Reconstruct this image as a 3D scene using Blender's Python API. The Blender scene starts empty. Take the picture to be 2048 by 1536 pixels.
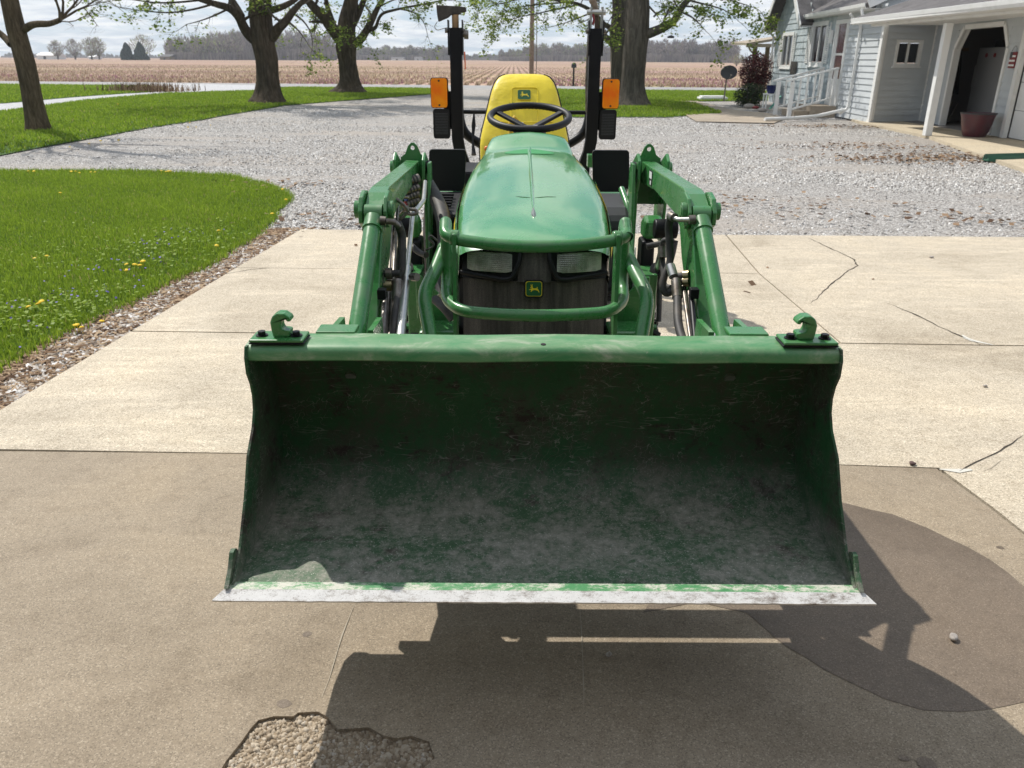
import bpy, bmesh, math, random
import numpy as np
from mathutils import Vector, Matrix, Quaternion, noise
from mathutils.geometry import tessellate_polygon
R = math.radians
random.seed(7)
rng = np.random.default_rng(7)
scene = bpy.context.scene
col = scene.collection

# ---------------------------------------------------------------- camera
F, CH = 1580.0, 1.48                      # focal length in photo pixels, eye height
PITCH = math.atan(650 / F)
ROLL = R(0.31)
cam_d = bpy.data.cameras.new('camera')
cam = bpy.data.objects.new('camera', cam_d)
col.objects.link(cam)
cam_d.sensor_width = 36.0
cam_d.lens = 36.0 * F / 2048
cam_d.clip_start = 0.05
cam_d.clip_end = 5000
CAM_H = 1.42                              # the real eye height in metres
SET = CAM_H / CH                          # survey units of the setting -> metres
cam.matrix_world = (Matrix.Translation((0, 0, CAM_H)) @ Matrix.Rotation(R(90) - PITCH, 4, 'X')
                    @ Matrix.Rotation(ROLL, 4, 'Z'))
cam_d.dof.use_dof = True
cam_d.dof.focus_distance = 2.35
cam_d.dof.aperture_fstop = 9.0
scene.camera = cam

# ---------------------------------------------------------------- light
SUN_DIR = Vector((-0.53, 0.58, 1.0)).normalized()      # towards the sun
elev = math.asin(SUN_DIR.z)
azim = math.atan2(SUN_DIR.x, SUN_DIR.y)
sd = bpy.data.lights.new('sun', 'SUN')
sd.energy = 4.6
sd.angle = R(0.5)
sd.color = (1.0, 0.955, 0.88)
so = bpy.data.objects.new('sun', sd)
col.objects.link(so)
so.rotation_euler = (-SUN_DIR).to_track_quat('-Z', 'Y').to_euler()

world = bpy.data.worlds.new('World')
scene.world = world
world.use_nodes = True
nt = world.node_tree
nt.nodes.clear()


def N(nt, t, **kw):
    n = nt.nodes.new(t)
    for k, v in kw.items():
        if k.startswith('i_'):
            n.inputs[k[2:].replace('_', ' ')].default_value = v
        else:
            setattr(n, k, v)
    return n


def sky_world():
    L = nt.links.new
    sky = N(nt, 'ShaderNodeTexSky')
    sky.sky_type = 'NISHITA'
    sky.sun_disc = False
    sky.sun_elevation = elev
    sky.sun_rotation = azim
    sky.altitude = 200
    sky.air_density = 1.0
    sky.dust_density = 0.9
    sky.ozone_density = 1.6
    tc = N(nt, 'ShaderNodeTexCoord')
    sep = N(nt, 'ShaderNodeSeparateXYZ')
    L(tc.outputs['Generated'], sep.inputs[0])
    zc = N(nt, 'ShaderNodeMath', operation='MAXIMUM'); zc.inputs[1].default_value = 0.0
    L(sep.outputs['Z'], zc.inputs[0])
    za = N(nt, 'ShaderNodeMath', operation='ADD'); za.inputs[1].default_value = 0.11
    L(zc.outputs[0], za.inputs[0])
    dv = N(nt, 'ShaderNodeVectorMath', operation='DIVIDE')
    cb = N(nt, 'ShaderNodeCombineXYZ')
    for i in range(3):
        L(za.outputs[0], cb.inputs[i])
    L(tc.outputs['Generated'], dv.inputs[0]); L(cb.outputs[0], dv.inputs[1])
    mp = N(nt, 'ShaderNodeMapping')
    mp.inputs['Location'].default_value = (2.3, 0.7, 0.0)
    mp.inputs['Scale'].default_value = (1.0, 1.0, 0.0)
    L(dv.outputs[0], mp.inputs[0])
    n1 = N(nt, 'ShaderNodeTexNoise'); n1.inputs['Scale'].default_value = 1.5
    n1.inputs['Detail'].default_value = 9; n1.inputs['Roughness'].default_value = 0.58
    n1.inputs['Distortion'].default_value = 0.5
    L(mp.outputs[0], n1.inputs['Vector'])
    cr = N(nt, 'ShaderNodeValToRGB')
    cr.color_ramp.elements[0].position = 0.42; cr.color_ramp.elements[0].color = (0, 0, 0, 1)
    cr.color_ramp.elements[1].position = 0.53; cr.color_ramp.elements[1].color = (1, 1, 1, 1)
    L(n1.outputs['Fac'], cr.inputs[0])
    # cloud shade: bright tops, greyer bellies
    n2 = N(nt, 'ShaderNodeTexNoise'); n2.inputs['Scale'].default_value = 3.4
    n2.inputs['Detail'].default_value = 6
    L(mp.outputs[0], n2.inputs['Vector'])
    c2 = N(nt, 'ShaderNodeValToRGB')
    c2.color_ramp.elements[0].position = 0.35; c2.color_ramp.elements[0].color = (7.0, 7.6, 8.4, 1)
    c2.color_ramp.elements[1].position = 0.62; c2.color_ramp.elements[1].color = (10.8, 10.9, 10.9, 1)
    L(n2.outputs['Fac'], c2.inputs[0])
    # clear sky between the clouds, blue above and whiter low down
    bl = N(nt, 'ShaderNodeValToRGB')
    bl.color_ramp.elements[0].position = 0.0; bl.color_ramp.elements[0].color = (6.2, 7.9, 9.8, 1)
    bl.color_ramp.elements[1].position = 0.35; bl.color_ramp.elements[1].color = (2.5, 3.8, 6.0, 1)
    L(zc.outputs[0], bl.inputs[0])
    sk = N(nt, 'ShaderNodeMix', data_type='RGBA'); sk.inputs['Factor'].default_value = .7
    L(sky.outputs[0], sk.inputs['A']); L(bl.outputs[0], sk.inputs['B'])
    mx = N(nt, 'ShaderNodeMix', data_type='RGBA')
    mf = N(nt, 'ShaderNodeMath', operation='MULTIPLY'); mf.inputs[1].default_value = 0.85
    L(cr.outputs[0], mf.inputs[0])
    L(mf.outputs[0], mx.inputs['Factor'])
    L(sk.outputs['Result'], mx.inputs['A']); L(c2.outputs[0], mx.inputs['B'])
    bg = N(nt, 'ShaderNodeBackground'); bg.inputs['Strength'].default_value = 0.100
    out = N(nt, 'ShaderNodeOutputWorld')
    L(mx.outputs['Result'], bg.inputs[0]); L(bg.outputs[0], out.inputs[0])


sky_world()
scene.view_settings.view_transform = 'Standard'
scene.view_settings.look = 'None'
scene.view_settings.exposure = 0.0
scene.view_settings.gamma = 1.0
scene.render.engine = 'CYCLES'
scene.cycles.max_bounces = 8
scene.cycles.transparent_max_bounces = 16

# ---------------------------------------------------------------- survey helpers (photo pixel -> place)


def ray(px, py):
    u, v = (px - 1024) / F, (768 - py) / F
    a = u * math.cos(ROLL) + v * math.sin(ROLL)
    b = v * math.cos(ROLL) - u * math.sin(ROLL)
    return Vector((a, math.cos(PITCH) + b * math.sin(PITCH), -math.sin(PITCH) + b * math.cos(PITCH)))


def gp(px, py, z=0.0):
    d = ray(px, py); t = (z - CH) / d.z
    return Vector((d.x * t, d.y * t, z))


def aty(px, py, y):
    d = ray(px, py); t = y / d.y
    return Vector((d.x * t, y, CH + d.z * t))


def dep(px, py, Z):
    d = ray(px, py)
    return Vector((d.x * Z, d.y * Z, CH + d.z * Z))


# ---------------------------------------------------------------- tagging and building


def tag(o, label=None, cat=None, group=None, kind=None):
    if label: o['label'] = label
    if cat: o['category'] = cat
    if group: o['group'] = group
    if kind: o['kind'] = kind
    return o


def empty(name, loc, label, cat, group=None):
    o = bpy.data.objects.new(name, None)
    o.empty_display_size = 0.2
    o.location = Vector(loc) * UNIT[0]
    col.objects.link(o)
    return tag(o, label, cat, group)


UNIT = [SET]                              # metres per survey unit of what is being built


def wloc(o):
    v = Vector((0, 0, 0))
    while o is not None:
        v += o.location
        o = o.parent
    return v


def finish(name, me, mat, parent=None, org=None, smooth=None, bevel=None, sub=None):
    o = bpy.data.objects.new(name, me)
    col.objects.link(o)
    base = wloc(parent) if parent else Vector(org if org is not None else (0, 0, 0)) * UNIT[0]
    if parent:
        o.parent = parent
        o.location = (0, 0, 0)
    else:
        o.location = base
    me.transform(Matrix.Translation(-base) @ Matrix.Scale(UNIT[0], 4))
    mats = mat if isinstance(mat, (list, tuple)) else [mat]
    for m in mats:
        me.materials.append(m)
    if smooth is not None:
        me.shade_smooth()
        me.set_sharp_from_angle(angle=R(smooth))
    if bevel:
        b = o.modifiers.new('bevel', 'BEVEL'); b.width = bevel; b.segments = 2
        b.limit_method = 'ANGLE'; b.angle_limit = R(35)
    if sub:
        s = o.modifiers.new('sub', 'SUBSURF'); s.levels = sub; s.render_levels = sub
    return o


def fillet(pts, rad=0.05, n=6):
    pts = [Vector(p) for p in pts]
    if len(pts) < 3 or rad <= 0:
        return pts
    out = [pts[0]]
    for a, b, c in zip(pts, pts[1:], pts[2:]):
        da, dc = a - b, c - b
        r = min(rad, da.length * 0.49, dc.length * 0.49)
        p, q = b + da.normalized() * r, b + dc.normalized() * r
        for i in range(n + 1):
            t = i / n
            out.append(p * (1 - t) ** 2 + b * 2 * t * (1 - t) + q * t * t)
    out.append(pts[-1])
    return out


class MB:
    def __init__(s):
        s.v, s.f, s.m = [], [], []
        s.cm = 0

    def add(s, vs, fs):
        o = len(s.v)
        s.v += [tuple(v) for v in vs]
        s.f += [tuple(i + o for i in f) for f in fs]
        s.m += [s.cm] * len(fs)

    def box(s, x0, x1, y0, y1, z0, z1, M=None):
        vs = [Vector((x, y, z)) for x in (x0, x1) for y in (y0, y1) for z in (z0, z1)]
        if M is not None: vs = [M @ v for v in vs]
        s.add(vs, [(0, 1, 3, 2), (4, 6, 7, 5), (0, 4, 5, 1), (2, 3, 7, 6), (0, 2, 6, 4), (1, 5, 7, 3)])

    def bar(s, a, b, w, h, up=(0, 0, 1)):
        a, b = Vector(a), Vector(b)
        d = (b - a); L = d.length; d.normalize()
        sx = d.cross(Vector(up))
        if sx.length < 1e-5: sx = Vector((1, 0, 0))
        sx.normalize(); u = sx.cross(d)
        M = Matrix((sx, d, u)).transposed().to_4x4(); M.translation = a
        s.box(-w / 2, w / 2, 0, L, -h / 2, h / 2, M)

    def prism(s, pts, axis, a, b):
        """extrude polygon pts (2-D) along axis 'x','y','z' from a to b"""
        def mk(p, c):
            return {'x': (c, p[0], p[1]), 'y': (p[0], c, p[1]), 'z': (p[0], p[1], c)}[axis]
        n = len(pts)
        vs = [mk(p, a) for p in pts] + [mk(p, b) for p in pts]
        fs = [(i, (i + 1) % n, (i + 1) % n + n, i + n) for i in range(n)]
        tris = tessellate_polygon([[Vector((p[0], p[1], 0)) for p in pts]])
        fs += [tuple(t) for t in tris] + [tuple(i + n for i in reversed(t)) for t in tris]
        s.add(vs, fs)

    def tube(s, pts, r, n=10, cap=True, rad=0, lump=0, seed=0, closed=False):
        if rad: pts = fillet(pts, rad)
        pts = [Vector(p) for p in pts]
        m = len(pts)
        rs = r if isinstance(r, (list, tuple)) else [r] * m
        if len(rs) != m:
            rs = [rs[0] + (rs[-1] - rs[0]) * i / (m - 1) for i in range(m)]
        t = (pts[1] - pts[0]).normalized()
        a = t.orthogonal().normalized()
        vs = []
        for i, p in enumerate(pts):
            if i == 0: tn = (pts[1] - p)
            elif i == m - 1: tn = (p - pts[i - 1])
            else: tn = (pts[i + 1] - pts[i - 1])
            if tn.length < 1e-9: tn = t
            tn = tn.normalized()
            q = t.rotation_difference(tn)
            a = (q @ a); a = (a - tn * a.dot(tn)).normalized(); b = tn.cross(a); t = tn
            for k in range(n):
                an = 2 * math.pi * k / n
                rr = rs[i]
                if lump:
                    rr *= 1 + lump * noise.noise(Vector((math.cos(an) * 1.6 + seed, math.sin(an) * 1.6, p.z * 0.9 + p.y * .2)))
                    rr *= 1 + lump * .5 * noise.noise(Vector((math.cos(an) * 5 + seed, math.sin(an) * 5, p.z * .7)))
                    if n > 30: rr *= 1 + .055 * noise.noise(Vector((math.cos(an) * 13 + seed, math.sin(an) * 13, p.z * 1.1)))
                vs.append(p + (a * math.cos(an) + b * math.sin(an)) * rr)
        fs = []
        for i in range(m - 1):
            for k in range(n):
                k2 = (k + 1) % n
                fs.append((i * n + k, i * n + k2, (i + 1) * n + k2, (i + 1) * n + k))
        if cap:
            fs.append(tuple(reversed(range(n)))); fs.append(tuple((m - 1) * n + k for k in range(n)))
        s.add(vs, fs)

    def cyl(s, a, b, r, n=20, r2=None):
        s.tube([a, b], [r, r if r2 is None else r2], n)

    def lathe(s, c, prof, n=32, axis='z'):
        """prof: list of (radius, height) around c"""
        vs, fs = [], []
        for (r, h) in prof:
            for k in range(n):
                an = 2 * math.pi * k / n
                p = {'z': (r * math.cos(an), r * math.sin(an), h), 'x': (h, r * math.cos(an), r * math.sin(an)),
                     'y': (r * math.cos(an), h, r * math.sin(an))}[axis]
                vs.append(Vector(c) + Vector(p))
        m = len(prof)
        for i in range(m - 1):
            for k in range(n):
                k2 = (k + 1) % n
                fs.append((i * n + k, i * n + k2, (i + 1) * n + k2, (i + 1) * n + k))
        s.add(vs, fs)

    def loft(s, rings, closed=False, cap=False):
        n = len(rings[0]); vs = [p for r in rings for p in r]; fs = []
        for i in range(len(rings) - 1):
            for k in range(n if closed else n - 1):
                k2 = (k + 1) % n
                fs.append((i * n + k, i * n + k2, (i + 1) * n + k2, (i + 1) * n + k))
        if cap:
            fs.append(tuple(reversed(range(n)))); fs.append(tuple((len(rings) - 1) * n + k for k in range(n)))
        s.add(vs, fs)

    def sphere(s, c, r, n=16, m=10, sc=(1, 1, 1)):
        prof = [(r * math.sin(math.pi * i / m), -r * math.cos(math.pi * i / m)) for i in range(m + 1)]
        o = len(s.v)
        s.lathe((0, 0, 0), [(max(p[0], 1e-5), p[1]) for p in prof], n)
        for i in range(o, len(s.v)):
            v = s.v[i]; s.v[i] = (c[0] + v[0] * sc[0], c[1] + v[1] * sc[1], c[2] + v[2] * sc[2])

    def build(s, name, mat, parent=None, org=None, smooth=None, bevel=None, sub=None, fix=True):
        me = bpy.data.meshes.new(name)
        me.from_pydata(s.v, [], s.f)
        if any(s.m):
            me.polygons.foreach_set('material_index', s.m)
        if fix:
            bm = bmesh.new(); bm.from_mesh(me)
            bmesh.ops.recalc_face_normals(bm, faces=bm.faces)
            bm.to_mesh(me); bm.free()
        me.update()
        return finish(name, me, mat, parent, org, smooth, bevel, sub)


def np_mesh(name, verts, faces, cols=None):
    """verts (n,3), faces (m,k) -> mesh, optional per-vertex float attribute 'tone'"""
    me = bpy.data.meshes.new(name)
    nv, (nf, k) = len(verts), faces.shape
    me.vertices.add(nv); me.vertices.foreach_set('co', verts.astype(np.float32).ravel())
    me.loops.add(nf * k); me.loops.foreach_set('vertex_index', faces.astype(np.int32).ravel())
    me.polygons.add(nf); me.polygons.foreach_set('loop_start', (np.arange(nf) * k).astype(np.int32))
    if cols is not None:
        a = me.attributes.new('tone', 'FLOAT', 'POINT'); a.data.foreach_set('value', cols.astype(np.float32))
    me.update(calc_edges=True)
    return me


def rot_z(v, ang):
    c, s = np.cos(ang), np.sin(ang)
    return np.stack([v[..., 0] * c - v[..., 1] * s, v[..., 0] * s + v[..., 1] * c, v[..., 2]], -1)


def scatter(base_v, base_f, pos, scale, tilt=0.0, jitter=0.0):
    """copies of a small shape -> arrays; scale (n,) or (n,3)"""
    n = len(pos); k = len(base_v)
    v = np.repeat(base_v[None], n, 0).copy()
    if jitter: v *= 1 + rng.uniform(-jitter, jitter, v.shape)
    sc = scale[:, None, None] if scale.ndim == 1 else scale[:, None, :]
    v = v * sc
    if tilt:
        a = rng.uniform(-tilt, tilt, n)[:, None]
        y, z = v[..., 1].copy(), v[..., 2].copy()
        v[..., 1] = y * np.cos(a) - z * np.sin(a); v[..., 2] = y * np.sin(a) + z * np.cos(a)
    v = rot_z(v, rng.uniform(0, 2 * math.pi, n)[:, None])
    v += pos[:, None, :]
    f = (base_f[None] + (np.arange(n) * k)[:, None, None]).reshape(-1, base_f.shape[1])
    return v.reshape(-1, 3), f, np.repeat(rng.uniform(0, 1, n), k)


ROCK_V = np.array([[-.5, -.4, 0], [.45, -.5, 0], [.5, .4, 0], [-.4, .5, 0], [-.3, -.28, .55], [.3, -.25, .6], [.28, .3, .5], [-.26, .26, .62]], float)
ROCK_F = np.array([[4, 5, 6, 7], [0, 1, 5, 4], [1, 2, 6, 5], [2, 3, 7, 6], [3, 0, 4, 7]])


def in_poly(P, poly):
    x, y = P[:, 0], P[:, 1]; r = np.zeros(len(P), bool)
    n = len(poly)
    for i in range(n):
        x1, y1 = poly[i][:2]; x2, y2 = poly[(i + 1) % n][:2]
        c = ((y1 > y) != (y2 > y)) & (x < (x2 - x1) * (y - y1) / (y2 - y1 + 1e-12) + x1)
        r ^= c
    return r


def sample_view(n, poly, ylo, yhi, p=1.0):
    """n random points in the polygon, thinner with distance"""
    out = []
    tot = 0
    while tot < n:
        t = rng.uniform(0, 1, n * 2) ** p
        y = ylo + (yhi - ylo) * t
        x = rng.uniform(-0.78, 0.78, n * 2) * (y + 1)
        P = np.stack([x, y], 1)
        P = P[in_poly(P, poly)]
        out.append(P); tot += len(P)
        if not len(P): break
    return np.concatenate(out)[:n]


# ---------------------------------------------------------------- materials
MATS = {}


def mat(name, base=(.5, .5, .5), rough=.6, metal=0., coat=0., spec=.5, noise_amt=None, bump=None, trans=0., emit=None, fn=None):
    """noise_amt: (scale, colour2, lo, hi) ; bump: (scale, strength, distance)"""
    if name in MATS: return MATS[name]
    m = bpy.data.materials.new(name); m.use_nodes = True
    t = m.node_tree; b = t.nodes['Principled BSDF']; L = t.links.new
    b.inputs['Base Color'].default_value = (*base, 1)
    b.inputs['Roughness'].default_value = rough
    b.inputs['Metallic'].default_value = metal
    b.inputs['Coat Weight'].default_value = coat
    b.inputs['Coat Roughness'].default_value = 0.06
    b.inputs['Coat IOR'].default_value = 1.95 if coat >= 1 else 1.5
    b.inputs['Specular IOR Level'].default_value = spec
    b.inputs['Transmission Weight'].default_value = trans
    tc = N(t, 'ShaderNodeTexCoord')
    if noise_amt:
        sc, c2, lo, hi = noise_amt
        n = N(t, 'ShaderNodeTexNoise'); n.inputs['Scale'].default_value = sc; n.inputs['Detail'].default_value = 6
        n.inputs['Roughness'].default_value = .62
        L(tc.outputs['Object'], n.inputs['Vector'])
        r = N(t, 'ShaderNodeValToRGB')
        r.color_ramp.elements[0].position = lo; r.color_ramp.elements[0].color = (*base, 1)
        r.color_ramp.elements[1].position = hi; r.color_ramp.elements[1].color = (*c2, 1)
        L(n.outputs['Fac'], r.inputs[0]); L(r.outputs[0], b.inputs['Base Color'])
    if bump:
        sc, st, di = bump
        n = N(t, 'ShaderNodeTexNoise'); n.inputs['Scale'].default_value = sc; n.inputs['Detail'].default_value = 5
        L(tc.outputs['Object'], n.inputs['Vector'])
        bp = N(t, 'ShaderNodeBump'); bp.inputs['Strength'].default_value = st; bp.inputs['Distance'].default_value = di
        L(n.outputs['Fac'], bp.inputs['Height']); L(bp.outputs[0], b.inputs['Normal'])
    if fn: fn(t, b, tc)
    MATS[name] = m
    return m


def ramp(t, src, stops, interp='LINEAR'):
    r = N(t, 'ShaderNodeValToRGB'); e = r.color_ramp.elements; r.color_ramp.interpolation = interp
    e[0].position, e[0].color = stops[0][0], (*stops[0][1], 1)
    e[1].position, e[1].color = stops[-1][0], (*stops[-1][1], 1)
    for p, c in stops[1:-1]:
        x = e.new(p); x.color = (*c, 1)
    t.links.new(src, r.inputs[0])
    return r.outputs[0]


def tnoise(t, vec, scale, detail=5, rough=.6, dist=0., mapping=None):
    if mapping:
        mp = N(t, 'ShaderNodeMapping'); mp.inputs['Scale'].default_value = mapping
        t.links.new(vec, mp.inputs[0]); vec = mp.outputs[0]
    n = N(t, 'ShaderNodeTexNoise'); n.inputs['Scale'].default_value = scale; n.inputs['Detail'].default_value = detail
    n.inputs['Roughness'].default_value = rough; n.inputs['Distortion'].default_value = dist
    t.links.new(vec, n.inputs['Vector'])
    return n.outputs['Fac']


def tvor(t, vec, scale, feat='F1', out='Color', rnd=1.0):
    n = N(t, 'ShaderNodeTexVoronoi'); n.feature = feat; n.inputs['Scale'].default_value = scale
    n.inputs['Randomness'].default_value = rnd
    t.links.new(vec, n.inputs['Vector'])
    return n.outputs[out]


def mix(t, fac, a, b, mode='MIX'):
    m = N(t, 'ShaderNodeMix', data_type='RGBA'); m.blend_type = mode
    for sock, v in ((m.inputs['Factor'], fac), (m.inputs['A'], a), (m.inputs['B'], b)):
        if isinstance(v, (int, float)): sock.default_value = v
        elif isinstance(v, tuple): sock.default_value = (*v, 1)
        else: t.links.new(v, sock)
    return m.outputs['Result']


def math_(t, op, a, b=0.):
    m = N(t, 'ShaderNodeMath', operation=op)
    for i, v in enumerate((a, b)):
        if isinstance(v, (int, float)): m.inputs[i].default_value = v
        else: t.links.new(v, m.inputs[i])
    return m.outputs[0]


def bumpn(t, b, h, st, di):
    bp = N(t, 'ShaderNodeBump'); bp.inputs['Strength'].default_value = st; bp.inputs['Distance'].default_value = di
    t.links.new(h, bp.inputs['Height']); t.links.new(bp.outputs[0], b.inputs['Normal'])


def f_aggregate(dark, mid, light, scl=260, big=.9, streak=0.):
    def fn(t, b, tc):
        o = tc.outputs['Object']
        a = tvor(t, o, scl)
        s = N(t, 'ShaderNodeSeparateColor'); t.links.new(a, s.inputs[0])
        c = ramp(t, s.outputs[0], [(0, dark), (.35, mid), (.8, mid), (1, light)])
        fine = tnoise(t, o, scl * 1.7, 3)
        c = mix(t, math_(t, 'MULTIPLY', fine, .5), c, light)
        bigf = ramp(t, tnoise(t, o, big, 6, .6, .6), [(.28, (.74, .72, .69)), (.5, (1, 1, 1)), (.72, (1.14, 1.12, 1.08))])
        c = mix(t, 1.0, c, bigf, 'MULTIPLY')
        st = ramp(t, tnoise(t, o, 14, 5, .7, .3), [(.36, (.8, .78, .75)), (.5, (1, 1, 1))])
        c = mix(t, .55, c, st, 'MULTIPLY')
        st2 = ramp(t, tnoise(t, o, 2.2, 5, .62, 1.4, mapping=(.5, 3.0, 1)), [(.5, (1, 1, 1)), (.66, (1.22, 1.22, 1.22))])
        c = mix(t, streak, c, st2, 'MULTIPLY')
        spots = ramp(t, tnoise(t, o, 23, 2, .5), [(.2, (.45, .4, .33)), (.265, (1, 1, 1))])
        c = mix(t, .6, c, spots, 'MULTIPLY')
        t.links.new(c, b.inputs['Base Color'])
        bumpn(t, b, math_(t, 'ADD', fine, math_(t, 'MULTIPLY', s.outputs[0], 1.2)), .35, .002)
    return fn


M_slab = mat('exposed_aggregate_concrete', rough=.85, fn=f_aggregate((.15, .115, .075), (.44, .37, .275), (.72, .645, .52), 235, streak=.8))
M_apron = mat('smooth_brown_concrete', rough=.8, fn=f_aggregate((.12, .093, .062), (.262, .207, .143), (.45, .375, .28), 330, 1.3, .35))
M_wet = mat('damp_concrete', rough=.62, fn=f_aggregate((.075, .055, .038), (.148, .110, .077), (.26, .205, .15), 380, 1.6, .1))
M_path = mat('old_path_concrete', rough=.9, fn=f_aggregate((.15, .11, .08), (.34, .28, .21), (.5, .43, .35), 120))
M_porch = mat('porch_concrete', rough=.85, fn=f_aggregate((.3, .25, .18), (.50, .42, .30), (.62, .55, .42), 90))


def f_gravel(t, b, tc):
    o = tc.outputs['Object']
    a = tvor(t, o, 58); s = N(t, 'ShaderNodeSeparateColor'); t.links.new(a, s.inputs[0])
    d = tvor(t, o, 58, 'DISTANCE_TO_EDGE', 'Distance')
    c = ramp(t, s.outputs[0], [(0, (.12, .11, .10)), (.2, (.32, .30, .28)), (.55, (.52, .49, .46)), (1, (.76, .74, .71))])
    e = ramp(t, d, [(0, (.3, .28, .26)), (.13, (1, 1, 1))])
    c = mix(t, 1., c, e, 'MULTIPLY')
    # tracks packed with fines and tan dirt
    trk = tnoise(t, o, .35, 6, .6, .9, mapping=(1.0, 2.2, 1))
    tr = ramp(t, trk, [(.48, (0, 0, 0)), (.62, (1, 1, 1))])
    c = mix(t, math_(t, 'MULTIPLY', tr, .5), c, (.42, .36, .30))
    leaf = ramp(t, tnoise(t, o, 1.5, 7, .75, .5, mapping=(1, 2.4, 1)), [(.66, (0, 0, 0)), (.74, (1, 1, 1))])
    c = mix(t, math_(t, 'MULTIPLY', leaf, .55), c, (.16, .085, .04))
    t.links.new(c, b.inputs['Base Color'])
    bumpn(t, b, d, .9, .02)


M_gravel = mat('limestone_gravel', rough=.9, fn=f_gravel)


def f_tone(stops, trans=.0):
    def fn(t, b, tc):
        a = N(t, 'ShaderNodeAttribute'); a.attribute_name = 'tone'
        c = ramp(t, a.outputs['Fac'], stops)
        t.links.new(c, b.inputs['Base Color'])
        if trans:
            out = t.nodes['Material Output']
            tr = N(t, 'ShaderNodeBsdfTranslucent'); t.links.new(c, tr.inputs['Color'])
            ms = N(t, 'ShaderNodeMixShader'); ms.inputs[0].default_value = trans
            t.links.new(b.outputs[0], ms.inputs[1]); t.links.new(tr.outputs[0], ms.inputs[2])
            t.links.new(ms.outputs[0], out.inputs[0])
    return fn


M_chip = mat('gravel_chips', rough=.9, fn=f_tone([(0, (.12, .11, .10)), (.3, (.38, .36, .335)), (.8, (.60, .58, .555)), (1, (.84, .82, .79))]))
M_pebble = mat('river_pebbles', rough=.75, fn=f_tone([(0, (.12, .08, .05)), (.35, (.30, .25, .20)), (.7, (.46, .42, .38)), (1, (.66, .64, .62))]))
M_mulch = mat('wood_chips', rough=.95, fn=f_tone([(0, (.07, .035, .018)), (.5, (.24, .15, .085)), (1, (.46, .34, .22))]))
M_blade = mat('grass_blades', rough=.55, spec=.3, fn=f_tone([(0, (.09, .16, .012)), (.5, (.245, .36, .030)), (.93, (.40, .52, .06)), (1, (.5, .42, .18))], .45))
M_leaf = mat('spring_leaves', rough=.5, spec=.3, fn=f_tone([(0, (.10, .16, .02)), (.5, (.22, .31, .05)), (1, (.42, .48, .12))], .55))


def f_lawn(t, b, tc):
    o = tc.outputs['Object']
    c = ramp(t, tnoise(t, o, 60, 4), [(.3, (.03, .075, .008)), (.7, (.08, .18, .014))])
    g = ramp(t, tnoise(t, o, .5, 5), [(.35, (.8, .85, .8)), (.7, (1.15, 1.1, 1.0))])
    c = mix(t, 1., c, g, 'MULTIPLY')
    t.links.new(c, b.inputs['Base Color'])
    bumpn(t, b, tnoise(t, o, 90, 3), .8, .03)


M_lawn = mat('lawn_turf', rough=.9, fn=f_lawn)


def f_field(t, b, tc):
    o = tc.outputs['Object']
    c = ramp(t, tnoise(t, o, 1.4, 6, .7), [(.3, (.22, .145, .10)), (.5, (.40, .30, .21)), (.7, (.58, .48, .36))])
    row = N(t, 'ShaderNodeTexWave'); row.inputs['Scale'].default_value = .42; row.inputs['Distortion'].default_value = .6
    row.inputs['Detail'].default_value = 2
    t.links.new(o, row.inputs['Vector'])
    rr = ramp(t, row.outputs['Fac'], [(.3, (.86, .82, .80)), (.8, (1.22, 1.2, 1.15))])
    c = mix(t, .8, c, rr, 'MULTIPLY')
    pk = ramp(t, tnoise(t, o, .035, 7, .68, .6, mapping=(.45, 2.0, 1)), [(.46, (0, 0, 0)), (.6, (1, 1, 1))])
    c = mix(t, math_(t, 'MULTIPLY', pk, .55), c, (.34, .17, .22))
    gr = ramp(t, tnoise(t, o, .06, 6, .66, .4, mapping=(.35, 2.6, 1)), [(.54, (0, 0, 0)), (.66, (1, 1, 1))])
    c = mix(t, math_(t, 'MULTIPLY', gr, .5), c, (.17, .21, .05))
    dk = ramp(t, tnoise(t, o, .02, 5, .6, .3, mapping=(.3, 3.0, 1)), [(.36, (.72, .68, .66)), (.6, (1.08, 1.08, 1.08))])
    c = mix(t, 1., c, dk, 'MULTIPLY')
    t.links.new(c, b.inputs['Base Color'])


M_field = mat('corn_stubble_field', rough=.95, spec=.1, fn=f_field)
M_road = mat('road_chip_seal', base=(.24, .235, .23), rough=.9, noise_amt=(3, (.36, .35, .34), .35, .65))
M_walk = mat('pale_path_gravel', base=(.34, .34, .345), rough=.9, noise_amt=(6, (.52, .52, .53), .35, .65))
M_dirt = mat('bare_earth', base=(.07, .05, .035), rough=.95, noise_amt=(30, (.17, .12, .08), .35, .65), bump=(60, .5, .01))
M_crack = mat('dark_crack', base=(.045, .035, .025), rough=.95)  # dark brown tone of the cracks


def f_paint(dust, amt, col_, sc=6):
    def fn(t, b, tc):
        o = tc.outputs['Object']
        f = ramp(t, tnoise(t, o, sc, 8, .7, .4), [(.45, (0, 0, 0)), (.75, (amt, amt, amt))])
        c = mix(t, f, col_, dust)
        t.links.new(c, b.inputs['Base Color'])
        rr = math_(t, 'ADD', math_(t, 'MULTIPLY', f, .7), .26)
        t.links.new(rr, b.inputs['Roughness'])
    return fn


GREEN = (.046, .205, .056)
M_hood = mat('glossy_green_bodywork', rough=.2, coat=1., fn=f_paint((.25, .34, .19), .45, (.075, .315, .100), 3))
M_green = mat('green_machine_paint', coat=.25, fn=f_paint((.16, .17, .12), .4, GREEN, 14))
M_greend = mat('dusty_green_paint', coat=.1, fn=f_paint((.17, .17, .12), .7, GREEN, 20))


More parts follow.
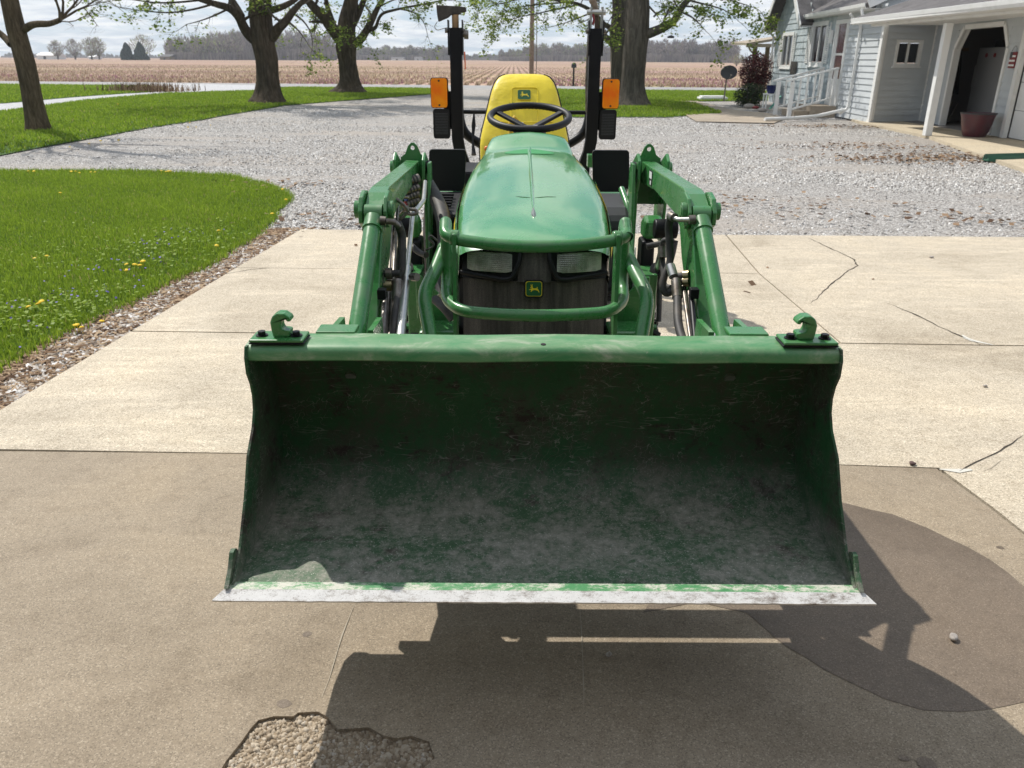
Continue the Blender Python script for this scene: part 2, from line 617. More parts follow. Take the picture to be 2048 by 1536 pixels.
def scratches(t, vec, scale, rot, width, stretch=14):
    mp = N(t, 'ShaderNodeMapping'); mp.inputs['Rotation'].default_value = rot
    t.links.new(vec, mp.inputs[0])
    m2 = N(t, 'ShaderNodeMapping'); m2.inputs['Scale'].default_value = (1, stretch, stretch)
    t.links.new(mp.outputs[0], m2.inputs[0])
    n = tnoise(t, m2.outputs[0], scale, 1.5, .5)
    d = math_(t, 'ABSOLUTE', math_(t, 'SUBTRACT', n, .5))
    line = ramp(t, d, [(0, (1, 1, 1)), (width, (0, 0, 0))])
    gate = ramp(t, tnoise(t, vec, scale * 3.1, 3), [(.5, (0, 0, 0)), (.6, (1, 1, 1))])
    return mix(t, 1., line, gate, 'MULTIPLY')


def f_bucket(t, b, tc):
    o = tc.outputs['Object']
    geo = N(t, 'ShaderNodeNewGeometry')
    big = tnoise(t, o, 5.5, 12, .78, .15)
    fin = tnoise(t, o, 48, 8, .8, .1)
    spk = tnoise(t, o, 210, 3, .7)
    w = ramp(t, math_(t, 'ADD', math_(t, 'MULTIPLY', big, .62), math_(t, 'MULTIPLY', fin, .38)), [(.46, (0, 0, 0)), (.56, (1, 1, 1))])
    c = mix(t, math_(t, 'MULTIPLY', w, .7), (.011, .078, .021), (.062, .050, .038))
    rust = ramp(t, tnoise(t, o, 9, 10, .8, .2, mapping=(.7, 1, 1)), [(.545, (0, 0, 0)), (.60, (1, 1, 1))])
    c = mix(t, math_(t, 'MULTIPLY', rust, .85), c, (.026, .012, .010))
    s1 = scratches(t, o, 3.0, (0, 0, .15), .010)
    s2 = scratches(t, o, 3.5, (.2, .1, 1.2), .010)
    s3 = scratches(t, o, 2.6, (.1, .3, -.7), .010, 20)
    for s_, k in ((s1, .8), (s2, .75), (s3, .8)):
        c = mix(t, math_(t, 'MULTIPLY', s_, k), c, (.26, .25, .22))
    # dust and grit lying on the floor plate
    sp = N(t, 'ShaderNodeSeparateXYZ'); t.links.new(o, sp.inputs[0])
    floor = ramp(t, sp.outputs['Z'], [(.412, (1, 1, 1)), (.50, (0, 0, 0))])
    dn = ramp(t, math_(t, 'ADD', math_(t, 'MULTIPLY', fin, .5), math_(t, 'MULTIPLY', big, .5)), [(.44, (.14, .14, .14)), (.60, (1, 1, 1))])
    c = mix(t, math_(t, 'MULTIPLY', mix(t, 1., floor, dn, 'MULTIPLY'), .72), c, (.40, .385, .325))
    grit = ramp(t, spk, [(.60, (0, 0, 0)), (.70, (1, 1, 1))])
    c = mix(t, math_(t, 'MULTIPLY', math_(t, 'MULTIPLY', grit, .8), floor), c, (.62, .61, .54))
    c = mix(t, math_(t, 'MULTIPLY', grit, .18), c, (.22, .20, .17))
    t.links.new(c, b.inputs['Base Color'])
    t.links.new(ramp(t, fin, [(.3, (.5, .5, .5)), (.7, (.85, .85, .85))]), b.inputs['Roughness'])
    bumpn(t, b, math_(t, 'ADD', fin, w), .3, .0015)


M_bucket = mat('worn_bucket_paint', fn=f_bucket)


def f_lip(t, b, tc):
    o = tc.outputs['Object']
    n = tnoise(t, o, 16, 8, .75, .6, mapping=(.5, 1, 1))
    c = ramp(t, n, [(.36, (.05, .22, .075)), (.52, (.13, .27, .12)), (.66, (.32, .38, .26)), (.8, (.48, .48, .38))])
    s = ramp(t, tnoise(t, o, 60, 4, .8), [(.66, (0, 0, 0)), (.72, (1, 1, 1))])
    c = mix(t, math_(t, 'MULTIPLY', s, .6), c, (.45, .42, .33))
    t.links.new(c, b.inputs['Base Color'])


M_lip = mat('scuffed_green_lip', rough=.45, coat=.15, fn=f_lip)


def f_edge(t, b, tc):
    o = tc.outputs['Object']
    n = tnoise(t, o, 34, 10, .85, .2, mapping=(.5, 1, 1))
    c = ramp(t, n, [(.34, (.12, .085, .06)), (.42, (.45, .42, .39)), (.50, (.74, .73, .71)), (.64, (.82, .81, .79)), (.70, (.07, .28, .10))])
    sp_k = ramp(t, tnoise(t, o, 300, 2, .6), [(.30, (.35, .3, .27)), (.40, (1, 1, 1))])
    c = mix(t, .6, c, sp_k, 'MULTIPLY')
    bumpn(t, b, n, .4, .002)
    t.links.new(c, b.inputs['Base Color'])


M_edge = mat('bare_worn_steel', rough=.6, metal=.0, fn=f_edge)


def f_strip(t, b, tc):
    o = tc.outputs['Object']
    n = tnoise(t, o, 40, 10, .85, .2, mapping=(.4, 1, 1))
    c = ramp(t, n, [(.42, (.05, .24, .08)), (.49, (.16, .32, .16)), (.54, (.55, .54, .46)), (.7, (.62, .60, .52))])
    t.links.new(c, b.inputs['Base Color'])


M_strip = mat('chalky_green_strip', rough=.6, fn=f_strip)
M_black = mat('black_powder_coat', base=(.004, .004, .006), rough=.45, spec=.3, noise_amt=(9, (.012, .012, .012), .5, .8))
M_plastic = mat('black_plastic', base=(.006, .006, .008), rough=.5, spec=.35)
M_dplas = mat('dark_grey_plastic', base=(.045, .047, .052), rough=.55)
M_rubber = mat('tyre_rubber', base=(.018, .017, .016), rough=.85, noise_amt=(12, (.07, .06, .05), .45, .75))
M_steel = mat('zinc_steel', base=(.55, .54, .51), rough=.32, metal=.9, noise_amt=(30, (.36, .34, .3), .5, .8))
M_dsteel = mat('dull_steel', base=(.22, .20, .18), rough=.42, metal=.8, noise_amt=(40, (.11, .09, .07), .4, .7))
M_brass = mat('brass_fitting', base=(.30, .25, .15), rough=.35, metal=.9)
M_hose = mat('hydraulic_hose', base=(.035, .033, .032), rough=.6, noise_amt=(20, (.10, .085, .07), .5, .75))
M_amber = mat('amber_lens', base=(.92, .22, .006), rough=.3, coat=.0, spec=.25, fn=lambda t, b, tc: (
    t.links.new(ramp(t, tnoise(t, tc.outputs['Object'], 9, 3), [(.35, (.95, .17, .002)), (.65, (1., .33, .006))]), b.inputs['Base Color']),
    bumpn(t, b, tvor(t, tc.outputs['Object'], 210, 'F1', 'Distance', .15), .6, .003)))
M_glass = mat('headlight_glass', base=(.20, .205, .18), rough=.12, coat=1., fn=lambda t, b, tc: (
    t.links.new(ramp(t, tnoise(t, tc.outputs['Object'], 18, 3), [(.3, (.22, .225, .19)), (.7, (.55, .55, .48))]), b.inputs['Base Color']),
    bumpn(t, b, tvor(t, tc.outputs['Object'], 150, 'F1', 'Distance', .1), .8, .004)))


def f_grille(t, b, tc):
    o = tc.outputs['Object']
    v = tnoise(t, o, 700, 1, .5)
    c = ramp(t, v, [(.35, (.030, .026, .024)), (.6, (.10, .088, .078))])
    st = ramp(t, tnoise(t, o, 9, 6, .65, 0, mapping=(3.2, 1, .12)), [(.35, (.25, .22, .20)), (.65, (1.35, 1.3, 1.25))])
    c = mix(t, 1., c, st, 'MULTIPLY')
    t.links.new(c, b.inputs['Base Color']); bumpn(t, b, v, .2, .001)


M_grille = mat('dusty_grille_mesh', rough=.7, fn=f_grille)
M_yellow = mat('yellow_vinyl', rough=.42, coat=.1, noise_amt=(5, (.60, .45, .03), .5, .8), base=(.80, .62, .015), bump=(9, .35, .03))
M_yel = mat('yellow_emblem_paint', base=(.75, .58, .02), rough=.4)
M_egreen = mat('emblem_green', base=(.012, .10, .03), rough=.35)
M_wood = mat('hickory_wood', base=(.42, .26, .13), rough=.6, noise_amt=(20, (.26, .15, .07), .4, .7))
M_leather = mat('dark_leather', base=(.040, .030, .025), rough=.7, noise_amt=(16, (.09, .07, .06), .4, .7))


def f_bark(c1, c2, c3, sc):
    def fn(t, b, tc):
        o = tc.outputs['Object']
        n = tnoise(t, o, sc, 9, .75, .9, mapping=(1, 1, .16))
        c = ramp(t, n, [(.3, c1), (.5, c2), (.72, c3)])
        g = ramp(t, tnoise(t, o, 1.3, 4), [(.35, (.8, .8, .78)), (.65, (1.15, 1.12, 1.05))])
        c = mix(t, 1., c, g, 'MULTIPLY')
        t.links.new(c, b.inputs['Base Color'])
        bumpn(t, b, n, 1., .08)
    return fn


M_barkd = mat('furrowed_dark_bark', rough=.95, spec=.15, fn=f_bark((.025, .020, .015), (.085, .066, .048), (.17, .14, .11), 9))
M_barkl = mat('ridged_brown_bark', rough=.95, spec=.15, fn=f_bark((.04, .030, .020), (.13, .10, .066), (.24, .19, .135), 16))
M_barkg = mat('grey_maple_bark', rough=.95, spec=.15, fn=f_bark((.04, .035, .03), (.12, .105, .088), (.22, .20, .175), 9))
M_twig = mat('bare_twigs', base=(.10, .082, .065), rough=.9)


def f_siding(c1):
    def fn(t, b, tc):
        o = tc.outputs['Object']
        g = ramp(t, tnoise(t, o, 1.2, 5), [(.3, (.88, .88, .88)), (.7, (1.06, 1.06, 1.06))])
        t.links.new(mix(t, 1., c1, g, 'MULTIPLY'), b.inputs['Base Color'])
    return fn


M_siding = mat('pale_blue_vinyl_siding', rough=.55, fn=f_siding((.555, .585, .60)))
M_siding2 = mat('weathered_blue_shakes', rough=.8, noise_amt=(4, (.58, .63, .64), .45, .75), base=(.36, .42, .45))
M_white = mat('white_trim_paint', base=(.78, .78, .76), rough=.5, noise_amt=(3, (.66, .66, .63), .5, .8))
M_shingle = mat('grey_asphalt_shingles', rough=.95, fn=lambda t, b, tc: (
    t.links.new(mix(t, 1., ramp(t, tvor(t, tc.outputs['Object'], 5), [(0, (.075, .07, .07)), (1, (.15, .14, .14))]),
                    ramp(t, tnoise(t, tc.outputs['Object'], 60, 3), [(.3, (.7, .7, .7)), (.7, (1.3, 1.3, 1.3))]), 'MULTIPLY'), b.inputs['Base Color'])))
M_pane = mat('dark_window_glass', base=(.012, .014, .017), rough=.06, spec=.6)
M_inside = mat('dim_garage_wall', base=(.20, .19, .185), rough=.9)
M_fridge = mat('fridge_enamel', base=(.27, .27, .27), rough=.35)
M_dark = mat('dark_clutter', base=(.02, .018, .018), rough=.8)
M_maroon = mat('maroon_glazed_plastic', base=(.105, .025, .035), rough=.4, noise_amt=(4, (.07, .04, .045), .4, .7))
M_red = mat('faded_red', base=(.22, .03, .035), rough=.7)
M_splash = mat('dark_green_plastic', base=(.02, .10, .055), rough=.5)
M_burg = mat('burgundy_leaves', rough=.6, fn=f_tone([(0, (.035, .007, .010)), (.6, (.10, .016, .022)), (1, (.20, .04, .035))], .3))
M_shrub = mat('dark_green_leaves', rough=.6, fn=f_tone([(0, (.010, .022, .008)), (.6, (.03, .06, .018)), (1, (.07, .11, .03))], .2))
M_wmass = mat('distant_twigs', rough=.95, spec=.1, fn=f_tone([(0, (.15, .13, .13)), (.45, (.28, .24, .23)), (.7, (.36, .31, .28)), (.82, (.27, .31, .15)), (1, (.36, .42, .17))], .3))
M_ever = mat('distant_evergreen', rough=.9, fn=f_tone([(0, (.012, .03, .022)), (1, (.03, .06, .04))]))
M_dand = mat('dandelion_yellow', base=(.85, .58, .01), rough=.7)
M_viol = mat('violet_petals', base=(.16, .12, .42), rough=.7)
M_stone = mat('pale_stone', base=(.45, .41, .37), rough=.85, noise_amt=(60, (.25, .22, .2), .4, .65))
M_polew = mat('weathered_pole_wood', base=(.20, .145, .105), rough=.9, noise_amt=(12, (.30, .23, .17), .4, .7))
M_bluepot = mat('blue_glaze', base=(.012, .02, .10), rough=.2)
M_joint = mat('joint_sand', base=(.10, .08, .055), rough=.95)
M_label = mat('decal_white', base=(.7, .7, .68), rough=.5)

# ================================================================ GROUND AND PAVING


def poly_sheet(name, poly, z, m, thick=0., holes=(), kind='structure', parent=None):
    loops = [[Vector((p[0], p[1], 0)) for p in poly]] + [[Vector((p[0], p[1], 0)) for p in h] for h in holes]
    tris = tessellate_polygon(loops)
    vs = [(v.x, v.y, z) for l in loops for v in l]
    fs = [tuple(t) for t in tris]
    n = len(vs)
    if thick:
        vs += [(x, y, z - thick) for x, y, _ in vs]
        o = 0
        for l in loops:
            k = len(l)
            fs += [(o + i, o + (i + 1) % k, o + (i + 1) % k + n, o + i + n) for i in range(k)]
            o += k
    me = bpy.data.meshes.new(name); me.from_pydata(vs, [], fs)
    bm = bmesh.new(); bm.from_mesh(me); bmesh.ops.recalc_face_normals(bm, faces=bm.faces)
    bm.faces.ensure_lookup_table()
    for f in bm.faces:
        if abs(f.normal.z) > .9 and f.normal.z < 0: f.normal_flip()
    bm.to_mesh(me); bm.free()
    o = finish(name, me, m, parent)
    if kind: o['kind'] = kind
    return o


def wobble(pts, amp, step, seed=0):
    """subdivide a 2-D line and shake it"""
    out = []
    for (a, b) in zip(pts, pts[1:]):
        a, b = Vector(a[:2]), Vector(b[:2]); L = (b - a).length; n = max(1, int(L / step))
        for i in range(n):
            p = a.lerp(b, i / n)
            q = noise.noise_vector(Vector((p.x * .7 / step, p.y * .7 / step, seed))) + noise.noise_vector(Vector((p.x * .2 / step, p.y * .2 / step, seed + 5)))
            out.append((p.x + q.x * amp, p.y + q.y * amp))
    out.append(tuple(Vector(pts[-1][:2])))
    return out


poly_sheet('ground', [(-1500, -60), (1500, -60), (1500, 2500), (-1500, 2500)], -0.10, M_field)
poly_sheet('field', [(-900, 52 + 108), (-300, 52 + 36), (300, 52 - 36), (900, 52 - 108), (900, 1500), (-900, 1500)], -0.075, M_field)
poly_sheet('yard_soil', [(-60, -20), (60, -20), (60, 38.8), (-60, 53.2)], -0.06, M_dirt)
poly_sheet('road', [(-300, 46 + 36), (300, 46 - 36), (300, 51.8 - 36), (-300, 51.8 + 36)], -0.035, M_road)
gravel_poly = [(-40, 10), (-2.4, 7.0), (-2.2, 7.34), (1.8, 7.23), (14, 7.1), (14, 40), (3.5, 45.6), (-9, 47.1), (-12, 40), (-40, 30)]
poly_sheet('gravel_driveway', gravel_poly, -0.03, M_gravel)

lawn_near = wobble([(-2.75, 2.0), (-2.64, 3.76), (-2.55, 4.67), (-2.36, 5.85), (-2.29, 7.2), (-2.55, 9.17), (-3.03, 10.14), (-3.9, 11.05), (-5.1, 11.45),
                    (-7.2, 11.42), (-16, 11.2), (-16, 2.0)], .05, .25, 3)
P = lambda *q: [tuple(gp(*p)[:2]) for p in q]
lawn_mid = wobble([(-24, 13.4), (-8.24, 13.17), (-8.34, 16.75), (-8.04, 21.5), (-7.8, 28.3), (-3.85, 37.9), (-3.2, 42), (-3.6, 45.6), (-12.3, 46.9)]
                  + P((498, 186), (332, 193), (166, 209), (0, 232)) + [(-24, 23.0)], .12, .9, 4)
lawn_far = wobble(P((0, 217), (166, 201), (299, 191), (325, 186)) + [(-20.5, 47.2), (-45, 50.8), (-45, 20.5)], .12, .9, 5)
lawn_right = wobble([(1.35, 23.2), (4.35, 23.5)] + P((1437, 221), (1389, 202), (1346, 198.5)) + [(13.5, 34.5), (16, 43.4), (2.2, 45.0), (1.6, 34)], .1, .7, 6)
poly_sheet('lawn', lawn_near, -0.012, M_lawn)
poly_sheet('lawn.001', lawn_mid, -0.012, M_lawn)
poly_sheet('lawn.002', lawn_far, -0.012, M_lawn)
poly_sheet('lawn.003', lawn_right, -0.012, M_lawn)
poly_sheet('path', P((0, 233), (166, 210), (332, 194), (498, 187), (530, 181), (560, 176), (330, 173), (330, 186), (299, 190.5), (166, 200.5), (0, 216.5)) + [(-30, 16), (-30, 15)],
           -0.022, M_walk)
poly_sheet('concrete_path', P((1362, 224), (1387, 238.5), (1542, 240), (1560, 233), (1545, 222), (1452, 213), (1389, 198), (1340, 197), (1437, 222)), -0.004, M_path)
poly_sheet('porch_slab', [(8.95, 21.62), (8.72, 17.3), (7.78, 13.3), (7.2, 10.5), (12, 9.5), (13, 24), (9.5, 24)], 0.03, M_porch, .12)

# concrete slabs of the driveway, joints left open between them
GAP = .008
poly_sheet('joint_fill', [(-2.05, -1.4), (2.7, -1.4), (6.4, .4), (6.4, 7.0), (-1.95, 7.3), (-2.0, 6), (-2.2, 4.3), (-2.3, 3)], -.020, M_joint)
YJ = [1.3 - 2.6, 2.80, 4.32, 5.88, 7.30]
XL = lambda y: -2.10 if y < 2.8 else -2.33 + (y - 2.8) * .078
XM = 1.865


def slab(name, pts, m, holes=()):
    return poly_sheet(name, pts, 0.0, m, .11, holes)


spall = wobble(P((440, 1560), (462, 1528), (489, 1488), (520, 1446), (548, 1437), (585, 1442), (600, 1432), (640, 1428), (664, 1441), (676, 1466), (704, 1466), (741, 1454),
                 (772, 1474), (828, 1474), (862, 1490), (876, 1520), (852, 1545), (800, 1600), (600, 1640)), .012, .03, 9)
crackline = [(1.312, 2.76), (1.676, 2.739), (1.72, 2.45), (1.735, 2.262), (2.2, 1.5), (2.9, 0.3)]
front = [(-3.2, -1.5), (-3.2, 2.868)] + [(-1.07, 2.841)] + [(1.31, 2.771), (1.67, 2.747)] + wobble(crackline[2:], .02, .1, 2) + [(2.9, -1.5)]
slab('concrete_apron', front, M_apron, [spall])
back_edge_l = [(-2.1, 2.872), (-1.07, 2.848), (1.31, 2.778), (1.685, 2.755)]
slab('concrete_slab', [(-2.345, 2.877)] + back_edge_l[1:] + wobble([(1.735, 2.45), (1.75, 2.262), (2.215, 1.5), (2.92, 0.3)], .02, .1, 2) + [(6.5, .3), (6.5, 4.10), (XM, 4.225), (-.9, 4.335), (-2.225, 4.37)], M_slab)
slab('concrete_slab.001', [(-2.222, 4.386), (-.9, 4.351), (XM - GAP, 4.241), (XM - .02, 5.80), (-1.2, 5.876), (-2.105, 5.893)], M_slab)
slab('concrete_slab.002', [(-2.104, 5.901), (-1.2, 5.884), (XM - .02, 5.81), (XM + .08, 7.22), (-1.4, 7.354), (-1.975, 7.369)], M_slab)
slab('concrete_slab.003', [(XM + .004, 4.241), (6.5, 4.116), (6.5, 7.17), (XM + .095, 7.22), (XM - .008, 5.80)], M_slab)

# spalled patch: broken floor a finger deep, with its aggregate showing
poly_sheet('broken_patch', [(p[0], p[1]) for p in spall], -0.012, mat('broken_mortar', base=(.36, .28, .19), rough=.95, noise_amt=(40, (.20, .15, .10), .4, .65), bump=(90, .8, .01)))
bx = np.array(spall)
pp = rng.uniform(0, 1, (16000, 2)) * (bx.max(0) - bx.min(0)) + bx.min(0)
pp = pp[in_poly(pp, spall)][:5200]
pp3 = np.column_stack([pp, np.full(len(pp), -0.015)])
v, f, c = scatter(ROCK_V, ROCK_F, pp3, rng.uniform(.003, .017, len(pp)) * rng.uniform(.5, 1, len(pp)), .6, .3)
o = finish('aggregate', np_mesh('aggregate', v, f, np.clip(c * .8 + .1, 0, 1)), mat('tan_aggregate', rough=.9, fn=f_tone([(0, (.16, .12, .08)), (.4, (.36, .285, .20)), (.8, (.48, .41, .32)), (1, (.56, .53, .49))]))); tag(o, kind='stuff')


def ribbon(name, pts, w, m, z=.0025, amp=.015, seed=1, step=.05, parent=None):
    line = wobble([p[:2] for p in pts], amp, step, seed)
    vs, fs = [], []
    n = len(line)
    for i, p in enumerate(line):
        a = Vector(line[max(0, i - 1)]); b = Vector(line[min(n - 1, i + 1)])
        d = (b - a).normalized(); nrm = Vector((-d.y, d.x))
        ww = w * (.45 + abs(noise.noise(Vector((i * .7, seed, 0)))) * 1.6) * min(1, .25 + 4 * min(i, n - 1 - i) / n)
        for s in (-1, 1):
            q = Vector(p) + nrm * ww * s * .5
            vs.append((q.x, q.y, z))
        if i: fs.append((2 * i - 2, 2 * i, 2 * i + 1, 2 * i - 1))
    me = bpy.data.meshes.new(name); me.from_pydata(vs, [], fs)
    o = finish(name, me, m)
    o['kind'] = 'structure'
    return o


ribbon('crack', P((1610, 468), (1640, 482), (1690, 505), (1706, 512), (1714, 524), (1690, 537), (1660, 560), (1640, 580), (1620, 600)), .013, M_crack, seed=3)
ribbon('crack', P((1770, 598), (1830, 622), (1900, 655), (1945, 672), (1960, 680)), .010, M_crack, seed=8)
ribbon('crack', P((1920, 934), (1950, 915), (1975, 905), (2010, 885), (2048, 860)), .007, M_crack, amp=.008, seed=5)
ribbon('crack', P((395, 562), (440, 556), (500, 545), (540, 541)), .008, M_crack, amp=.006, seed=6)
M_scr = mat('chalk_scratch', base=(.42, .37, .29), rough=.9)
for i, q in enumerate([((714, 1212), (690, 1275), (664, 1362), (650, 1400)), ((1165, 1212), (1170, 1300), (1174, 1420)), ((836, 1265), (832, 1312)), ((640, 1386), (628, 1389)), ((2010, 905), (1985, 925), (1960, 935))]):
    ribbon('scratch', P(*q), .0035, M_scr, amp=.002, seed=20 + i)
M_rtan = mat('pale_repair_mortar', base=(.60, .58, .52), rough=.9)
ribbon('mortar_patch', P((1880, 930), (1912, 933), (1945, 930)), .045, M_rtan, amp=.01, seed=4)
ribbon('mortar_patch', P((1925, 660), (1950, 673), (1985, 680)), .06, M_rtan, amp=.02, seed=7)

wet = wobble(P((1290, 1225), (1400, 1040), (1560, 975), (1700, 1000), (1790, 1022), (1860, 1050), (1935, 1085), (1985, 1110), (2048, 1163), (2140, 1290), (2090, 1350), (2048, 1385), (1985, 1411), (1920, 1416), (1850, 1412),
               (1780, 1392), (1700, 1355), (1660, 1335), (1620, 1310), (1590, 1292), (1555, 1268), (1545, 1256), (1500, 1220), (1400, 1200)), .012, .05, 11)
poly_sheet('damp_patch', wet, 0.0012, M_wet)
for q, s in (((1862, 1520), 10), ((1815, 1508), 6), ((2005, 1085), 5), ((575, 1412), 8), ((620, 1272), 6)):
    c0 = gp(*q)
    poly_sheet('oil_spot', wobble([(c0.x + .0018 * s * math.cos(a) * 1.3, c0.y + .0018 * s * math.sin(a)) for a in [i * .7 for i in range(9)]], .004, .01, s), .0008 if q[0] > 900 and q[1] < 1100 else (.0006 if q[0] < 900 else .0018), M_wet)

# ---------------------------------------------------------------- loose stuff


def stuff(name, v, f, c, m):
    o = finish(name, np_mesh(name, v, f, c), m)
    o['kind'] = 'stuff'
    return o


BL_V = np.array([[-.5, 0, 0], [.5, 0, 0], [.33, .10, .6], [-.33, .10, .6], [0, .34, 1.0]], float)
BL_F = np.array([[0, 1, 2, 3]]); BL_T = np.array([[0, 1, 2], [0, 2, 3], [3, 2, 4]])


def blades(name, P2, w, h, z=-.012, m=M_blade, bias=0.):
    n = len(P2)
    pos = np.column_stack([P2, np.full(n, z)])
    hh = rng.uniform(.55, 1.1, n) * h
    pn = np.array([noise.noise(Vector((p[0] * .9, p[1] * .9, 1.7))) for p in P2[:: max(1, n // 20000)]])
    pn = np.repeat(pn, max(1, n // 20000))[:n]
    if len(pn) < n: pn = np.pad(pn, (0, n - len(pn)))
    lump = np.sin(P2[:, 0] * 3.1 + np.sin(P2[:, 1] * 2.3)) * .5 + np.sin(P2[:, 1] * 4.7 + P2[:, 0] * 1.9) * .5
    hh *= 1 + .22 * lump
    sc = np.column_stack([w * rng.uniform(.6, 1.3, n), hh * rng.uniform(.5, 1.8, n), hh])
    v, f, c = scatter(BL_V, BL_T, pos, sc, .5)
    k = len(BL_V)
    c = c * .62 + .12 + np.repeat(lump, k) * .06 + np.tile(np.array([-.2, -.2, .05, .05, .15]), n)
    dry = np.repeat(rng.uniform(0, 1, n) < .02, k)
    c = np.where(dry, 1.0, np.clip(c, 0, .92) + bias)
    return stuff(name, v, f, c, m)


near_pts = sample_view(230000, lawn_near, 2.9, 11.6, .85)
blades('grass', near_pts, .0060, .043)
# fringe that leans over the lawn's edge
e = np.array(lawn_near[:-8]); ei = rng.integers(0, len(e) - 1, 9000); tt = rng.uniform(0, 1, 9000)[:, None]
ep = e[ei] * (1 - tt) + e[ei + 1] * tt + rng.normal(0, .028, (9000, 2))
blades('grass', ep, .006, .06)
mid_pts = sample_view(120000, lawn_mid, 13, 46.5, .8)
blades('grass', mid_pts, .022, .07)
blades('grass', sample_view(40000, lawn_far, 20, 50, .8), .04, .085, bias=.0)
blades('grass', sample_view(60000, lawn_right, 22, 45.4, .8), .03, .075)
# broad-leaved weeds in the near lawn
wp = np.concatenate([rng.normal((gp(330, 510)[0], gp(330, 510)[1]), (.55, .5), (700, 2)), rng.normal((gp(130, 640)[0], gp(130, 640)[1]), (.35, .25), (500, 2))])
wp = wp[in_poly(wp, lawn_near)]
WD_V = np.array([[-.5, -.5, 0], [.5, -.5, 0], [.5, .5, .12], [-.5, .5, .12]], float)
v, f, c = scatter(WD_V, np.array([[0, 1, 2, 3]]), np.column_stack([wp, rng.uniform(.025, .055, len(wp))]), rng.uniform(.010, .022, len(wp)), .6)
stuff('clover_leaves', v, f, c * .4 + .35, M_blade)
vp = np.concatenate([rng.normal((gp(*q)[0], gp(*q)[1]), (.16, .13), (14, 2)) for q in ((200, 565), (240, 545), (130, 610), (60, 640), (330, 500), (380, 480), (290, 555), (230, 600), (40, 700))])
vp = vp[in_poly(vp, lawn_near)]
v, f, c = scatter(WD_V, np.array([[0, 1, 2, 3]]), np.column_stack([vp, rng.uniform(.045, .065, len(vp))]), rng.uniform(.009, .015, len(vp)), .9)
stuff('violets', v, f, c, M_viol)

# gravel chips lying proud near the slabs
cp_ = sample_view(210000, gravel_poly, 7.30, 27, 1.45)
keep = ~in_poly(cp_, lawn_near) & ~in_poly(cp_, lawn_mid) & ~in_poly(cp_, [(8.95, 21.62), (8.72, 17.3), (7.78, 13.3), (7.2, 10.5), (20, 9.5), (20, 24)])
trk = np.array([noise.noise(Vector((p[0] * .16 + 4, p[1] * .5, 2))) + .5 * noise.noise(Vector((p[0] * .5, p[1] * 1.6, 7))) for p in cp_])
keep &= (rng.uniform(0, 1, len(cp_)) > np.clip((trk + .06) * 5, 0, .94))
cp_ = cp_[keep]
v, f, c = scatter(ROCK_V, ROCK_F, np.column_stack([cp_, np.full(len(cp_), -.032)]), rng.uniform(.009, .026, len(cp_)) * (.9 + cp_[:, 1] * .012), .5, .3)
stuff('gravel', v, f, np.clip(c * 1.0, 0, 1), M_chip)
# pebble strip beside the slab
strip = [(-2.9, 1.9), (-2.42, 2.6), (-2.352, 2.87), (-2.235, 4.38), (-2.11, 5.9), (-1.98, 7.38), (-1.7, 7.5), (-2.32, 7.45), (-2.4, 5.85), (-2.6, 4.67), (-2.7, 3.76), (-3.1, 2.0)]
sp = sample_view(22000, strip, 1.9, 7.5, .75)
m1 = np.array([noise.noise(Vector((p[0] * 3, p[1] * 1.2, 3))) for p in sp])
edge_x = np.interp(sp[:, 1], [1.9, 2.87, 4.38, 5.9, 7.38], [-2.45, -2.352, -2.235, -2.11, -1.98])
dd = edge_x - sp[:, 0]
peb = (m1 + .45 - dd * 1.1 > 0)
a_ = sp[peb]
v, f, c = scatter(ROCK_V, ROCK_F, np.column_stack([a_, np.full(len(a_), -.035)]), rng.uniform(.014, .05, len(a_)) * rng.uniform(.6, 1, len(a_)), .5, .3)
stuff('pebbles', v, f, c, M_pebble)
b_ = np.concatenate([sp[~peb], sp[rng.uniform(0, 1, len(sp)) < .35]])
v, f, c = scatter(ROCK_V * np.array([1, .22, .18]), ROCK_F, np.column_stack([b_, rng.uniform(-.03, -.005, len(b_))]), rng.uniform(.02, .06, len(b_)), .3, .3)
stuff('mulch', v, f, c, M_mulch)
# dead leaves blown over the gravel
lp = np.concatenate([rng.normal((gp(*q)[0], gp(*q)[1]), s, (n, 2)) for q, s, n in (((1830, 308), (.9, .35), 500), ((1740, 285), (1.2, .5), 350), ((1900, 300), (.7, .3), 300), ((1650, 245), (1.2, .3), 300),
                                                                         ((1500, 400), (1.2, .4), 150), ((540, 372), (.5, .2), 90), ((650, 440), (.7, .25), 60), ((1150, 420), (2.5, 1.2), 80), ((1950, 425), (.5, .25), 60))])
keep = ~in_poly(lp, [(8.95, 21.62), (8.72, 17.3), (7.78, 13.3), (7.2, 10.5), (20, 9.5), (20, 24)])
lp = lp[keep]
v, f, c = scatter(WD_V, np.array([[0, 1, 2, 3]]), np.column_stack([lp, rng.uniform(-.012, .01, len(lp))]), rng.uniform(.02, .06, len(lp)), .5)
stuff('leaf_litter', v, f, c * .7, M_mulch)
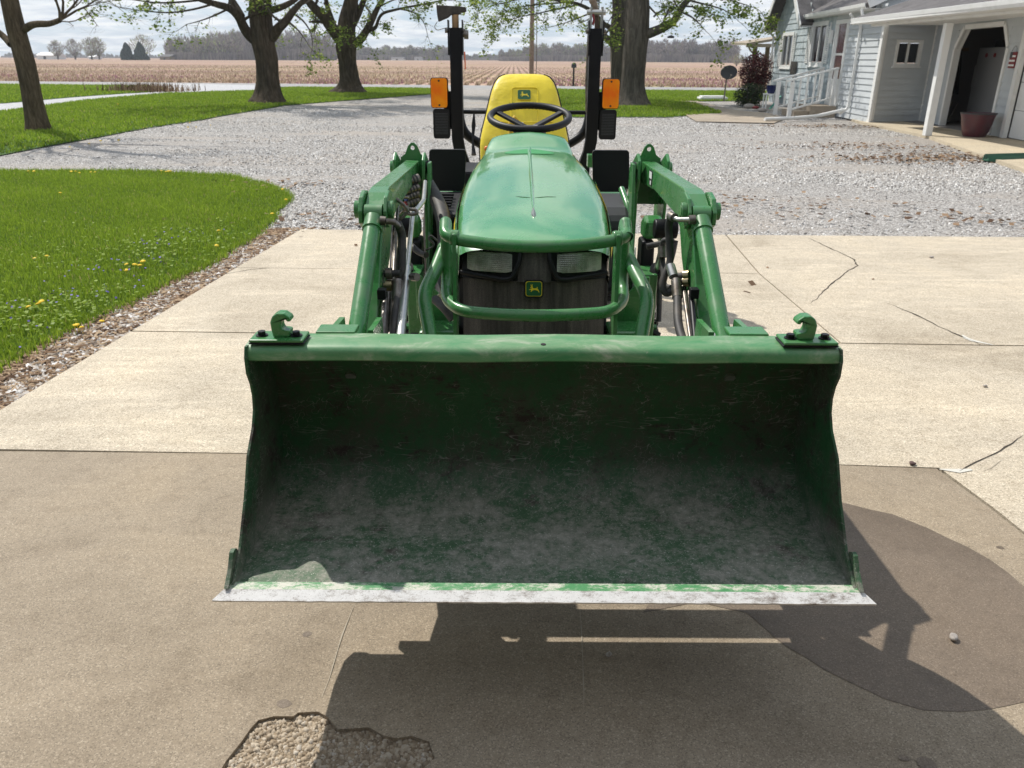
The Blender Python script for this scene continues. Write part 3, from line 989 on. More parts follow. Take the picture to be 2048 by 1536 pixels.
# stubble in the field
n = 60000
yy = 52.8 + (170 - 52.8) * rng.uniform(0, 1, n) ** 1.7
xx = rng.uniform(-.72, .72, n) * yy
row = np.round(xx / .76) * .76 + rng.normal(0, .07, n)
yy2 = yy - .12 * row
v, f, c = scatter(BL_V, BL_T, np.column_stack([row, np.maximum(yy2, 52.6 - .12 * row), np.full(n, -.08)]), np.column_stack([rng.uniform(.03, .08, n), rng.uniform(.05, .3, n), rng.uniform(.08, .26, n)]), .6)
M_stub = mat('stubble_straw', rough=.9, fn=f_tone([(0, (.22, .15, .10)), (.6, (.48, .38, .26)), (1, (.70, .60, .44))], .2))
stuff('stubble', v, f, c, M_stub)
n = 16000
q = sample_view(n, [(-60, 40), (60, 30), (80, 75), (-80, 95)], 50, 80, 1.4)
q = q[(q[:, 1] > 52.4 - .12 * q[:, 0])]
pn = np.array([noise.noise(Vector((p[0] * .12, p[1] * .2, 9))) for p in q])
q = q[pn > -.02]
v, f, c = scatter(BL_V, BL_T, np.column_stack([q, np.full(len(q), -.08)]), np.column_stack([np.full(len(q), .08), np.full(len(q), .1), rng.uniform(.08, .2, len(q))]), .6)
M_henbit = mat('henbit_flowers', rough=.9, fn=f_tone([(0, (.20, .14, .10)), (.5, (.34, .15, .22)), (1, (.46, .22, .34))], .2))
stuff('henbit', v, f, c, M_henbit)
# dry ornamental tuft by the path
g0 = gp(285, 190)
n = 900
q = np.column_stack([g0.x + rng.normal(0, .9, n), g0.y + rng.normal(0, .7, n)])
v, f, c = scatter(BL_V, BL_T, np.column_stack([q, np.full(n, -.01)]), np.column_stack([np.full(n, .04), rng.uniform(.1, .5, n), rng.uniform(.1, .5, n)]), .7)
o = finish('dry_bush', np_mesh('dry_bush', v, f, c), M_mulch)
tag(o, 'low brown dry bush at the bend of the pale path on the far left', 'bush')

# dandelions
DG = 'dandelions flowering in the lawn'
dl = [((145, 654), 'a'), ((152, 655), 'a'), ((161, 658), 'a'), ((199, 646), 'a'), ((57, 619), 'b'), ((75, 613), 'b'), ((84, 609), 'b'), ((249, 544), 'c'), ((252, 532), 'c'), ((265, 534), 'c'), ((276, 536), 'c'),
      ((284, 528), 'c'), ((67, 522), 'd'), ((89, 519), 'd'), ((428, 494), 'e'), ((434, 465), 'e'), ((541, 431), 'f'), ((567, 402), 'f'), ((561, 380), 'f'), ((115, 393), 'g'), ((53, 351), 'h'), ((64, 351), 'h'),
      ((138, 351), 'i'), ((145, 350), 'i'), ((153, 352), 'i'), ((178, 351), 'j'), ((186, 351), 'j'), ((317, 347.5), 'k'), ((327, 348), 'k'), ((333, 348), 'k'), ((337, 348), 'k'),
      ((136, 302), 'm'), ((174, 295), 'm'), ((196, 291), 'm'), ((232, 288), 'm'), ((370, 262), 'n'), ((387, 260), 'n'), ((415, 256), 'n'), ((375, 251), 'n'), ((229, 217), 'o')]
DLAB = {'a': 'yellow dandelion beside the pebble strip at the front lawn edge', 'b': 'yellow dandelion in the front cluster near the left border of the photo', 'c': 'yellow dandelion in the five-flower cluster in the middle of the near lawn',
        'd': 'yellow dandelion, one of a pair far left in the near lawn', 'e': 'yellow dandelion near the mulch strip where the slab narrows', 'f': 'small dandelion at the rounded tip of the near lawn by the gravel',
        'g': 'lone small dandelion in the back left of the near lawn', 'h': 'dandelion of the leftmost pair on the far rim of the near lawn', 'i': 'dandelion of the trio on the far rim of the near lawn',
        'j': 'dandelion of the second pair on the far rim of the near lawn', 'k': 'dandelion of the rightmost cluster on the far rim of the near lawn', 'm': 'small dandelion on the gravel-side rim of the middle lawn, in front of the leaning tree',
        'n': 'small dandelion on the rim of the middle lawn left of the dark forked tree', 'o': 'lone dandelion out in the middle lawn between the two trees'}


def dandelion():
    m = MB()
    m.lathe((0, 0, .05), [(.0001, .012), (.008, .011), (.015, .006), (.018, .0), (.012, -.003), (.0001, -.004)], 10)
    for k in range(14):
        a = k * 2.4; r_ = .016
        m.add([(r_ * .5 * math.cos(a - .2), r_ * .5 * math.sin(a - .2), .060), (r_ * 1.4 * math.cos(a), r_ * 1.4 * math.sin(a), .056), (r_ * .5 * math.cos(a + .2), r_ * .5 * math.sin(a + .2), .060)], [(0, 1, 2)])
    m.tube([(0, 0, -.01), (.003, 0, .03), (0, 0, .05)], .0015, 4)
    return m


d0 = None
for i, (q, k) in enumerate(dl):
    if d0 is None:
        o = d0 = dandelion().build('dandelion', M_dand, fix=False)
    else:
        o = d0.copy(); col.objects.link(o)
    c = gp(*q, .05) * SET; o.location = (c.x, c.y, 0); o.rotation_euler = (random.uniform(-.3, .3), random.uniform(-.3, .3), random.uniform(0, 6))
    s = random.uniform(.8, 1.15) * (1.3 if q[1] < 320 else 1.0); o.scale = (s, s, s * .75)
    tag(o, DLAB[k], 'flower', DG)

# stray stones


def stone(q, size, label, m, sq=.6):
    c = gp(*q)
    b = MB(); b.sphere((0, 0, size * sq * .8), size, 12, 8, (1, .75, sq))
    b.v = [tuple(Vector(p) * (1 + .35 * noise.noise(Vector(p) * (1.1 / size) + Vector((q[0], 0, 0))))) for p in b.v]
    o = b.build('stone', m, smooth=40); o.location = (c.x * SET, c.y * SET, 0.003); o.rotation_euler.z = q[0]
    tag(o, label, 'stone')


stone((1911, 1270), .014, 'pale pitted pebble on the damp patch right of the bucket', M_stone)
stone((1223, 1311), .009, 'small pale pebble in the bucket shadow below the cutting edge', M_stone)
stone((1826, 921), .016, 'reddish brown stone chip on the slab joint right of the bucket', mat('red_brown_stone', base=(.10, .06, .055), rough=.9), .35)
stone((1860, 507), .018, 'dark crumb lying on the back slab far right', M_stone, .4)
stone((1970, 764), .012, 'tiny grey crumb on the exposed aggregate right of the bucket', M_stone, .5)

# ================================================================ TREES


class Tree:
    def __init__(s, seed):
        s.r = random.Random(seed); s.wood = MB(); s.tw = MB(); s.lv = []

    def grow(s, p, d, L, r, lvl, up=.06, leafy=1.0, spread=.9, first=True):
        n = 5 if lvl else 3
        pts = [Vector(p)]; d = Vector(d).normalized(); rs = [r]
        for i in range(n):
            w = Vector((s.r.uniform(-1, 1), s.r.uniform(-1, 1), s.r.uniform(-1, 1))) * .26
            d = (d + w + Vector((0, 0, up))).normalized()
            pts.append(pts[-1] + d * L / n); rs.append(r * (1 - .62 * (i + 1) / n))
        (s.wood if r > .05 else s.tw).tube(pts, rs, 8 if r > .05 else (4 if r > .012 else 3), cap=False)
        if lvl > 0:
            for k in range(s.r.choice((3, 4, 4))):
                t = s.r.uniform(.3, 1.0); j = min(n - 1, int(t * n)); q = pts[j].lerp(pts[j + 1], t * n - j)
                dv = (pts[j + 1] - pts[j]).normalized()
                side = Vector((s.r.uniform(-1, 1), s.r.uniform(-1, 1), s.r.uniform(-.6, .9)))
                side = (side - dv * side.dot(dv)).normalized()
                s.grow(q, dv + side * spread * s.r.uniform(.6, 1.2), L * s.r.uniform(.5, .75), rs[j] * .55, lvl - 1, up, leafy, spread, False)
        if lvl <= 1:
            for q in pts[1:]:
                if s.r.random() < leafy:
                    for _ in range(s.r.choice((2, 3, 5))):
                        s.lv.append(q + Vector((s.r.gauss(0, .07), s.r.gauss(0, .07), s.r.gauss(-.02, .06))))

    def finish(s, name, label, bark, base, leaf=.05, leafm=None, group=None, cat='tree'):
        root = empty(name, base, label, cat, group)
        s.wood.build('trunk', bark, root, smooth=60, fix=False)
        if s.tw.v: s.tw.build('branches', M_twig if leafm is None else bark, root, fix=False)
        if s.lv:
            P3 = np.array([tuple(q) for q in s.lv]); n = len(P3)
            LV = np.array([[-.5, 0, 0], [0, -.4, .1], [.5, 0, 0], [0, .45, .12]], float)
            v, f, c = scatter(LV, np.array([[0, 1, 2, 3]]), P3, rng.uniform(.6, 1.4, n) * leaf, 1.3)
            finish('crown', np_mesh('crown', v, f, c), leafm or M_leaf, root)
        return root


def flare_trunk(T, pts, rs, lump=.16, seed=0, base_z=0, flare=1.5, n=64):
    P_ = []; R_ = []
    pts = [Vector(p) for p in pts]
    m = len(pts) - 1
    N_ = 60
    for i in range(N_ + 1):
        t = i / N_ * m; j = min(m - 1, int(t)); p = pts[j].lerp(pts[j + 1], t - j); r = rs[j] + (rs[j + 1] - rs[j]) * (t - j)
        hgt = p.z - base_z
        r *= 1 + (flare - 1) * math.exp(-max(hgt, 0) / .22)
        P_.append(p); R_.append(r)
    T.wood.tube(P_, R_, n, cap=False, lump=lump, seed=seed)


def limb(T, q, r0, r1, lvl=2, leafy=1., every=.5, L=1.2, up=.02, lump=.12, sub=True, end=True, spread=.9):
    """q: list of places along the limb; side shoots sprout along it"""
    pts = fillet(q, 1.0, 5)
    m = len(pts)
    rs = [r0 + (r1 - r0) * i / (m - 1) for i in range(m)]
    T.wood.tube(pts, rs, 10, cap=False, lump=lump, seed=T.r.random() * 9)
    acc = 0
    for i in range(1, m):
        acc += (pts[i] - pts[i - 1]).length
        if sub and acc > every and i > m * .2:
            acc = 0
            dv = (pts[i] - pts[i - 1]).normalized()
            side = Vector((T.r.uniform(-1, 1), T.r.uniform(-1, 1), T.r.uniform(-.7, .8))); side = (side - dv * side.dot(dv)).normalized()
            T.grow(pts[i], dv * .5 + side, L * T.r.uniform(.6, 1.2), max(rs[i] * .35, .012), lvl, up, leafy, spread)
    if end: T.grow(pts[-1], (pts[-1] - pts[-2]), L * 1.6, r1, lvl + 1, up, leafy, spread)


# 1: leaning tree at the left border, still bare
T = Tree(11); Y = 18.0
b = aty(72, 272, Y)
A = lambda px, py, dy=0.: aty(px, py, Y + dy)
flare_trunk(T, [(b.x, b.y, -.1), A(60, 215), A(45, 140), A(25, 70), A(8, 0), A(-20, -90), A(-60, -190)], [.225, .20, .19, .178, .165, .14, .11], .09, 1, 0, 1.25)
limb(T, [A(40, 70), A(58, 58, -.2), A(92, 58, -.3), A(112, 50, -.3)], .075, .05, 2, 0, .9, .8, end=False)
for dd, L in (((.6, -.1, .8), 1.0), ((.1, 0, 1), .9), ((1, .1, .25), 1.1), ((.9, .3, .6), .9)):
    T.grow(A(112, 50, -.3), dd, L, .03, 3, .03, 0)
limb(T, [A(15, 100), A(2, 85, .2), A(-30, 60, .3), A(-80, 10, .4)], .07, .05, 2, 0, .8, 1.0)
for dd in ((-.5, .3, 1), (.4, -.3, 1), (0, .5, .9), (-.9, -.2, .6)):
    T.grow(A(-60, -190), dd, 3.2, .12, 4, .1, 0)
T.finish('bare_tree', 'leaning leafless tree with ridged brown bark at the left border of the middle lawn', M_barkl, (b.x, b.y, 0), leafm=M_leaf)

# 2: dark forked maple
T = Tree(21); Y = 30.0
b = aty(530, 210, Y)
flare_trunk(T, [(b.x, b.y, -.1), A(530, 170), A(524, 120), A(516, 80), A(514, 40), A(514, 0), A(510, -60)], [.45, .37, .375, .39, .36, .34, .30], .22, 5, 0, 1.6)
limb(T, [A(500, 84), A(482, 66, -.3), A(470, 38, -.6), A(452, 22, -1), A(420, 14, -1.3), A(380, 2, -1.5), A(340, -12, -1.8)], .19, .06, 2, 1., .7, 1.3)
limb(T, [A(474, 40, -.6), A(462, 18, -.4), A(448, -6, -.3), A(430, -50, 0)], .14, .07, 2, 1., .8, 1.3)
limb(T, [A(536, 82), A(548, 62, -.2), A(562, 50, -.3), A(576, 30, -.4), A(590, 14, -.4), A(612, -6, -.6)], .17, .08, 2, 1., .7, 1.2)
limb(T, [A(528, 28), A(560, 18, .3), A(590, 0, .6), A(620, -40, .9)], .12, .06, 2, 1., .8, 1.2)
# long low shoots with young leaves reaching left
for q, s in (([A(420, 14, -1.3), A(380, 26, -1.9), A(330, 34, -2.2), A(280, 30, -2.4), A(235, 24, -2.6)], 0), ([A(400, 6, -1.4), A(350, 12, -2), A(300, 14, -2.4), A(250, 6, -2.8), A(215, 8, -3)], 1),
             ([A(452, 22, -1), A(425, 36, -1.3), A(395, 48, -1.6), A(365, 56, -1.8)], 2), ([A(576, 30, -.4), A(600, 46, -.6), A(615, 70, -.8), A(618, 92, -.9)], 3), ([A(560, 40, -.3), A(590, 66, -.6), A(606, 88, -.6)], 3)):
    limb(T, q, .035, .012, 1, 1.0 if s < 2 else .35, .3, .55, -.06, 0, True, True, 1.1)
for dd, L in (((-.6, .2, .8), 3.6), ((.5, .4, .9), 3.6), ((0, -.6, 1), 3.4), ((-.9, -.3, .5), 4), ((.9, -.2, .55), 4), ((0, .7, .8), 3.4)):
    T.grow(A(512, -50), dd, L, .2, 4, .08, .8)
T.finish('maple_tree', 'dark furrowed maple with low forks on the middle lawn, nearest of the leafing trees', M_barkd, (b.x, b.y, 0), leaf=.085)

# 3: second dark maple
T = Tree(31); Y = 39.5
b = aty(692, 187, Y)
flare_trunk(T, [(b.x, b.y, -.1), A(692, 165), A(688, 130), A(684, 98), A(684, 70), A(690, 30), A(694, 0), A(700, -50)], [.56, .45, .42, .47, .40, .34, .30, .25], .2, 8, 0, 1.7)
limb(T, [A(674, 82), A(656, 60, -.2), A(640, 38, -.4), A(622, 22, -.5), A(604, 2, -.6), A(590, -30, -.6)], .30, .14, 2, 1., .8, 1.3)
limb(T, [A(700, 92), A(714, 82, -.2), A(727, 62, -.2), A(738, 40, -.3), A(747, 18, -.3), A(762, -6, -.4)], .20, .10, 2, 1., .7, 1.3)
limb(T, [A(729, 64, -.2), A(744, 60, -.5), A(752, 30, -.8), A(790, 20, -1.2), A(830, 12, -1.5), A(870, 4, -1.7)], .09, .03, 2, .8, .6, 1.0)
limb(T, [A(662, 60), A(645, 16, .3), A(640, -20, .3)], .13, .08, 2, 1., .7, 1.2)
limb(T, [A(694, 60), A(712, 24, .3), A(724, -10, .4)], .18, .12, 2, 1., .7, 1.2)
for q, s in (([A(604, 6, -.6), A(585, 20, -.9), A(572, 40, -1), A(560, 52, -1)], .6), ([A(790, 20, -1.2), A(822, 26, -1.5), A(842, 48, -1.6), A(848, 74, -1.7)], .25), ([A(747, 18, -.3), A(790, -4, -.7), A(850, -2, -1), A(910, 4, -1.3)], .8),
             ([A(700, 30, -.4), A(700, 50, -.9), A(712, 60, -1)], 1), ([A(628, 26, -.5), A(620, 50, -.9), A(622, 72, -1)], .3), ([A(640, 10, -.4), A(650, 30, -.9), A(660, 44, -1.1)], 1)):
    limb(T, q, .035, .012, 1, s, .3, .6, -.06, 0, True, True, 1.1)
for dd, L in (((-.6, .2, .8), 3.6), ((.5, .4, .9), 3.6), ((0, -.6, 1), 3.4), ((-.9, -.3, .4), 4.2), ((.9, -.2, .45), 4.2), ((0, .7, .8), 3.4)):
    T.grow(A(698, -40), dd, L, .2, 4, .08, .8)
T.finish('maple_tree', 'dark flared maple by the driveway between the forked maple and the roll bar', M_barkd, (b.x, b.y, 0), leaf=.10)

# 4: tree behind (left trunk of the pair)
T = Tree(41); Y = 33.5
b = aty(1236, 196, Y)
flare_trunk(T, [(b.x, b.y, -.1), A(1236, 150), A(1234, 100), A(1232, 60), A(1234, 20), A(1230, -30), A(1226, -70)], [.45, .40, .38, .38, .32, .28, .24], .14, 3, 0, 1.4)
limb(T, [A(1226, 92), A(1210, 78, -.3), A(1196, 66, -.5), A(1186, 40, -.7), A(1178, 10, -.9), A(1176, -30, -1)], .14, .09, 2, 1., .8, 1.2)
limb(T, [A(1226, 66), A(1208, 50, -.2), A(1200, 46, -.3), A(1180, 22, -.5), A(1150, 6, -.9), A(1110, 0, -1.2), A(1060, -6, -1.5)], .11, .04, 2, 1., .6, 1.2)
limb(T, [A(1242, 30), A(1254, 10), A(1262, -20), A(1275, -60)], .10, .07, 2, 1., .7, 1.2)
for q, s in (([A(1150, 8, -.9), A(1110, 16, -1.4), A(1070, 26, -1.8), A(1030, 34, -2.1), A(992, 46, -2.3)], 1), ([A(1120, 4, -1.2), A(1070, 8, -1.8), A(1030, 14, -2.1), A(1000, 22, -2.3)], 1),
             ([A(1180, 22, -.6), A(1150, 34, -1.2), A(1120, 46, -1.5), A(1090, 54, -1.7)], .6), ([A(1060, -6, -1.5), A(1020, 0, -2), A(985, 10, -2.2)], 1), ([A(1240, 20, -.5), A(1215, 30, -1), A(1205, 50, -1.2)], .7), ([A(1190, 0, -.9), A(1150, -4, -1.5), A(1090, -4, -2), A(1050, 12, -2.2)], 1.)):
    limb(T, q, .032, .010, 1, s, .26, .5, -.05, 0, True, True, 1.1)
for dd, L in (((-.6, .2, .8), 3.6), ((.5, .4, .9), 3.2), ((0, -.6, 1), 3.4), ((-.9, -.3, .5), 4), ((0, .7, .8), 3.4)):
    T.grow(A(1228, -60), dd, L, .18, 4, .08, .8)
T.finish('maple_tree', 'slimmer maple standing behind its thick grey neighbour right of the roll bar', M_barkg, (b.x, b.y, 0), leaf=.085)

# 5: thick grey trunk in front
T = Tree(51); Y = 29.5
b = aty(1258, 206, Y)
flare_trunk(T, [(b.x, b.y, -.1), A(1258, 170), A(1262, 120), A(1266, 70), A(1268, 20), A(1268, -20), A(1266, -70)], [.46, .40, .39, .40, .39, .36, .30], .10, 6, 0, 1.5)
limb(T, [A(1280, 68), A(1302, 60, -.3), A(1324, 50, -.5), A(1342, 38, -.6), A(1352, 16, -.6), A(1368, -6, -.7), A(1400, -30, -.8)], .16, .09, 2, 1., .7, 1.1)
for q, s in (([A(1366, -4, -.7), A(1400, 4, -1.2), A(1440, 14, -1.5), A(1462, 30, -1.7)], 1), ([A(1350, 18, -.6), A(1376, 30, -1), A(1392, 44, -1.2), A(1404, 58, -1.3)], 1), ([A(1390, -20, -.8), A(1440, -8, -1.2), A(1475, 2, -1.5), A(1505, 12, -1.8)], 1),
             ([A(1300, 30, .8), A(1310, 20, .5), A(1330, 8, .3)], 1.), ([A(1355, 8, -.6), A(1385, 10, -1.2), A(1420, 26, -1.6)], 1), ([A(1290, 10, -.4), A(1305, 26, -.8), A(1312, 36, -1)], 1)):
    limb(T, q, .032, .010, 1, s, .26, .5, -.05, 0, True, True, 1.1)
for dd, L in (((-.6, .2, .8), 3.6), ((.5, .4, .9), 3.6), ((0, -.6, 1), 3.4), ((.9, -.2, .55), 4), ((0, .7, .8), 3.4)):
    T.grow(A(1266, -60), dd, L, .2, 4, .08, .8)
T.finish('maple_tree', 'thick grey-barked maple in front of the pair right of the roll bar', M_barkg, (b.x, b.y, 0), leaf=.085)

# bird feeder hanging from the limb of the grey maple
Y = 28.9
root = empty('bird_feeder', A(1333, 73), 'small flat bird feeder hanging on a wire from the limb right of the grey maple', 'bird feeder')
m = MB(); c = A(1334, 71); m.box(c.x - .10, c.x + .10, c.y - .07, c.y + .07, c.z - .03, c.z + .015); m.prism([(c.x - .12, c.z + .02), (c.x + .12, c.z + .02), (c.x, c.z + .06)], 'y', c.y - .08, c.y + .08)
m.build('tray', M_dark, root)
m = MB(); m.tube([(c.x, c.y, c.z + .05), A(1336, 60), A(1334, 52), A(1332, 45)], .004, 5); m.build('wire', M_dsteel, root)

# ---------------------------------------------------------------- far trees
TW_V = np.array([[-.5, 0, 0], [.5, 0, 0], [0, 0, 1]], float); TW_F = np.array([[0, 1, 2]])


def far_crown(cx, cy, h, w, n, green=.0, trunk=.25, tw=.35, seed=0, round_=1.25):
    """arrays for one bare or budding tree seen from far away"""
    r = np.random.default_rng(seed)
    u = r.uniform(0, 1, n); a = r.uniform(0, 2 * math.pi, n)
    zz = trunk + (1 - trunk) * u
    prof = np.sin(np.clip((zz - trunk * .7) / (1 - trunk * .7), 0, 1) ** round_ * math.pi) ** .6
    rad = w / 2 * prof * np.sqrt(r.uniform(.05, 1, n))
    P_ = np.column_stack([cx + rad * np.cos(a), cy + rad * np.sin(a), zz * h * (.92 + .08 * np.sin(a * 3 + cx)) - .1])
    L = r.uniform(.05, .13, n) * h
    v = np.repeat(TW_V[None], n, 0) * np.column_stack([r.uniform(.5, 1.3, n) * tw, np.ones(n), L])[:, None, :]
    ang = r.uniform(0, math.pi, n)[:, None]
    lean = (rad / (w / 2 + .01) * .9)[:, None]
    x = v[..., 0] * np.cos(ang); y = v[..., 0] * np.sin(ang)
    x += v[..., 2] * lean * np.cos(a)[:, None]; y += v[..., 2] * lean * np.sin(a)[:, None]
    v = np.stack([x, y, v[..., 2]], -1) + P_[:, None, :]
    c = np.clip(r.uniform(0, .7, n) + (r.uniform(0, 1, n) < green) * .45, 0, 1)
    # trunk and limbs
    k = 9
    tv = []
    for j in range(k):
        aa = j * 2.4; top = np.array([cx + math.cos(aa) * w * .3, cy + math.sin(aa) * w * .3, h * (.6 + .25 * r.uniform())])
        b0 = np.array([cx, cy, -.3]) if j == 0 else np.array([cx, cy, h * trunk * r.uniform(.6, 1.3)])
        wd = h * .02 if j == 0 else h * .010
        tv.append([b0 + (-wd, 0, 0), b0 + (wd, 0, 0), top])
    tv = np.array(tv)
    V = np.concatenate([v.reshape(-1, 3), tv.reshape(-1, 3)])
    Fc = np.arange(len(V)).reshape(-1, 3)
    return V, Fc, np.concatenate([np.repeat(c, 3), np.full(3 * k, .05)])


def merge(parts):
    vs, fs, cs = [], [], []; o = 0
    for v, f, c in parts:
        vs.append(v); fs.append(f + o); cs.append(c); o += len(v)
    return np.concatenate(vs), np.concatenate(fs), np.concatenate(cs)


def topz(px, py, Y): return aty(px, py, Y).z


woods = [  # px0, px1, top py at ends, distance, trees, green share
    (330, 470, 88, 70, 560, 46, .22), (440, 655, 68, 74, 600, 70, .04), (600, 668, 84, 96, 650, 20, .15),
    (700, 905, 97, 95, 800, 60, .25), (905, 1000, 110, 108, 1000, 30, .2), (995, 1080, 100, 98, 720, 26, .3), (1040, 1225, 90, 84, 700, 48, .22),
    (1270, 1462, 80, 78, 620, 64, .05), (0, 340, 117, 116, 1200, 60, .2), (1440, 1540, 104, 108, 560, 12, .35)]
pa = []
sd_ = 100
for (x0, x1, t0, t1, Yw, n, g) in woods:
    for i in range(n):
        t = (i + .5) / n + random.uniform(-.3, .3) / n
        px = x0 + (x1 - x0) * t; Yy = Yw + random.uniform(-30, 30)
        c = aty(px, 122, Yy); h = max(3., topz(px, t0 + (t1 - t0) * t, Yy)) * random.uniform(.72, 1.12)
        sd_ += 1
        pa.append(far_crown(c.x, Yy, h, h * random.uniform(.45, .8), 420, g * random.uniform(0, 2.2), .12, Yw * .0011, sd_))
    # undergrowth closing the foot of the wood
    nb = int((x1 - x0) * 30)
    t = rng.uniform(0, 1, nb); px = x0 + (x1 - x0) * t
    Yb = Yw + rng.uniform(-32, -20, nb)
    xb = (px - 1024) / F / 1.08 * Yb
    hb = np.maximum(1.5, (topz(x0, t0, Yw)) * .42) * rng.uniform(.5, 1.1, nb)
    v = np.repeat(TW_V[None], nb, 0) * np.column_stack([rng.uniform(.5, 1.5, nb) * Yw * .0016, np.ones(nb), hb])[:, None, :]
    v[..., 0] += v[..., 2] * rng.uniform(-.2, .2, nb)[:, None]
    v += np.column_stack([xb, Yb, np.full(nb, -.4)])[:, None, :]
    pa.append((v.reshape(-1, 3), np.arange(nb * 3).reshape(-1, 3), np.repeat(rng.uniform(0, .75, nb), 3)))
V_, F_, C_ = merge(pa)
stuff('far_woods', V_, F_, C_, M_wmass)

FT = 'lone trees beyond the field on the left'
for k, (px, top, w, lab, g) in enumerate([(108, 91, 9, 'small round leafless tree beyond the field, beside the white barn', .2), (143, 88, 9, 'fan-shaped leafless tree beyond the field, second from the barn', .2),
                                     (176, 84, 10, 'taller budding tree beyond the field, left half of the close pair', .45), (191, 84, 9, 'taller budding tree beyond the field, right half of the close pair', .45),
                                     (281, 78, 15, 'pale budding tree rising behind the two evergreens', .5)]):
    Yf = 480.
    c = aty(px, 122, Yf); h = topz(px, top, Yf)
    root = empty('bare_tree', (c.x, Yf, 0), lab, 'tree', FT)
    v, f, cc = far_crown(c.x, Yf, h, w, 1100, g, .2, .28, 900 + k)
    finish('crown', np_mesh('crown', v, f, cc), M_wmass, root)
    m = MB(); m.tube([(c.x, Yf, -.3), (c.x, Yf, h * .35)], [.5, .35], 7); m.build('trunk', M_twig, root)
for k, (px, top, lab) in enumerate([(248, 95, 'dark pointed evergreen beyond the field, left of its twin'), (275, 93, 'dark pointed evergreen beyond the field, right of its twin')]):
    Yf = 440.; c = aty(px, 122, Yf); h = topz(px, top, Yf); n = 1600
    root = empty('evergreen_tree', (c.x, Yf, 0), lab, 'tree', 'twin evergreens beyond the field')
    r_ = np.random.default_rng(k); u = r_.uniform(0, 1, n) ** 1.3; a = r_.uniform(0, 6.28, n)
    rad = (1 - u) ** .6 * 3.4 * np.sqrt(r_.uniform(.3, 1, n)) * (1 + .22 * np.sin(a * 3 + u * 9))
    v = np.repeat(TW_V[None] - np.array([0, 0, .5]), n, 0) * np.column_stack([np.full(n, 1.1), np.ones(n), np.full(n, 1.3)])[:, None, :]
    ang = r_.uniform(0, 3.14, n)[:, None]; v = np.stack([v[..., 0] * np.cos(ang), v[..., 0] * np.sin(ang), v[..., 2]], -1)
    v += np.column_stack([c.x + rad * np.cos(a), Yf + rad * np.sin(a), .6 + u * (h - .6)])[:, None, :]
    finish('crown', np_mesh('crown', v.reshape(-1, 3), np.arange(n * 3).reshape(-1, 3), np.repeat(r_.uniform(0, 1, n), 3)), M_ever, root)
    m = MB(); m.tube([(c.x, Yf, -.3), (c.x, Yf, h * .8)], [.4, .1], 7); m.build('trunk', M_twig, root)

# small buildings beyond the field


def far_shed(px0, px1, ytop, Yf, lab, wallm, roofm, cat='barn', nm='barn', split=.45):
    a, b = aty(px0, 122, Yf), aty(px1, 122, Yf); h = topz(px0, ytop, Yf)
    root = empty(nm, ((a.x + b.x) / 2, Yf, 0), lab, cat)
    m = MB(); m.box(a.x, b.x, Yf, Yf + 14, -.3, h * (1 - split)); m.build('wall', wallm, root)
    m = MB(); m.prism([(Yf - .5, h * (1 - split) + .01), (Yf + 14.5, h * (1 - split) + .01), (Yf + 7, h)], 'x', a.x - .5, b.x + .5); m.build('roof', roofm, root)
    m = MB(); m.box(a.x + (b.x - a.x) * .4, a.x + (b.x - a.x) * .55, Yf - .1, Yf - .02, -.2, h * .4); m.build('door', M_dplas, root)


far_shed(66, 99, 114.5, 500, 'long white barn beyond the field at the far left', M_white, M_white)
far_shed(169, 178, 120, 600, 'tiny white shed beyond the field below the close pair of trees', M_white, M_white, 'shed', 'shed')
far_shed(775, 800, 117, 740, 'pale low farmhouse beyond the field, left of the roll bar', M_white, M_shingle, 'house', 'farmhouse')
far_shed(822, 836, 116, 740, 'small dark-roofed house beyond the field next to the roll bar', M_siding, M_shingle, 'house', 'farmhouse')
far_shed(312, 332, 116, 520, 'low dark house at the left end of the woods', M_polew, M_shingle, 'house', 'farmhouse')

# utility pole, mailbox
Y = 55.
b = A(1056, 160)
root = empty('utility_pole', (b.x, Y, 0), 'tall weathered wooden utility pole behind the tractor seat, across the road', 'utility pole')
m = MB(); m.tube([(b.x, Y, -.2), (b.x, Y, 10.5)], [.16, .11], 12); m.build('pole', M_polew, root)
m = MB(); m.tube([(b.x + .32, Y - .1, -.1), (b.x + .27, Y - .1, 9.5)], .025, 6); m.build('guy_wire', M_dsteel, root)
m = MB(); m.box(b.x - 1.2, b.x + 1.2, Y - .18, Y - .07, 9.2, 9.35); m.build('crossarm', M_polew, root)
Y = 52.
b = A(1140, 168)
root = empty('mailbox', (b.x, Y, 0), 'black mailbox on a thin dark post at the far edge of the road', 'mailbox')
m = MB(); m.tube([(b.x, Y, -.1), (b.x, Y, 1.0)], .055, 8); m.build('post', M_black, root)
m = MB(); m.prism([(b.x - .14, 1.0), (b.x + .14, 1.0), (b.x + .14, 1.17), (b.x + .08, 1.27), (b.x, 1.3), (b.x - .08, 1.27), (b.x - .14, 1.17)], 'y', Y - .3, Y + .25); m.build('box', M_black, root)
m = MB(); m.prism([(b.x - .125, 1.015), (b.x + .125, 1.015), (b.x + .125, 1.16), (b.x + .07, 1.25), (b.x, 1.28), (b.x - .07, 1.25), (b.x - .125, 1.16)], 'y', Y - .315, Y - .302); m.build('door', M_dplas, root)

# ================================================================ TRACTOR
X0 = 0.072
UNIT[0] = 1.0                             # the tractor is measured in metres
TR = empty('tractor', (X0, 3.3, 0), 'green compact tractor with a front loader bucket and yellow seat, parked on the concrete', 'tractor')


def part(m, name, ma, parent=TR, **k):
    return m.build(name, ma, parent, **k)


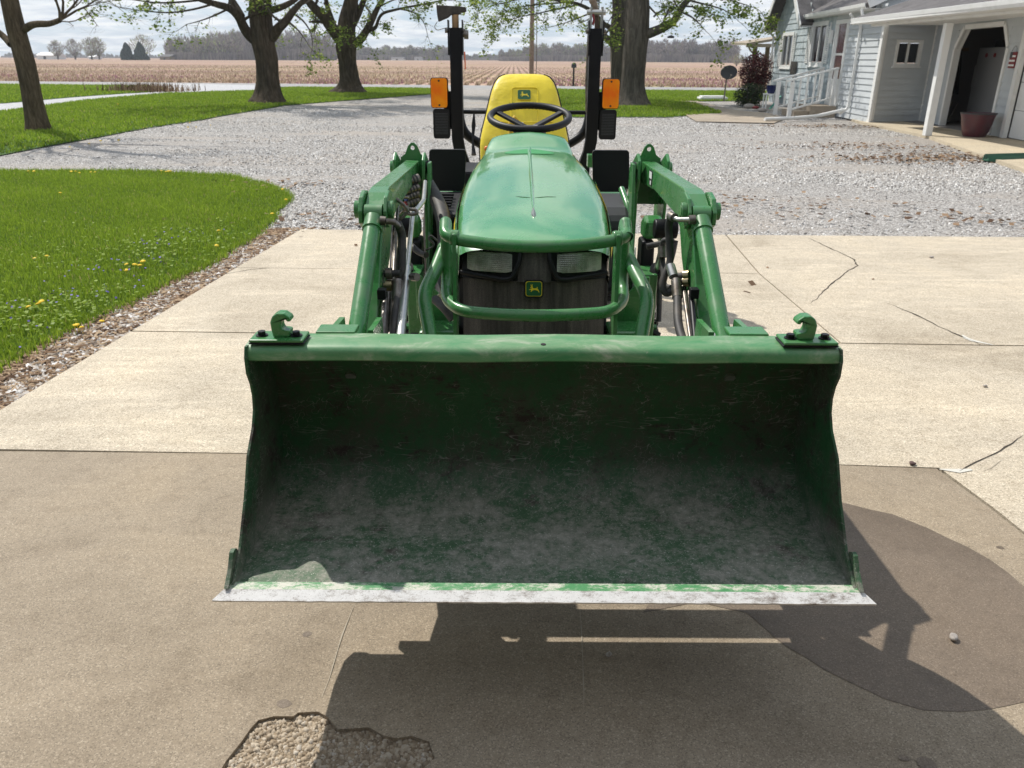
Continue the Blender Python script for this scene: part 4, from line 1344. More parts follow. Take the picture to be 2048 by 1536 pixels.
# ---- bucket
BW = .685
prof = [(1.43, .4075), (1.70, .4085), (1.745, .412), (1.79, .425), (1.825, .447), (1.853, .48), (1.872, .52), (1.885, .57), (1.888, .63), (1.884, .69), (1.868, .75), (1.842, .80), (1.812, .835), (1.80, .860)]
bk = MB()
outer = []
for i, (y, z) in enumerate(prof):
    a = Vector(prof[max(0, i - 1)]); b = Vector(prof[min(len(prof) - 1, i + 1)]); d = (b - a).normalized()
    outer.append((y + d.y * .007, z - d.x * .007))
bk.prism(prof + outer[::-1], 'x', X0 - BW + .004, X0 + BW - .004)
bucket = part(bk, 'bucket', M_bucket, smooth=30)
bucket['label'] = 'wide green loader bucket, scraped and rust-blotched inside'
side = [(1.418, .401), (1.70, .400), (1.80, .417), (1.85, .45), (1.88, .50), (1.898, .57), (1.900, .64), (1.893, .72), (1.86, .80), (1.80, .862), (1.702, .869), (1.690, .845), (1.689, .807), (1.704, .775),
        (1.709, .743), (1.703, .71), (1.68, .675), (1.624, .63), (1.573, .55), (1.50, .463)]
for s in (-1, 1):
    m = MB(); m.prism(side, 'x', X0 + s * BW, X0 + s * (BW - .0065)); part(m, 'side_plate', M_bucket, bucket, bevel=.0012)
m = MB()  # rolled upper lip
lipsec = [(1.800, .868), (1.745, .870), (1.715, .868), (1.705, .863), (1.699, .853), (1.698, .838), (1.704, .8335), (1.71, .845), (1.72, .857), (1.80, .857)]
n_ = 40
rings = []
for i in range(n_ + 1):
    x = X0 - BW - .001 + (2 * BW + .002) * i / n_
    sag = .0022 * noise.noise(Vector((x * 4, 0, 0))) * (1 if 0 < i < n_ else 0)
    rings.append([(x, y + sag * 1.5, z + sag) for y, z in lipsec])
m.loft(rings, closed=True, cap=True)
part(m, 'upper_lip', M_lip, bucket, smooth=35)
m = MB(); rings = []
for i in range(241):
    x = X0 - .717 + 1.434 * i / 240
    j = .0016 * noise.noise(Vector((x * 38, 0, 0))) + .0022 * max(0, noise.noise(Vector((x * 9, 5, 0))) - .25)
    xr = X0 + (x - X0) * .697 / .717
    rings.append([(x, 1.396 + j, .397), (xr, 1.4195, .4095), (xr, 1.4195, .4035), (x, 1.398 + j, .392)])
m.loft(rings, closed=True, cap=True)
part(m, 'cutting_edge', M_edge, bucket)
m = MB(); m.prism([(1.4197, .4095), (1.442, .4125), (1.444, .4090), (1.444, .402), (1.4197, .402)], 'x', X0 - .694, X0 + .694)
part(m, 'edge_strip', M_strip, bucket)
for s in (-1, 1):
    m = MB(); m.prism([(1.415, .413), (1.50, .413), (1.497, .462), (1.485, .470), (1.472, .468), (1.45, .44)], 'x', X0 + s * .6855, X0 + s * .6955); part(m, 'corner_gusset', M_bucket, bucket, bevel=.001)
    m = MB(); m.box(X0 + s * .613 - .064, X0 + s * .613 + .064, 1.708, 1.772, .8715, .8760); part(m, 'reinforcing_shim', M_plastic, bucket, bevel=.003)
    m = MB(); m.box(X0 + s * .613 - .062, X0 + s * .613 + .062, 1.706, 1.774, .8765, .8835); part(m, 'hook_plate', M_green, bucket, bevel=.003)
    hx = X0 + s * .607
    hp = [(-.014, .8837), (.018, .8837), (.020, .900), (.006, .902), (.003, .914), (.006, .926), (.012, .930), (.016, .922), (.024, .924), (.022, .934), (.012, .943), (-.002, .944), (-.012, .936), (-.017, .920), (-.016, .90)]
    m = MB(); m.prism([(hx - s * p[0] * 1.2, .8837 + (p[1] - .8837) * .95) for p in hp], 'y', 1.724, 1.758); part(m, 'chain_hook', M_green, bucket, bevel=.004)
    for k in (-1, 1):
        m = MB(); c = (X0 + s * .613 + k * .040, 1.738, 0)
        m.cyl((c[0], c[1], .8838), (c[0], c[1], .8855), .014, 18); m.cyl((c[0], c[1], .8856), (c[0], c[1], .8945), .0095, 6); part(m, 'bolt', M_black, bucket)
m = MB(); m.cyl((X0 + .0, 1.725, .8695), (X0 + .0, 1.725, .8712), .006, 12); part(m, 'drain_hole', M_dark, bucket)
for s in (-1, 1):
    m = MB(); m.prism([(1.88, .85), (2.02, .84), (2.05, .55), (1.903, .52)], 'x', X0 + s * .42, X0 + s * .434); part(m, 'pivot_bracket', M_green, bucket)
    m = MB(); m.prism([(1.88, .85), (2.02, .84), (2.05, .55), (1.903, .52)], 'x', X0 + s * .52, X0 + s * .534); part(m, 'pivot_bracket', M_green, bucket)
    m = MB(); m.box(X0 + s * .450, X0 + s * .545, 1.80, 1.86, .8605, .8725); part(m, 'back_plate', M_green, bucket, bevel=.003)
m = MB(); m.box(X0 - .60, X0 + .60, 1.893, 1.925, .50, .56); part(m, 'back_brace', M_green, bucket, bevel=.004)
m = MB(); m.box(X0 - .44, X0 + .44, 2.025, 2.105, .575, .655); part(m, 'cross_tube', M_green, bevel=.01)

# ---- loader arms
armp = [(3.34, 1.095), (2.50, 1.112), (2.43, 1.105), (2.36, 1.075), (2.22, .88), (2.02, .66), (2.00, .52), (2.08, .49), (2.14, .60), (2.22, .745), (2.36, .85), (2.44, .915), (2.50, .99), (2.62, 1.018), (3.0, 1.030), (3.34, 1.01)]
for s in (-1, 1):
    m = MB(); m.prism(armp, 'x', X0 + s * .455, X0 + s * .512)
    arm = part(m, 'loader_arm', M_green, bevel=.004)
    m = MB(); m.prism([(2.45, 1.108), (2.41, 1.114), (2.36, 1.102), (2.330, 1.065), (2.334, 1.03), (2.37, 1.01), (2.43, 1.035), (2.48, 1.08)], 'x', X0 + s * .5135, X0 + s * .527)
    m.prism([(2.45, 1.108), (2.41, 1.114), (2.36, 1.102), (2.330, 1.065), (2.334, 1.03), (2.37, 1.01), (2.43, 1.035), (2.48, 1.08)], 'x', X0 + s * .4535, X0 + s * .442)
    part(m, 'knee_plate', M_green, arm, bevel=.003)
    for a, b in ((.5275, .541), (.4415, .427)):
        m = MB(); m.cyl((X0 + s * a, 2.37, 1.064), (X0 + s * b, 2.37, 1.064), .026, 24); m.cyl((X0 + s * b, 2.37, 1.064), (X0 + s * (b + (.002 if b > .5 else -.002)), 2.37, 1.064), .017, 24)
        part(m, 'pin_boss', M_green, arm, smooth=40, bevel=.003)
    # tilt cylinder: fat barrel from knee towards the bucket
    a, b = Vector((X0 + s * .482, 2.35, 1.055)), Vector((X0 + s * .484, 1.925, .765))
    d = (b - a).normalized()
    m = MB(); m.tube([a + d * .03, a + d * .51], .0245, 24); cy = part(m, 'tilt_cylinder', M_green, smooth=40)
    m = MB(); m.cyl((a.x - .026, a.y, a.z), (a.x + .026, a.y, a.z), .028, 24); m.tube([a + d * .02, a + d * .058], .0265, 24); part(m, 'barrel_head', M_green, cy, smooth=40)
    m = MB(); m.tube([a + d * .058, a + d * .066], .0285, 24); part(m, 'weld_collar', M_green, cy, smooth=40)
    m = MB(); m.tube([a + d * .51, a + d * .58], .014, 16); part(m, 'piston_rod', M_steel, cy, smooth=40)
    # lift cylinder under the boom
    a, b = Vector((X0 + s * .475, 2.78, .93)), Vector((X0 + s * .475, 3.12, .48))
    d = (b - a).normalized()
    m = MB(); m.tube([a + d * .22, b], .03, 20); lc = part(m, 'lift_cylinder', M_black, smooth=40)
    m = MB(); m.tube([a, a + d * .22], .016, 14); part(m, 'piston_rod', M_steel, lc, smooth=40)
    m = MB(); m.cyl((a.x - s * .05, a.y, a.z), (a.x + s * .03, a.y, a.z), .034, 24); part(m, 'pin_boss', M_black, lc, smooth=40, bevel=.004)
    # mast
    mast = None
    pl = [(3.24, .30), (3.24, .98), (3.20, 1.04), (3.21, 1.11), (3.26, 1.135), (3.32, 1.11), (3.44, 1.06), (3.44, .30)]
    m = MB(); m.prism(pl, 'x', X0 + s * .420, X0 + s * .432); mast = part(m, 'mast', M_green, bevel=.003)
    m = MB(); m.prism([(3.24, .78), (3.20, 1.04), (3.21, 1.11), (3.26, 1.135), (3.32, 1.11), (3.44, 1.06), (3.44, .78)], 'x', X0 + s * .535, X0 + s * .547); part(m, 'side_cheek', M_green, mast, bevel=.003)
    ear = [(.433, .92), (.534, .92), (.534, 1.105), (.515, 1.118), (.502, 1.150), (.490, 1.162), (.477, 1.162), (.465, 1.150), (.452, 1.118), (.433, 1.105)]
    m = MB()
    loops = [[Vector((X0 + s * p[0], p[1], 0)) for p in ear], [Vector((X0 + s * (.484 + .009 * math.cos(k * math.pi / 5)), 1.142 + .009 * math.sin(k * math.pi / 5), 0)) for k in range(10)]]
    tr = tessellate_polygon(loops); fl = [q for l in loops for q in l]; n1 = len(fl)
    m.v = [(q.x, 3.352, q.y) for q in fl] + [(q.x, 3.364, q.y) for q in fl]
    m.f = [tuple(t) for t in tr] + [tuple(i + n1 for i in t) for t in tr]
    o_ = 0
    for l in loops:
        k_ = len(l); m.f += [(o_ + i, o_ + (i + 1) % k_, o_ + (i + 1) % k_ + n1, o_ + i + n1) for i in range(k_)]; o_ += k_
    m.m = [0] * len(m.f)
    part(m, 'lifting_ear', M_green, mast)
    for xx in (.436, .549):
        m = MB(); m.cyl((X0 + s * xx, 3.27, 1.075), (X0 + s * (xx + (.016 if xx > .5 else -.030)), 3.27, 1.075), .026, 22); part(m, 'pin_boss', M_green if xx > .5 else M_black, mast, smooth=40, bevel=.003)
    # long slanting inner plate down to the chassis bracket
    m = MB(); m.prism([(3.20, 1.10), (3.27, 1.10), (3.22, .80), (3.05, .55), (2.92, .30), (2.84, .34), (2.98, .66), (3.14, .84)], 'x', X0 + s * .398, X0 + s * .410); part(m, 'frame_plate', M_green, bevel=.003)
    m = MB(); m.box(X0 + s * .415, X0 + s * .470, 2.88, 3.02, .22, .74); sb_ = part(m, 'subframe', M_green, bevel=.006)
    for k in range(4):
        m = MB(); m.cyl((X0 + s * .4705, 2.92, .34 + k * .06), (X0 + s * .486, 2.92, .34 + k * .06), .013, 6); part(m, 'bolt', M_green, sb_)
    m = MB(); m.prism([(.30, .52), (.42, .60), (.42, .76), (.40, .76), (.30, .655)], 'y', 2.76, 2.775)
    m.v = [(X0 + s * v[0], v[1], v[2]) for v in m.v]
    m.cm = 0; part(m, 'chassis_bracket', M_green, bevel=.003)
    m = MB(); m.tube([(X0 + s * .33, 2.752, .69), (X0 + s * .33, 2.735, .69)], .013, 6); part(m, 'bolt_head', M_steel)
    m = MB(); m.prism([(3.02, .84), (3.12, .84), (3.12, .90), (3.06, .93), (3.0, .91)], 'x', X0 + s * .43, X0 + s * .50); part(m, 'valve_housing', M_green, bevel=.015)
    m = MB(); m.prism([(3.0, .60), (3.12, .60), (3.12, .835), (3.02, .835)], 'x', X0 + s * .425, X0 + s * .475); part(m, 'valve_block', M_black, bevel=.01)
# warning decal on the right arm, and sight gauge
m = MB(); m.box(X0 + .4535, X0 + .4547, 3.06, 3.13, 1.035, 1.09); dk = part(m, 'decal', M_plastic)
m = MB(); m.box(X0 + .4525, X0 + .4533, 3.068, 3.122, 1.060, 1.085); m.box(X0 + .4525, X0 + .4533, 3.075, 3.10, 1.038, 1.052); part(m, 'decal_print', M_label, dk)
m = MB(); m.prism([(-.02, 0), (.02, 0), (.02, .16), (-.02, .16)], 'x', 0, .003)
m.v = [(X0 + .398 - .004 + v[0], 2.98 + v[1] * .4, .66 + v[2]) for v in m.v]; part(m, 'pale_decal', M_label)

# ---- rigid lines, hoses, couplers
TR_T = lambda m, n, ma: part(m, n, ma, smooth=50, fix=False)


def hose(pts, r, ma, name, rad=.03, ends=True):
    m = MB(); m.tube([dep(*p) for p in pts], r, 10, rad=rad); return TR_T(m, name, ma)


hose([(846, 366, 3.05), (843, 404, 2.85), (822, 430, 2.72), (812, 540, 2.42)], .0085, M_steel, 'parking_stand', .02)
hose([(812, 538, 2.42), (798, 700, 2.12)], .0135, M_steel, 'parking_stand_tube', 0)
m = MB(); m.tube([dep(803, 424, 2.66), dep(812, 420, 2.64), dep(828, 422, 2.64), dep(832, 428, 2.64), dep(820, 432, 2.64), dep(806, 428, 2.64)], .006, 8, rad=.01); TR_T(m, 'stand_ring', M_dsteel)
m = MB(); m.tube([dep(821, 556, 2.36), dep(832, 556, 2.34)], .013, 6); TR_T(m, 'stand_nut', M_dsteel)
for i, (q, c_) in enumerate([((815, 362), M_brass), ((815, 381), M_brass), ((815, 395), mat('blue_ring', base=(.02, .06, .3), rough=.4)), ((815, 408), mat('red_ring', base=(.25, .01, .02), rough=.4))]):
    a, b = dep(q[0] - 6, q[1] + 4, 3.0), dep(q[0] + 18, q[1] - 4, 3.02)
    m = MB(); m.tube([a, b], .0165, 14); cp = TR_T(m, 'hydraulic_coupler', M_dsteel)
    m = MB()
    for t in (.25, .5, .75):
        p = a.lerp(b, t); d = (b - a).normalized() * .003; m.tube([p - d, p + d], .0185, 14)
    part(m, 'grip_ring', M_hose, cp, smooth=50, fix=False)
    m = MB(); m.tube([a.lerp(b, -.12), a.lerp(b, .02)], .0145, 12); part(m, 'coloured_ring', c_, cp, smooth=50, fix=False)
hose([(812, 366, 2.98), (804, 370, 2.94), (803, 384, 2.9), (798, 394, 2.86)], .008, M_dsteel, 'steel_line', .02)
for dx in (0, 11):
    hose([(808 + dx * .3, 386 + dx, 2.9), (797 + dx * .3, 386 + dx, 2.86), (781 + dx, 400 + dx, 2.75), (776 + dx * .75, 560, 2.46), (770 + dx * .6, 700, 2.2)], .0062, M_dsteel, 'steel_line', .03)
hose([(765, 395, 2.6), (782, 397, 2.6), (802, 410, 2.6), (812, 424, 2.62)], .0062, M_dsteel, 'steel_line', .02)
hose([(815, 424, 2.64), (806, 432, 2.64), (795, 442, 2.64)], .0062, M_dsteel, 'steel_line', .02)
hose([(812, 416, 2.9), (800, 424, 2.85), (788, 436, 2.8), (783, 470, 2.75)], .0062, M_dsteel, 'steel_line', .02)
# left banjo fitting and hose
hose([(757, 444, 2.3), (768, 445, 2.3)], .0135, M_dsteel, 'fitting_nut', 0)
hose([(766, 445, 2.3), (786, 447, 2.32), (796, 456, 2.33)], .0085, M_dsteel, 'banjo_pipe', .02)
hose([(792, 449, 2.33), (801, 470, 2.36), (801, 545, 2.36), (794, 560, 2.36)], .0125, M_hose, 'hydraulic_hose', .05)
hose([(793, 566, 2.34), (793, 605, 2.3)], .0165, M_dsteel, 'crimped_ferrule', 0)
hose([(792, 600, 2.3), (790, 640, 2.24), (784, 700, 2.18)], .0125, M_hose, 'hydraulic_hose', .05)
for y_ in (550, 574):
    hose([(766, y_, 2.34), (798, y_ - 1, 2.34)], .0105, M_brass if y_ > 560 else M_hose, 'pipe_fitting', 0)
    hose([(770, y_, 2.335), (782, y_ - .5, 2.335)], .017, M_brass if y_ > 560 else M_dsteel, 'hex_nut', 0)
m = MB(); c = dep(762, 590, 2.25); m.box(c.x - .012, c.x + .012, c.y - .015, c.y + .015, c.z - .014, c.z + .014); part(m, 'line_clamp', M_black, bevel=.002)
hose([(768, 596, 2.3), (764, 700, 2.12)], .009, M_dsteel, 'steel_line', 0)
hose([(737, 677, 2.06), (748, 677, 2.06)], .0125, M_steel, 'fitting_nut', 0)
hose([(746, 678, 2.06), (764, 678, 2.06), (774, 686, 2.06), (778, 700, 2.08)], .0065, M_steel, 'banjo_pipe', .03)
# right side, mirrored only roughly
hose([(1387, 435, 2.3), (1374, 436, 2.3)], .0135, M_dsteel, 'fitting_nut', 0)
hose([(1378, 435, 2.3), (1352, 436, 2.34), (1340, 430, 2.36)], .0075, M_steel, 'banjo_pipe', .02)
hose([(1345, 432, 2.35), (1337, 428, 2.37)], .014, M_dsteel, 'crimped_ferrule', 0)
hose([(1338, 430, 2.37), (1333, 450, 2.4), (1339, 520, 2.42), (1326, 548, 2.42), (1322, 570, 2.42), (1330, 586, 2.42), (1345, 577, 2.42)], .0115, M_hose, 'hydraulic_hose', .05)
hose([(1334, 476, 2.5), (1322, 478, 2.52), (1322, 515, 2.54), (1326, 570, 2.5), (1340, 572, 2.46)], .009, M_hose, 'hydraulic_hose', .04)
hose([(1321, 490, 2.52), (1322, 512, 2.52)], .0145, M_dsteel, 'crimped_ferrule', 0)
hose([(1338, 528, 2.4), (1345, 550, 2.38)], .0145, M_steel, 'crimped_ferrule', 0)
hose([(1350, 557, 2.36), (1353, 592, 2.33)], .0155, M_dsteel, 'crimped_ferrule', 0)
hose([(1353, 590, 2.33), (1354, 640, 2.26), (1362, 670, 2.2), (1374, 700, 2.16)], .0125, M_hose, 'hydraulic_hose', .08)
for y_ in (547, 560, 574):
    hose([(1345, y_ + 3, 2.4), (1366, y_, 2.36)], .0095, M_hose, 'pipe_fitting', 0)
    if y_ < 570: hose([(1366, y_, 2.36), (1377, y_ - 1, 2.35)], .0155, M_brass, 'hex_nut', 0)
m = MB(); c = dep(1386, 582, 2.25); m.box(c.x - .012, c.x + .012, c.y - .015, c.y + .015, c.z - .014, c.z + .014); part(m, 'line_clamp', M_black, bevel=.002)
for dx in (0, 10):
    hose([(1366 + dx, 580, 2.34), (1384 + dx * .8, 700, 2.15)], .0062, M_dsteel, 'steel_line', 0)
hose([(1381, 590, 2.28), (1392, 700, 2.12)], .008, M_black, 'guard_rod', 0)
hose([(1428, 670, 2.06), (1416, 671, 2.06)], .0125, M_steel, 'fitting_nut', 0)
hose([(1417, 671, 2.06), (1392, 675, 2.07), (1384, 690, 2.08)], .0065, M_steel, 'banjo_pipe', .03)
hose([(1290, 490, 2.9), (1310, 486, 2.9), (1345, 478, 2.9)], .011, M_hose, 'hydraulic_hose', .05)
hose([(1348, 478, 2.9), (1340, 520, 2.9), (1318, 560, 2.95), (1316, 640, 2.95)], .010, M_hose, 'hydraulic_hose', .08)
m = MB(); m.tube([dep(871, 483, 2.6), dep(858, 472, 2.6), dep(853, 478, 2.6), dep(866, 490, 2.6), dep(862, 496, 2.6), dep(848, 502, 2.6)], .004, 6, rad=.02); TR_T(m, 'spring_clip', M_hose)
hose([(782, 470, 2.8), (790, 520, 2.8), (788, 560, 2.8)], .010, M_hose, 'hydraulic_hose', .05)
hose([(818, 492, 2.85), (836, 508, 2.8), (850, 512, 2.75)], .011, M_hose, 'hydraulic_hose', .05)
hose([(852, 372, 3.2), (880, 420, 3.1), (888, 470, 3.0), (884, 600, 2.9)], .030, M_hose, 'corrugated_loom', .1)
hose([(868, 600, 2.75), (890, 620, 2.7), (905, 640, 2.7)], .016, M_hose, 'wiring_loom', .05)

# ---- front guard
m = MB()
loop = [(0, 2.392, .948), (-.23, 2.425, .961), (-.283, 2.445, .970), (-.287, 2.53, 1.000), (-.287, 2.548, .98), (-.287, 2.52, .80), (-.285, 2.44, .768), (-.23, 2.345, .757), (0, 2.318, .753)]
full = loop + [(-x, y, z) for x, y, z in reversed(loop[1:-1])]
full = [(0.12, 2.402, .9545)] + full[:0] + [(x, y, z) for x, y, z in reversed(full[9:])][:0] + full
right = [(-p[0], p[1], p[2]) for p in loop]
ring_ = [(0, 2.392, .950), (.12, 2.401, .9525)] + right[1:-1] + [(.12, 2.325, .7545), (0, 2.318, .753), (-.12, 2.325, .7545)] + loop[1:-1][::-1] + [(-.12, 2.401, .9525), (0, 2.392, .950)]
k0 = 3
ring_ = ring_[k0:-1] + ring_[:k0 + 2]
fp = fillet([(X0 + p[0], p[1], p[2]) for p in ring_], .045, 6)
m.tube(fp, .0190, 18, cap=False)
guard = part(m, 'brush_guard', M_green, smooth=60, fix=False)
for s in (-1, 1):
    m = MB(); m.prism([(2.405, .985), (2.475, .985), (2.43, .40), (2.33, .40)], 'x', X0 + s * .246, X0 + s * .258); part(m, 'guard_upright', M_green, guard, bevel=.004)
    m = MB(); m.tube([(X0 + s * .238, 2.435, .9665), (X0 + s * .266, 2.437, .968)], .024, 18); part(m, 'tube_collar', M_green, guard, smooth=50, bevel=.004)
    m = MB(); m.tube([(X0 + s * .30, 2.60, .90), (X0 + s * .318, 2.50, .855), (X0 + s * .350, 2.372, .800), (X0 + s * .315, 2.26, .68), (X0 + s * .31, 2.24, .45)], .022, 16, rad=.05); part(m, 'guard_strut', M_green, guard, smooth=60, fix=False)

# ---- grille, lights, emblem
def bow(x, w=.26): return 2.555 + .06 * (x / w) ** 2


def curved_panel(m, hw, z0, z1_, y0, y1, n=16, th=.01):
    """bowed panel from z0 (offset y0) to z1 (offset y1)"""
    rings = []
    for i in range(n + 1):
        x = -hw + 2 * hw * i / n; y = bow(x); z1 = z1_(x) if callable(z1_) else z1_
        rings.append([(X0 + x, y + y0, z0), (X0 + x, y + y1, z1), (X0 + x, y + y1 + th, z1), (X0 + x, y + y0 + th, z0)])
    m.loft(rings, closed=True, cap=True)


m = MB(); curved_panel(m, .238, .42, .80, -.10, -.012); grille = part(m, 'grille', M_grille, smooth=40)
m = MB(); curved_panel(m, .243, .801, lambda x: .893 + float(np.interp(abs(x) / .25, [0, .12, .35, .6, .8, .91, 1], [.031, .030, .027, .021, .013, .004, -.022])), -.010, .02); band = part(m, 'lamp_surround', M_plastic, smooth=40)
m = MB(); curved_panel(m, .055, .80, .90, -.020, .012); part(m, 'centre_mesh', M_grille, band, smooth=40)
for s in (-1, 1):
    m = MB(); m.tube([(X0 + s * .245, bow(.245) - .012, .818), (X0 + s * .10, bow(.1) - .022, .805), (X0 + s * .072, bow(.07) - .02, .812), (X0 + s * .050, bow(.05) - .01, .865), (X0 + s * .048, bow(.05) + .006, .90)], .0085, 10, rad=.02)
    part(m, 'surround_trim', M_plastic, band, smooth=50, fix=False)
    x0, x1 = .074, .224
    yb = lambda x: bow(x) - .012
    pts = []
    m = MB()
    rings = []
    for i in range(9):
        x = x0 + (x1 - x0) * i / 8
        ins = .004 if i in (0, 8) else 0
        rings.append([(X0 + s * x, yb(x) + .002 - (0 if ins else .004), .828 + ins), (X0 + s * x, yb(x) + .012, .890 - ins), (X0 + s * x, yb(x) + .04, .890 - ins), (X0 + s * x, yb(x) + .04, .828 + ins)])
    m.loft(rings, closed=True, cap=True)
    hl = part(m, 'headlight', M_glass, smooth=35)
    m = MB()
    for i in range(9):
        z = .834 + i * .0063
        m.tube([(X0 + s * (x0 + .008), yb(x0) - .0035 + (z - .828) * .14, z), (X0 + s * .15, yb(.15) - .0045 + (z - .828) * .14, z), (X0 + s * (x1 - .008), yb(x1) - .0035 + (z - .828) * .14, z)], .0011, 5)
    part(m, 'lens_rib', M_glass, hl, fix=False)

DEER = [(-.78, -.12), (-.50, .03), (-.34, .04), (-.38, .22), (-.56, .20), (-.58, .29), (-.38, .38), (-.46, .50), (-.56, .72), (-.49, .73), (-.40, .57), (-.33, .60), (-.32, .80), (-.24, .80), (-.23, .56), (-.28, .40), (-.12, .40),
        (-.20, .28), (-.14, .14), (.15, .09), (.42, .12), (.50, .36), (.58, .31), (.56, .06), (.74, -.18), (.88, -.60), (.79, -.60), (.62, -.34), (.34, -.20), (.0, -.20), (-.22, -.27), (-.40, -.52), (-.52, -.48), (-.42, -.26), (-.42, -.14), (-.66, -.20)]


def rsq(h, w, r=.3, n=6, bulge=.04):
    out = []
    for cx, cy, a0 in ((1, 1, 0), (-1, 1, 90), (-1, -1, 180), (1, -1, 270)):
        for i in range(n + 1):
            a = R(a0 + 90 * i / n)
            out.append((w * (cx * (1 - r) + r * math.cos(a)), h * (cy * (1 - r) + r * math.sin(a))))
    return out


def emblem(parent, c, w, h, tilt, rim):
    """leaping-deer badge facing -Y, leaned back by tilt"""
    ct, st = math.cos(tilt), math.sin(tilt)

    def place(pts, d0, d1):
        m = MB(); m.prism(pts, 'y', -d0, -d1)
        m.v = [(c[0] + x, c[1] + y * ct + z * st, c[2] + z * ct - y * st) for x, y, z in m.v]
        return m
    o = place(rsq(h * 1.0, w * 1.0), 0, .004 if rim else .0015).build('badge', rim or M_yel, parent)
    k = .84 if rim else .98
    place(rsq(h * k, w * k), .0042 if rim else .0016, .0052 if rim else .0022).build('badge_border', M_yel, o)
    k2 = k * .93
    place(rsq(h * k2, w * k2), .0054 if rim else .0023, .0062 if rim else .0028).build('badge_field', M_egreen, o)
    place([(x * w * k2 * .84, y * h * k2 * .84) for x, y in DEER], .0064 if rim else .0029, .0072 if rim else .0034).build('leaping_deer', M_yel, o)
    return o


emblem(TR, (X0 - .002, bow(0) - .035, .782), .032, .029, R(13), M_plastic)

# ---- hood
st = [  # y, half width, shoulder z, side bottom z
    (2.588, .243, .885, .872), (2.62, .252, .905, .80), (2.70, .259, .924, .74), (2.712, .2598, .927, .74), (2.80, .2655, .946, .72), (2.937, .272, .970, .70), (3.112, .272, .996, .70), (3.331, .261, 1.028, .70),
    (3.50, .246, 1.050, .70), (3.62, .232, 1.062, .70), (3.70, .220, 1.068, .70), (3.755, .211, 1.078, .70), (3.80, .202, 1.098, .70), (3.85, .193, 1.120, .70), (3.895, .182, 1.134, .70), (3.905, .178, 1.130, .70)]
secx = [-1, -1, -1, -.992, -.965, -.91, -.80, -.6, -.35, -.12, 0, .12, .35, .6, .8, .91, .965, .992, 1, 1, 1]
secz = [None, -.13, -.055, -.020, -.004, .006, .013, .021, .027, .030, .031]
secz = secz + secz[-2::-1]
rings = []
st = [(a, b * (1.022 if a < 3.4 else 1.01), c, d) for a, b, c, d in st]
for (y, w, zs_, zb) in st:
    r_ = []
    for k, (fx, dz) in enumerate(zip(secx, secz)):
        x = fx * w
        fwd = .055 * max(0, 1 - (y - 2.588) / .5)
        yy = y - fwd * (1 - fx * fx)
        z = zb if dz is None else max(zs_ + dz, zb + .002 * (k if k < 10 else 20 - k))
        r_.append((X0 + x, yy, z))
    rings.append(r_)
m = MB(); m.loft(rings)
hood = part(m, 'hood', M_hood, smooth=75, sub=1)
from mathutils.bvhtree import BVHTree
hv = [Vector(p) for r_ in rings for p in r_]
hn = len(rings[0])
hf = [(i * hn + k, i * hn + k + 1, (i + 1) * hn + k + 1, (i + 1) * hn + k) for i in range(len(rings) - 1) for k in range(hn - 1)]
HB = BVHTree.FromPolygons(hv, hf)


def hz_(x, y):
    h = HB.ray_cast(Vector((X0 + x, y, 3)), Vector((0, 0, -1)))
    return h[0].z if h[0] else 1.0


m = MB()
rr_ = []
for y, h_, w_ in ((2.800, .0005, .002), (2.86, .0045, .004), (3.0, .0065, .0055), (3.3, .0075, .0065), (3.6, .008, .007), (3.70, .008, .008), (3.745, .001, .009)):
    zc = hz_(0, y)
    rr_.append([(X0 - w_ * 1.5, y, zc - .003), (X0 - w_ * .5, y, zc + h_ * .75), (X0, y, zc + h_), (X0 + w_ * .5, y, zc + h_ * .75), (X0 + w_ * 1.5, y, zc - .003)])
m.loft(rr_); part(m, 'centre_crease', M_hood, hood, smooth=60)
m = MB(); rr_ = []
for t in range(13):
    y = 2.755 + .105 * t / 12; w_ = .0088 * math.sin(math.pi * min(1, (t / 12) ** .6)) + .0004; zc = hz_(0, y)
    rr_.append([(X0 - w_, y, zc - .002), (X0 - w_ * .5, y, zc + w_ * .8), (X0, y, zc + w_ * 1.3 + .001), (X0 + w_ * .5, y, zc + w_ * .8), (X0 + w_, y, zc - .002)])
m.loft(rr_); part(m, 'hood_ornament', M_steel, hood, smooth=60, fix=False)
m = MB()
ov_ = [(.112 * math.cos(a), 3.665 + .050 * math.sin(a)) for a in [i * math.pi / 24 for i in range(48)]]
vs = [(X0 + x, y, hz_(x, y) + .0018) for x, y in ov_]
m.add([(X0, 3.665, hz_(.012, 3.665) + .002)] + vs, [(0, i + 1, (i + 1) % 48 + 1) for i in range(48)])
part(m, 'painted_reflection', mat('reflection_green', base=(.03, .26, .07), rough=.5), hood, fix=False, smooth=80)  # darker green oval painted on for a dark reflection in the hood
m = MB(); q = [(x, y, hz_(x, y) + .0004) for x, y in ((-.062, 2.985), (-.045, 2.975), (-.025, 2.968), (-.008, 2.963))]
q2 = [(x, y, hz_(x, y) + .0004) for x, y in ((.008, 2.963), (.03, 2.970), (.055, 2.98), (.088, 2.985))]
for q_ in (q, q2): m.tube([(X0 + p[0], p[1], p[2]) for p in q_], [.0003, .0010, .0010, .0005], 5)
part(m, 'hair_crack', M_crack, hood, fix=False)
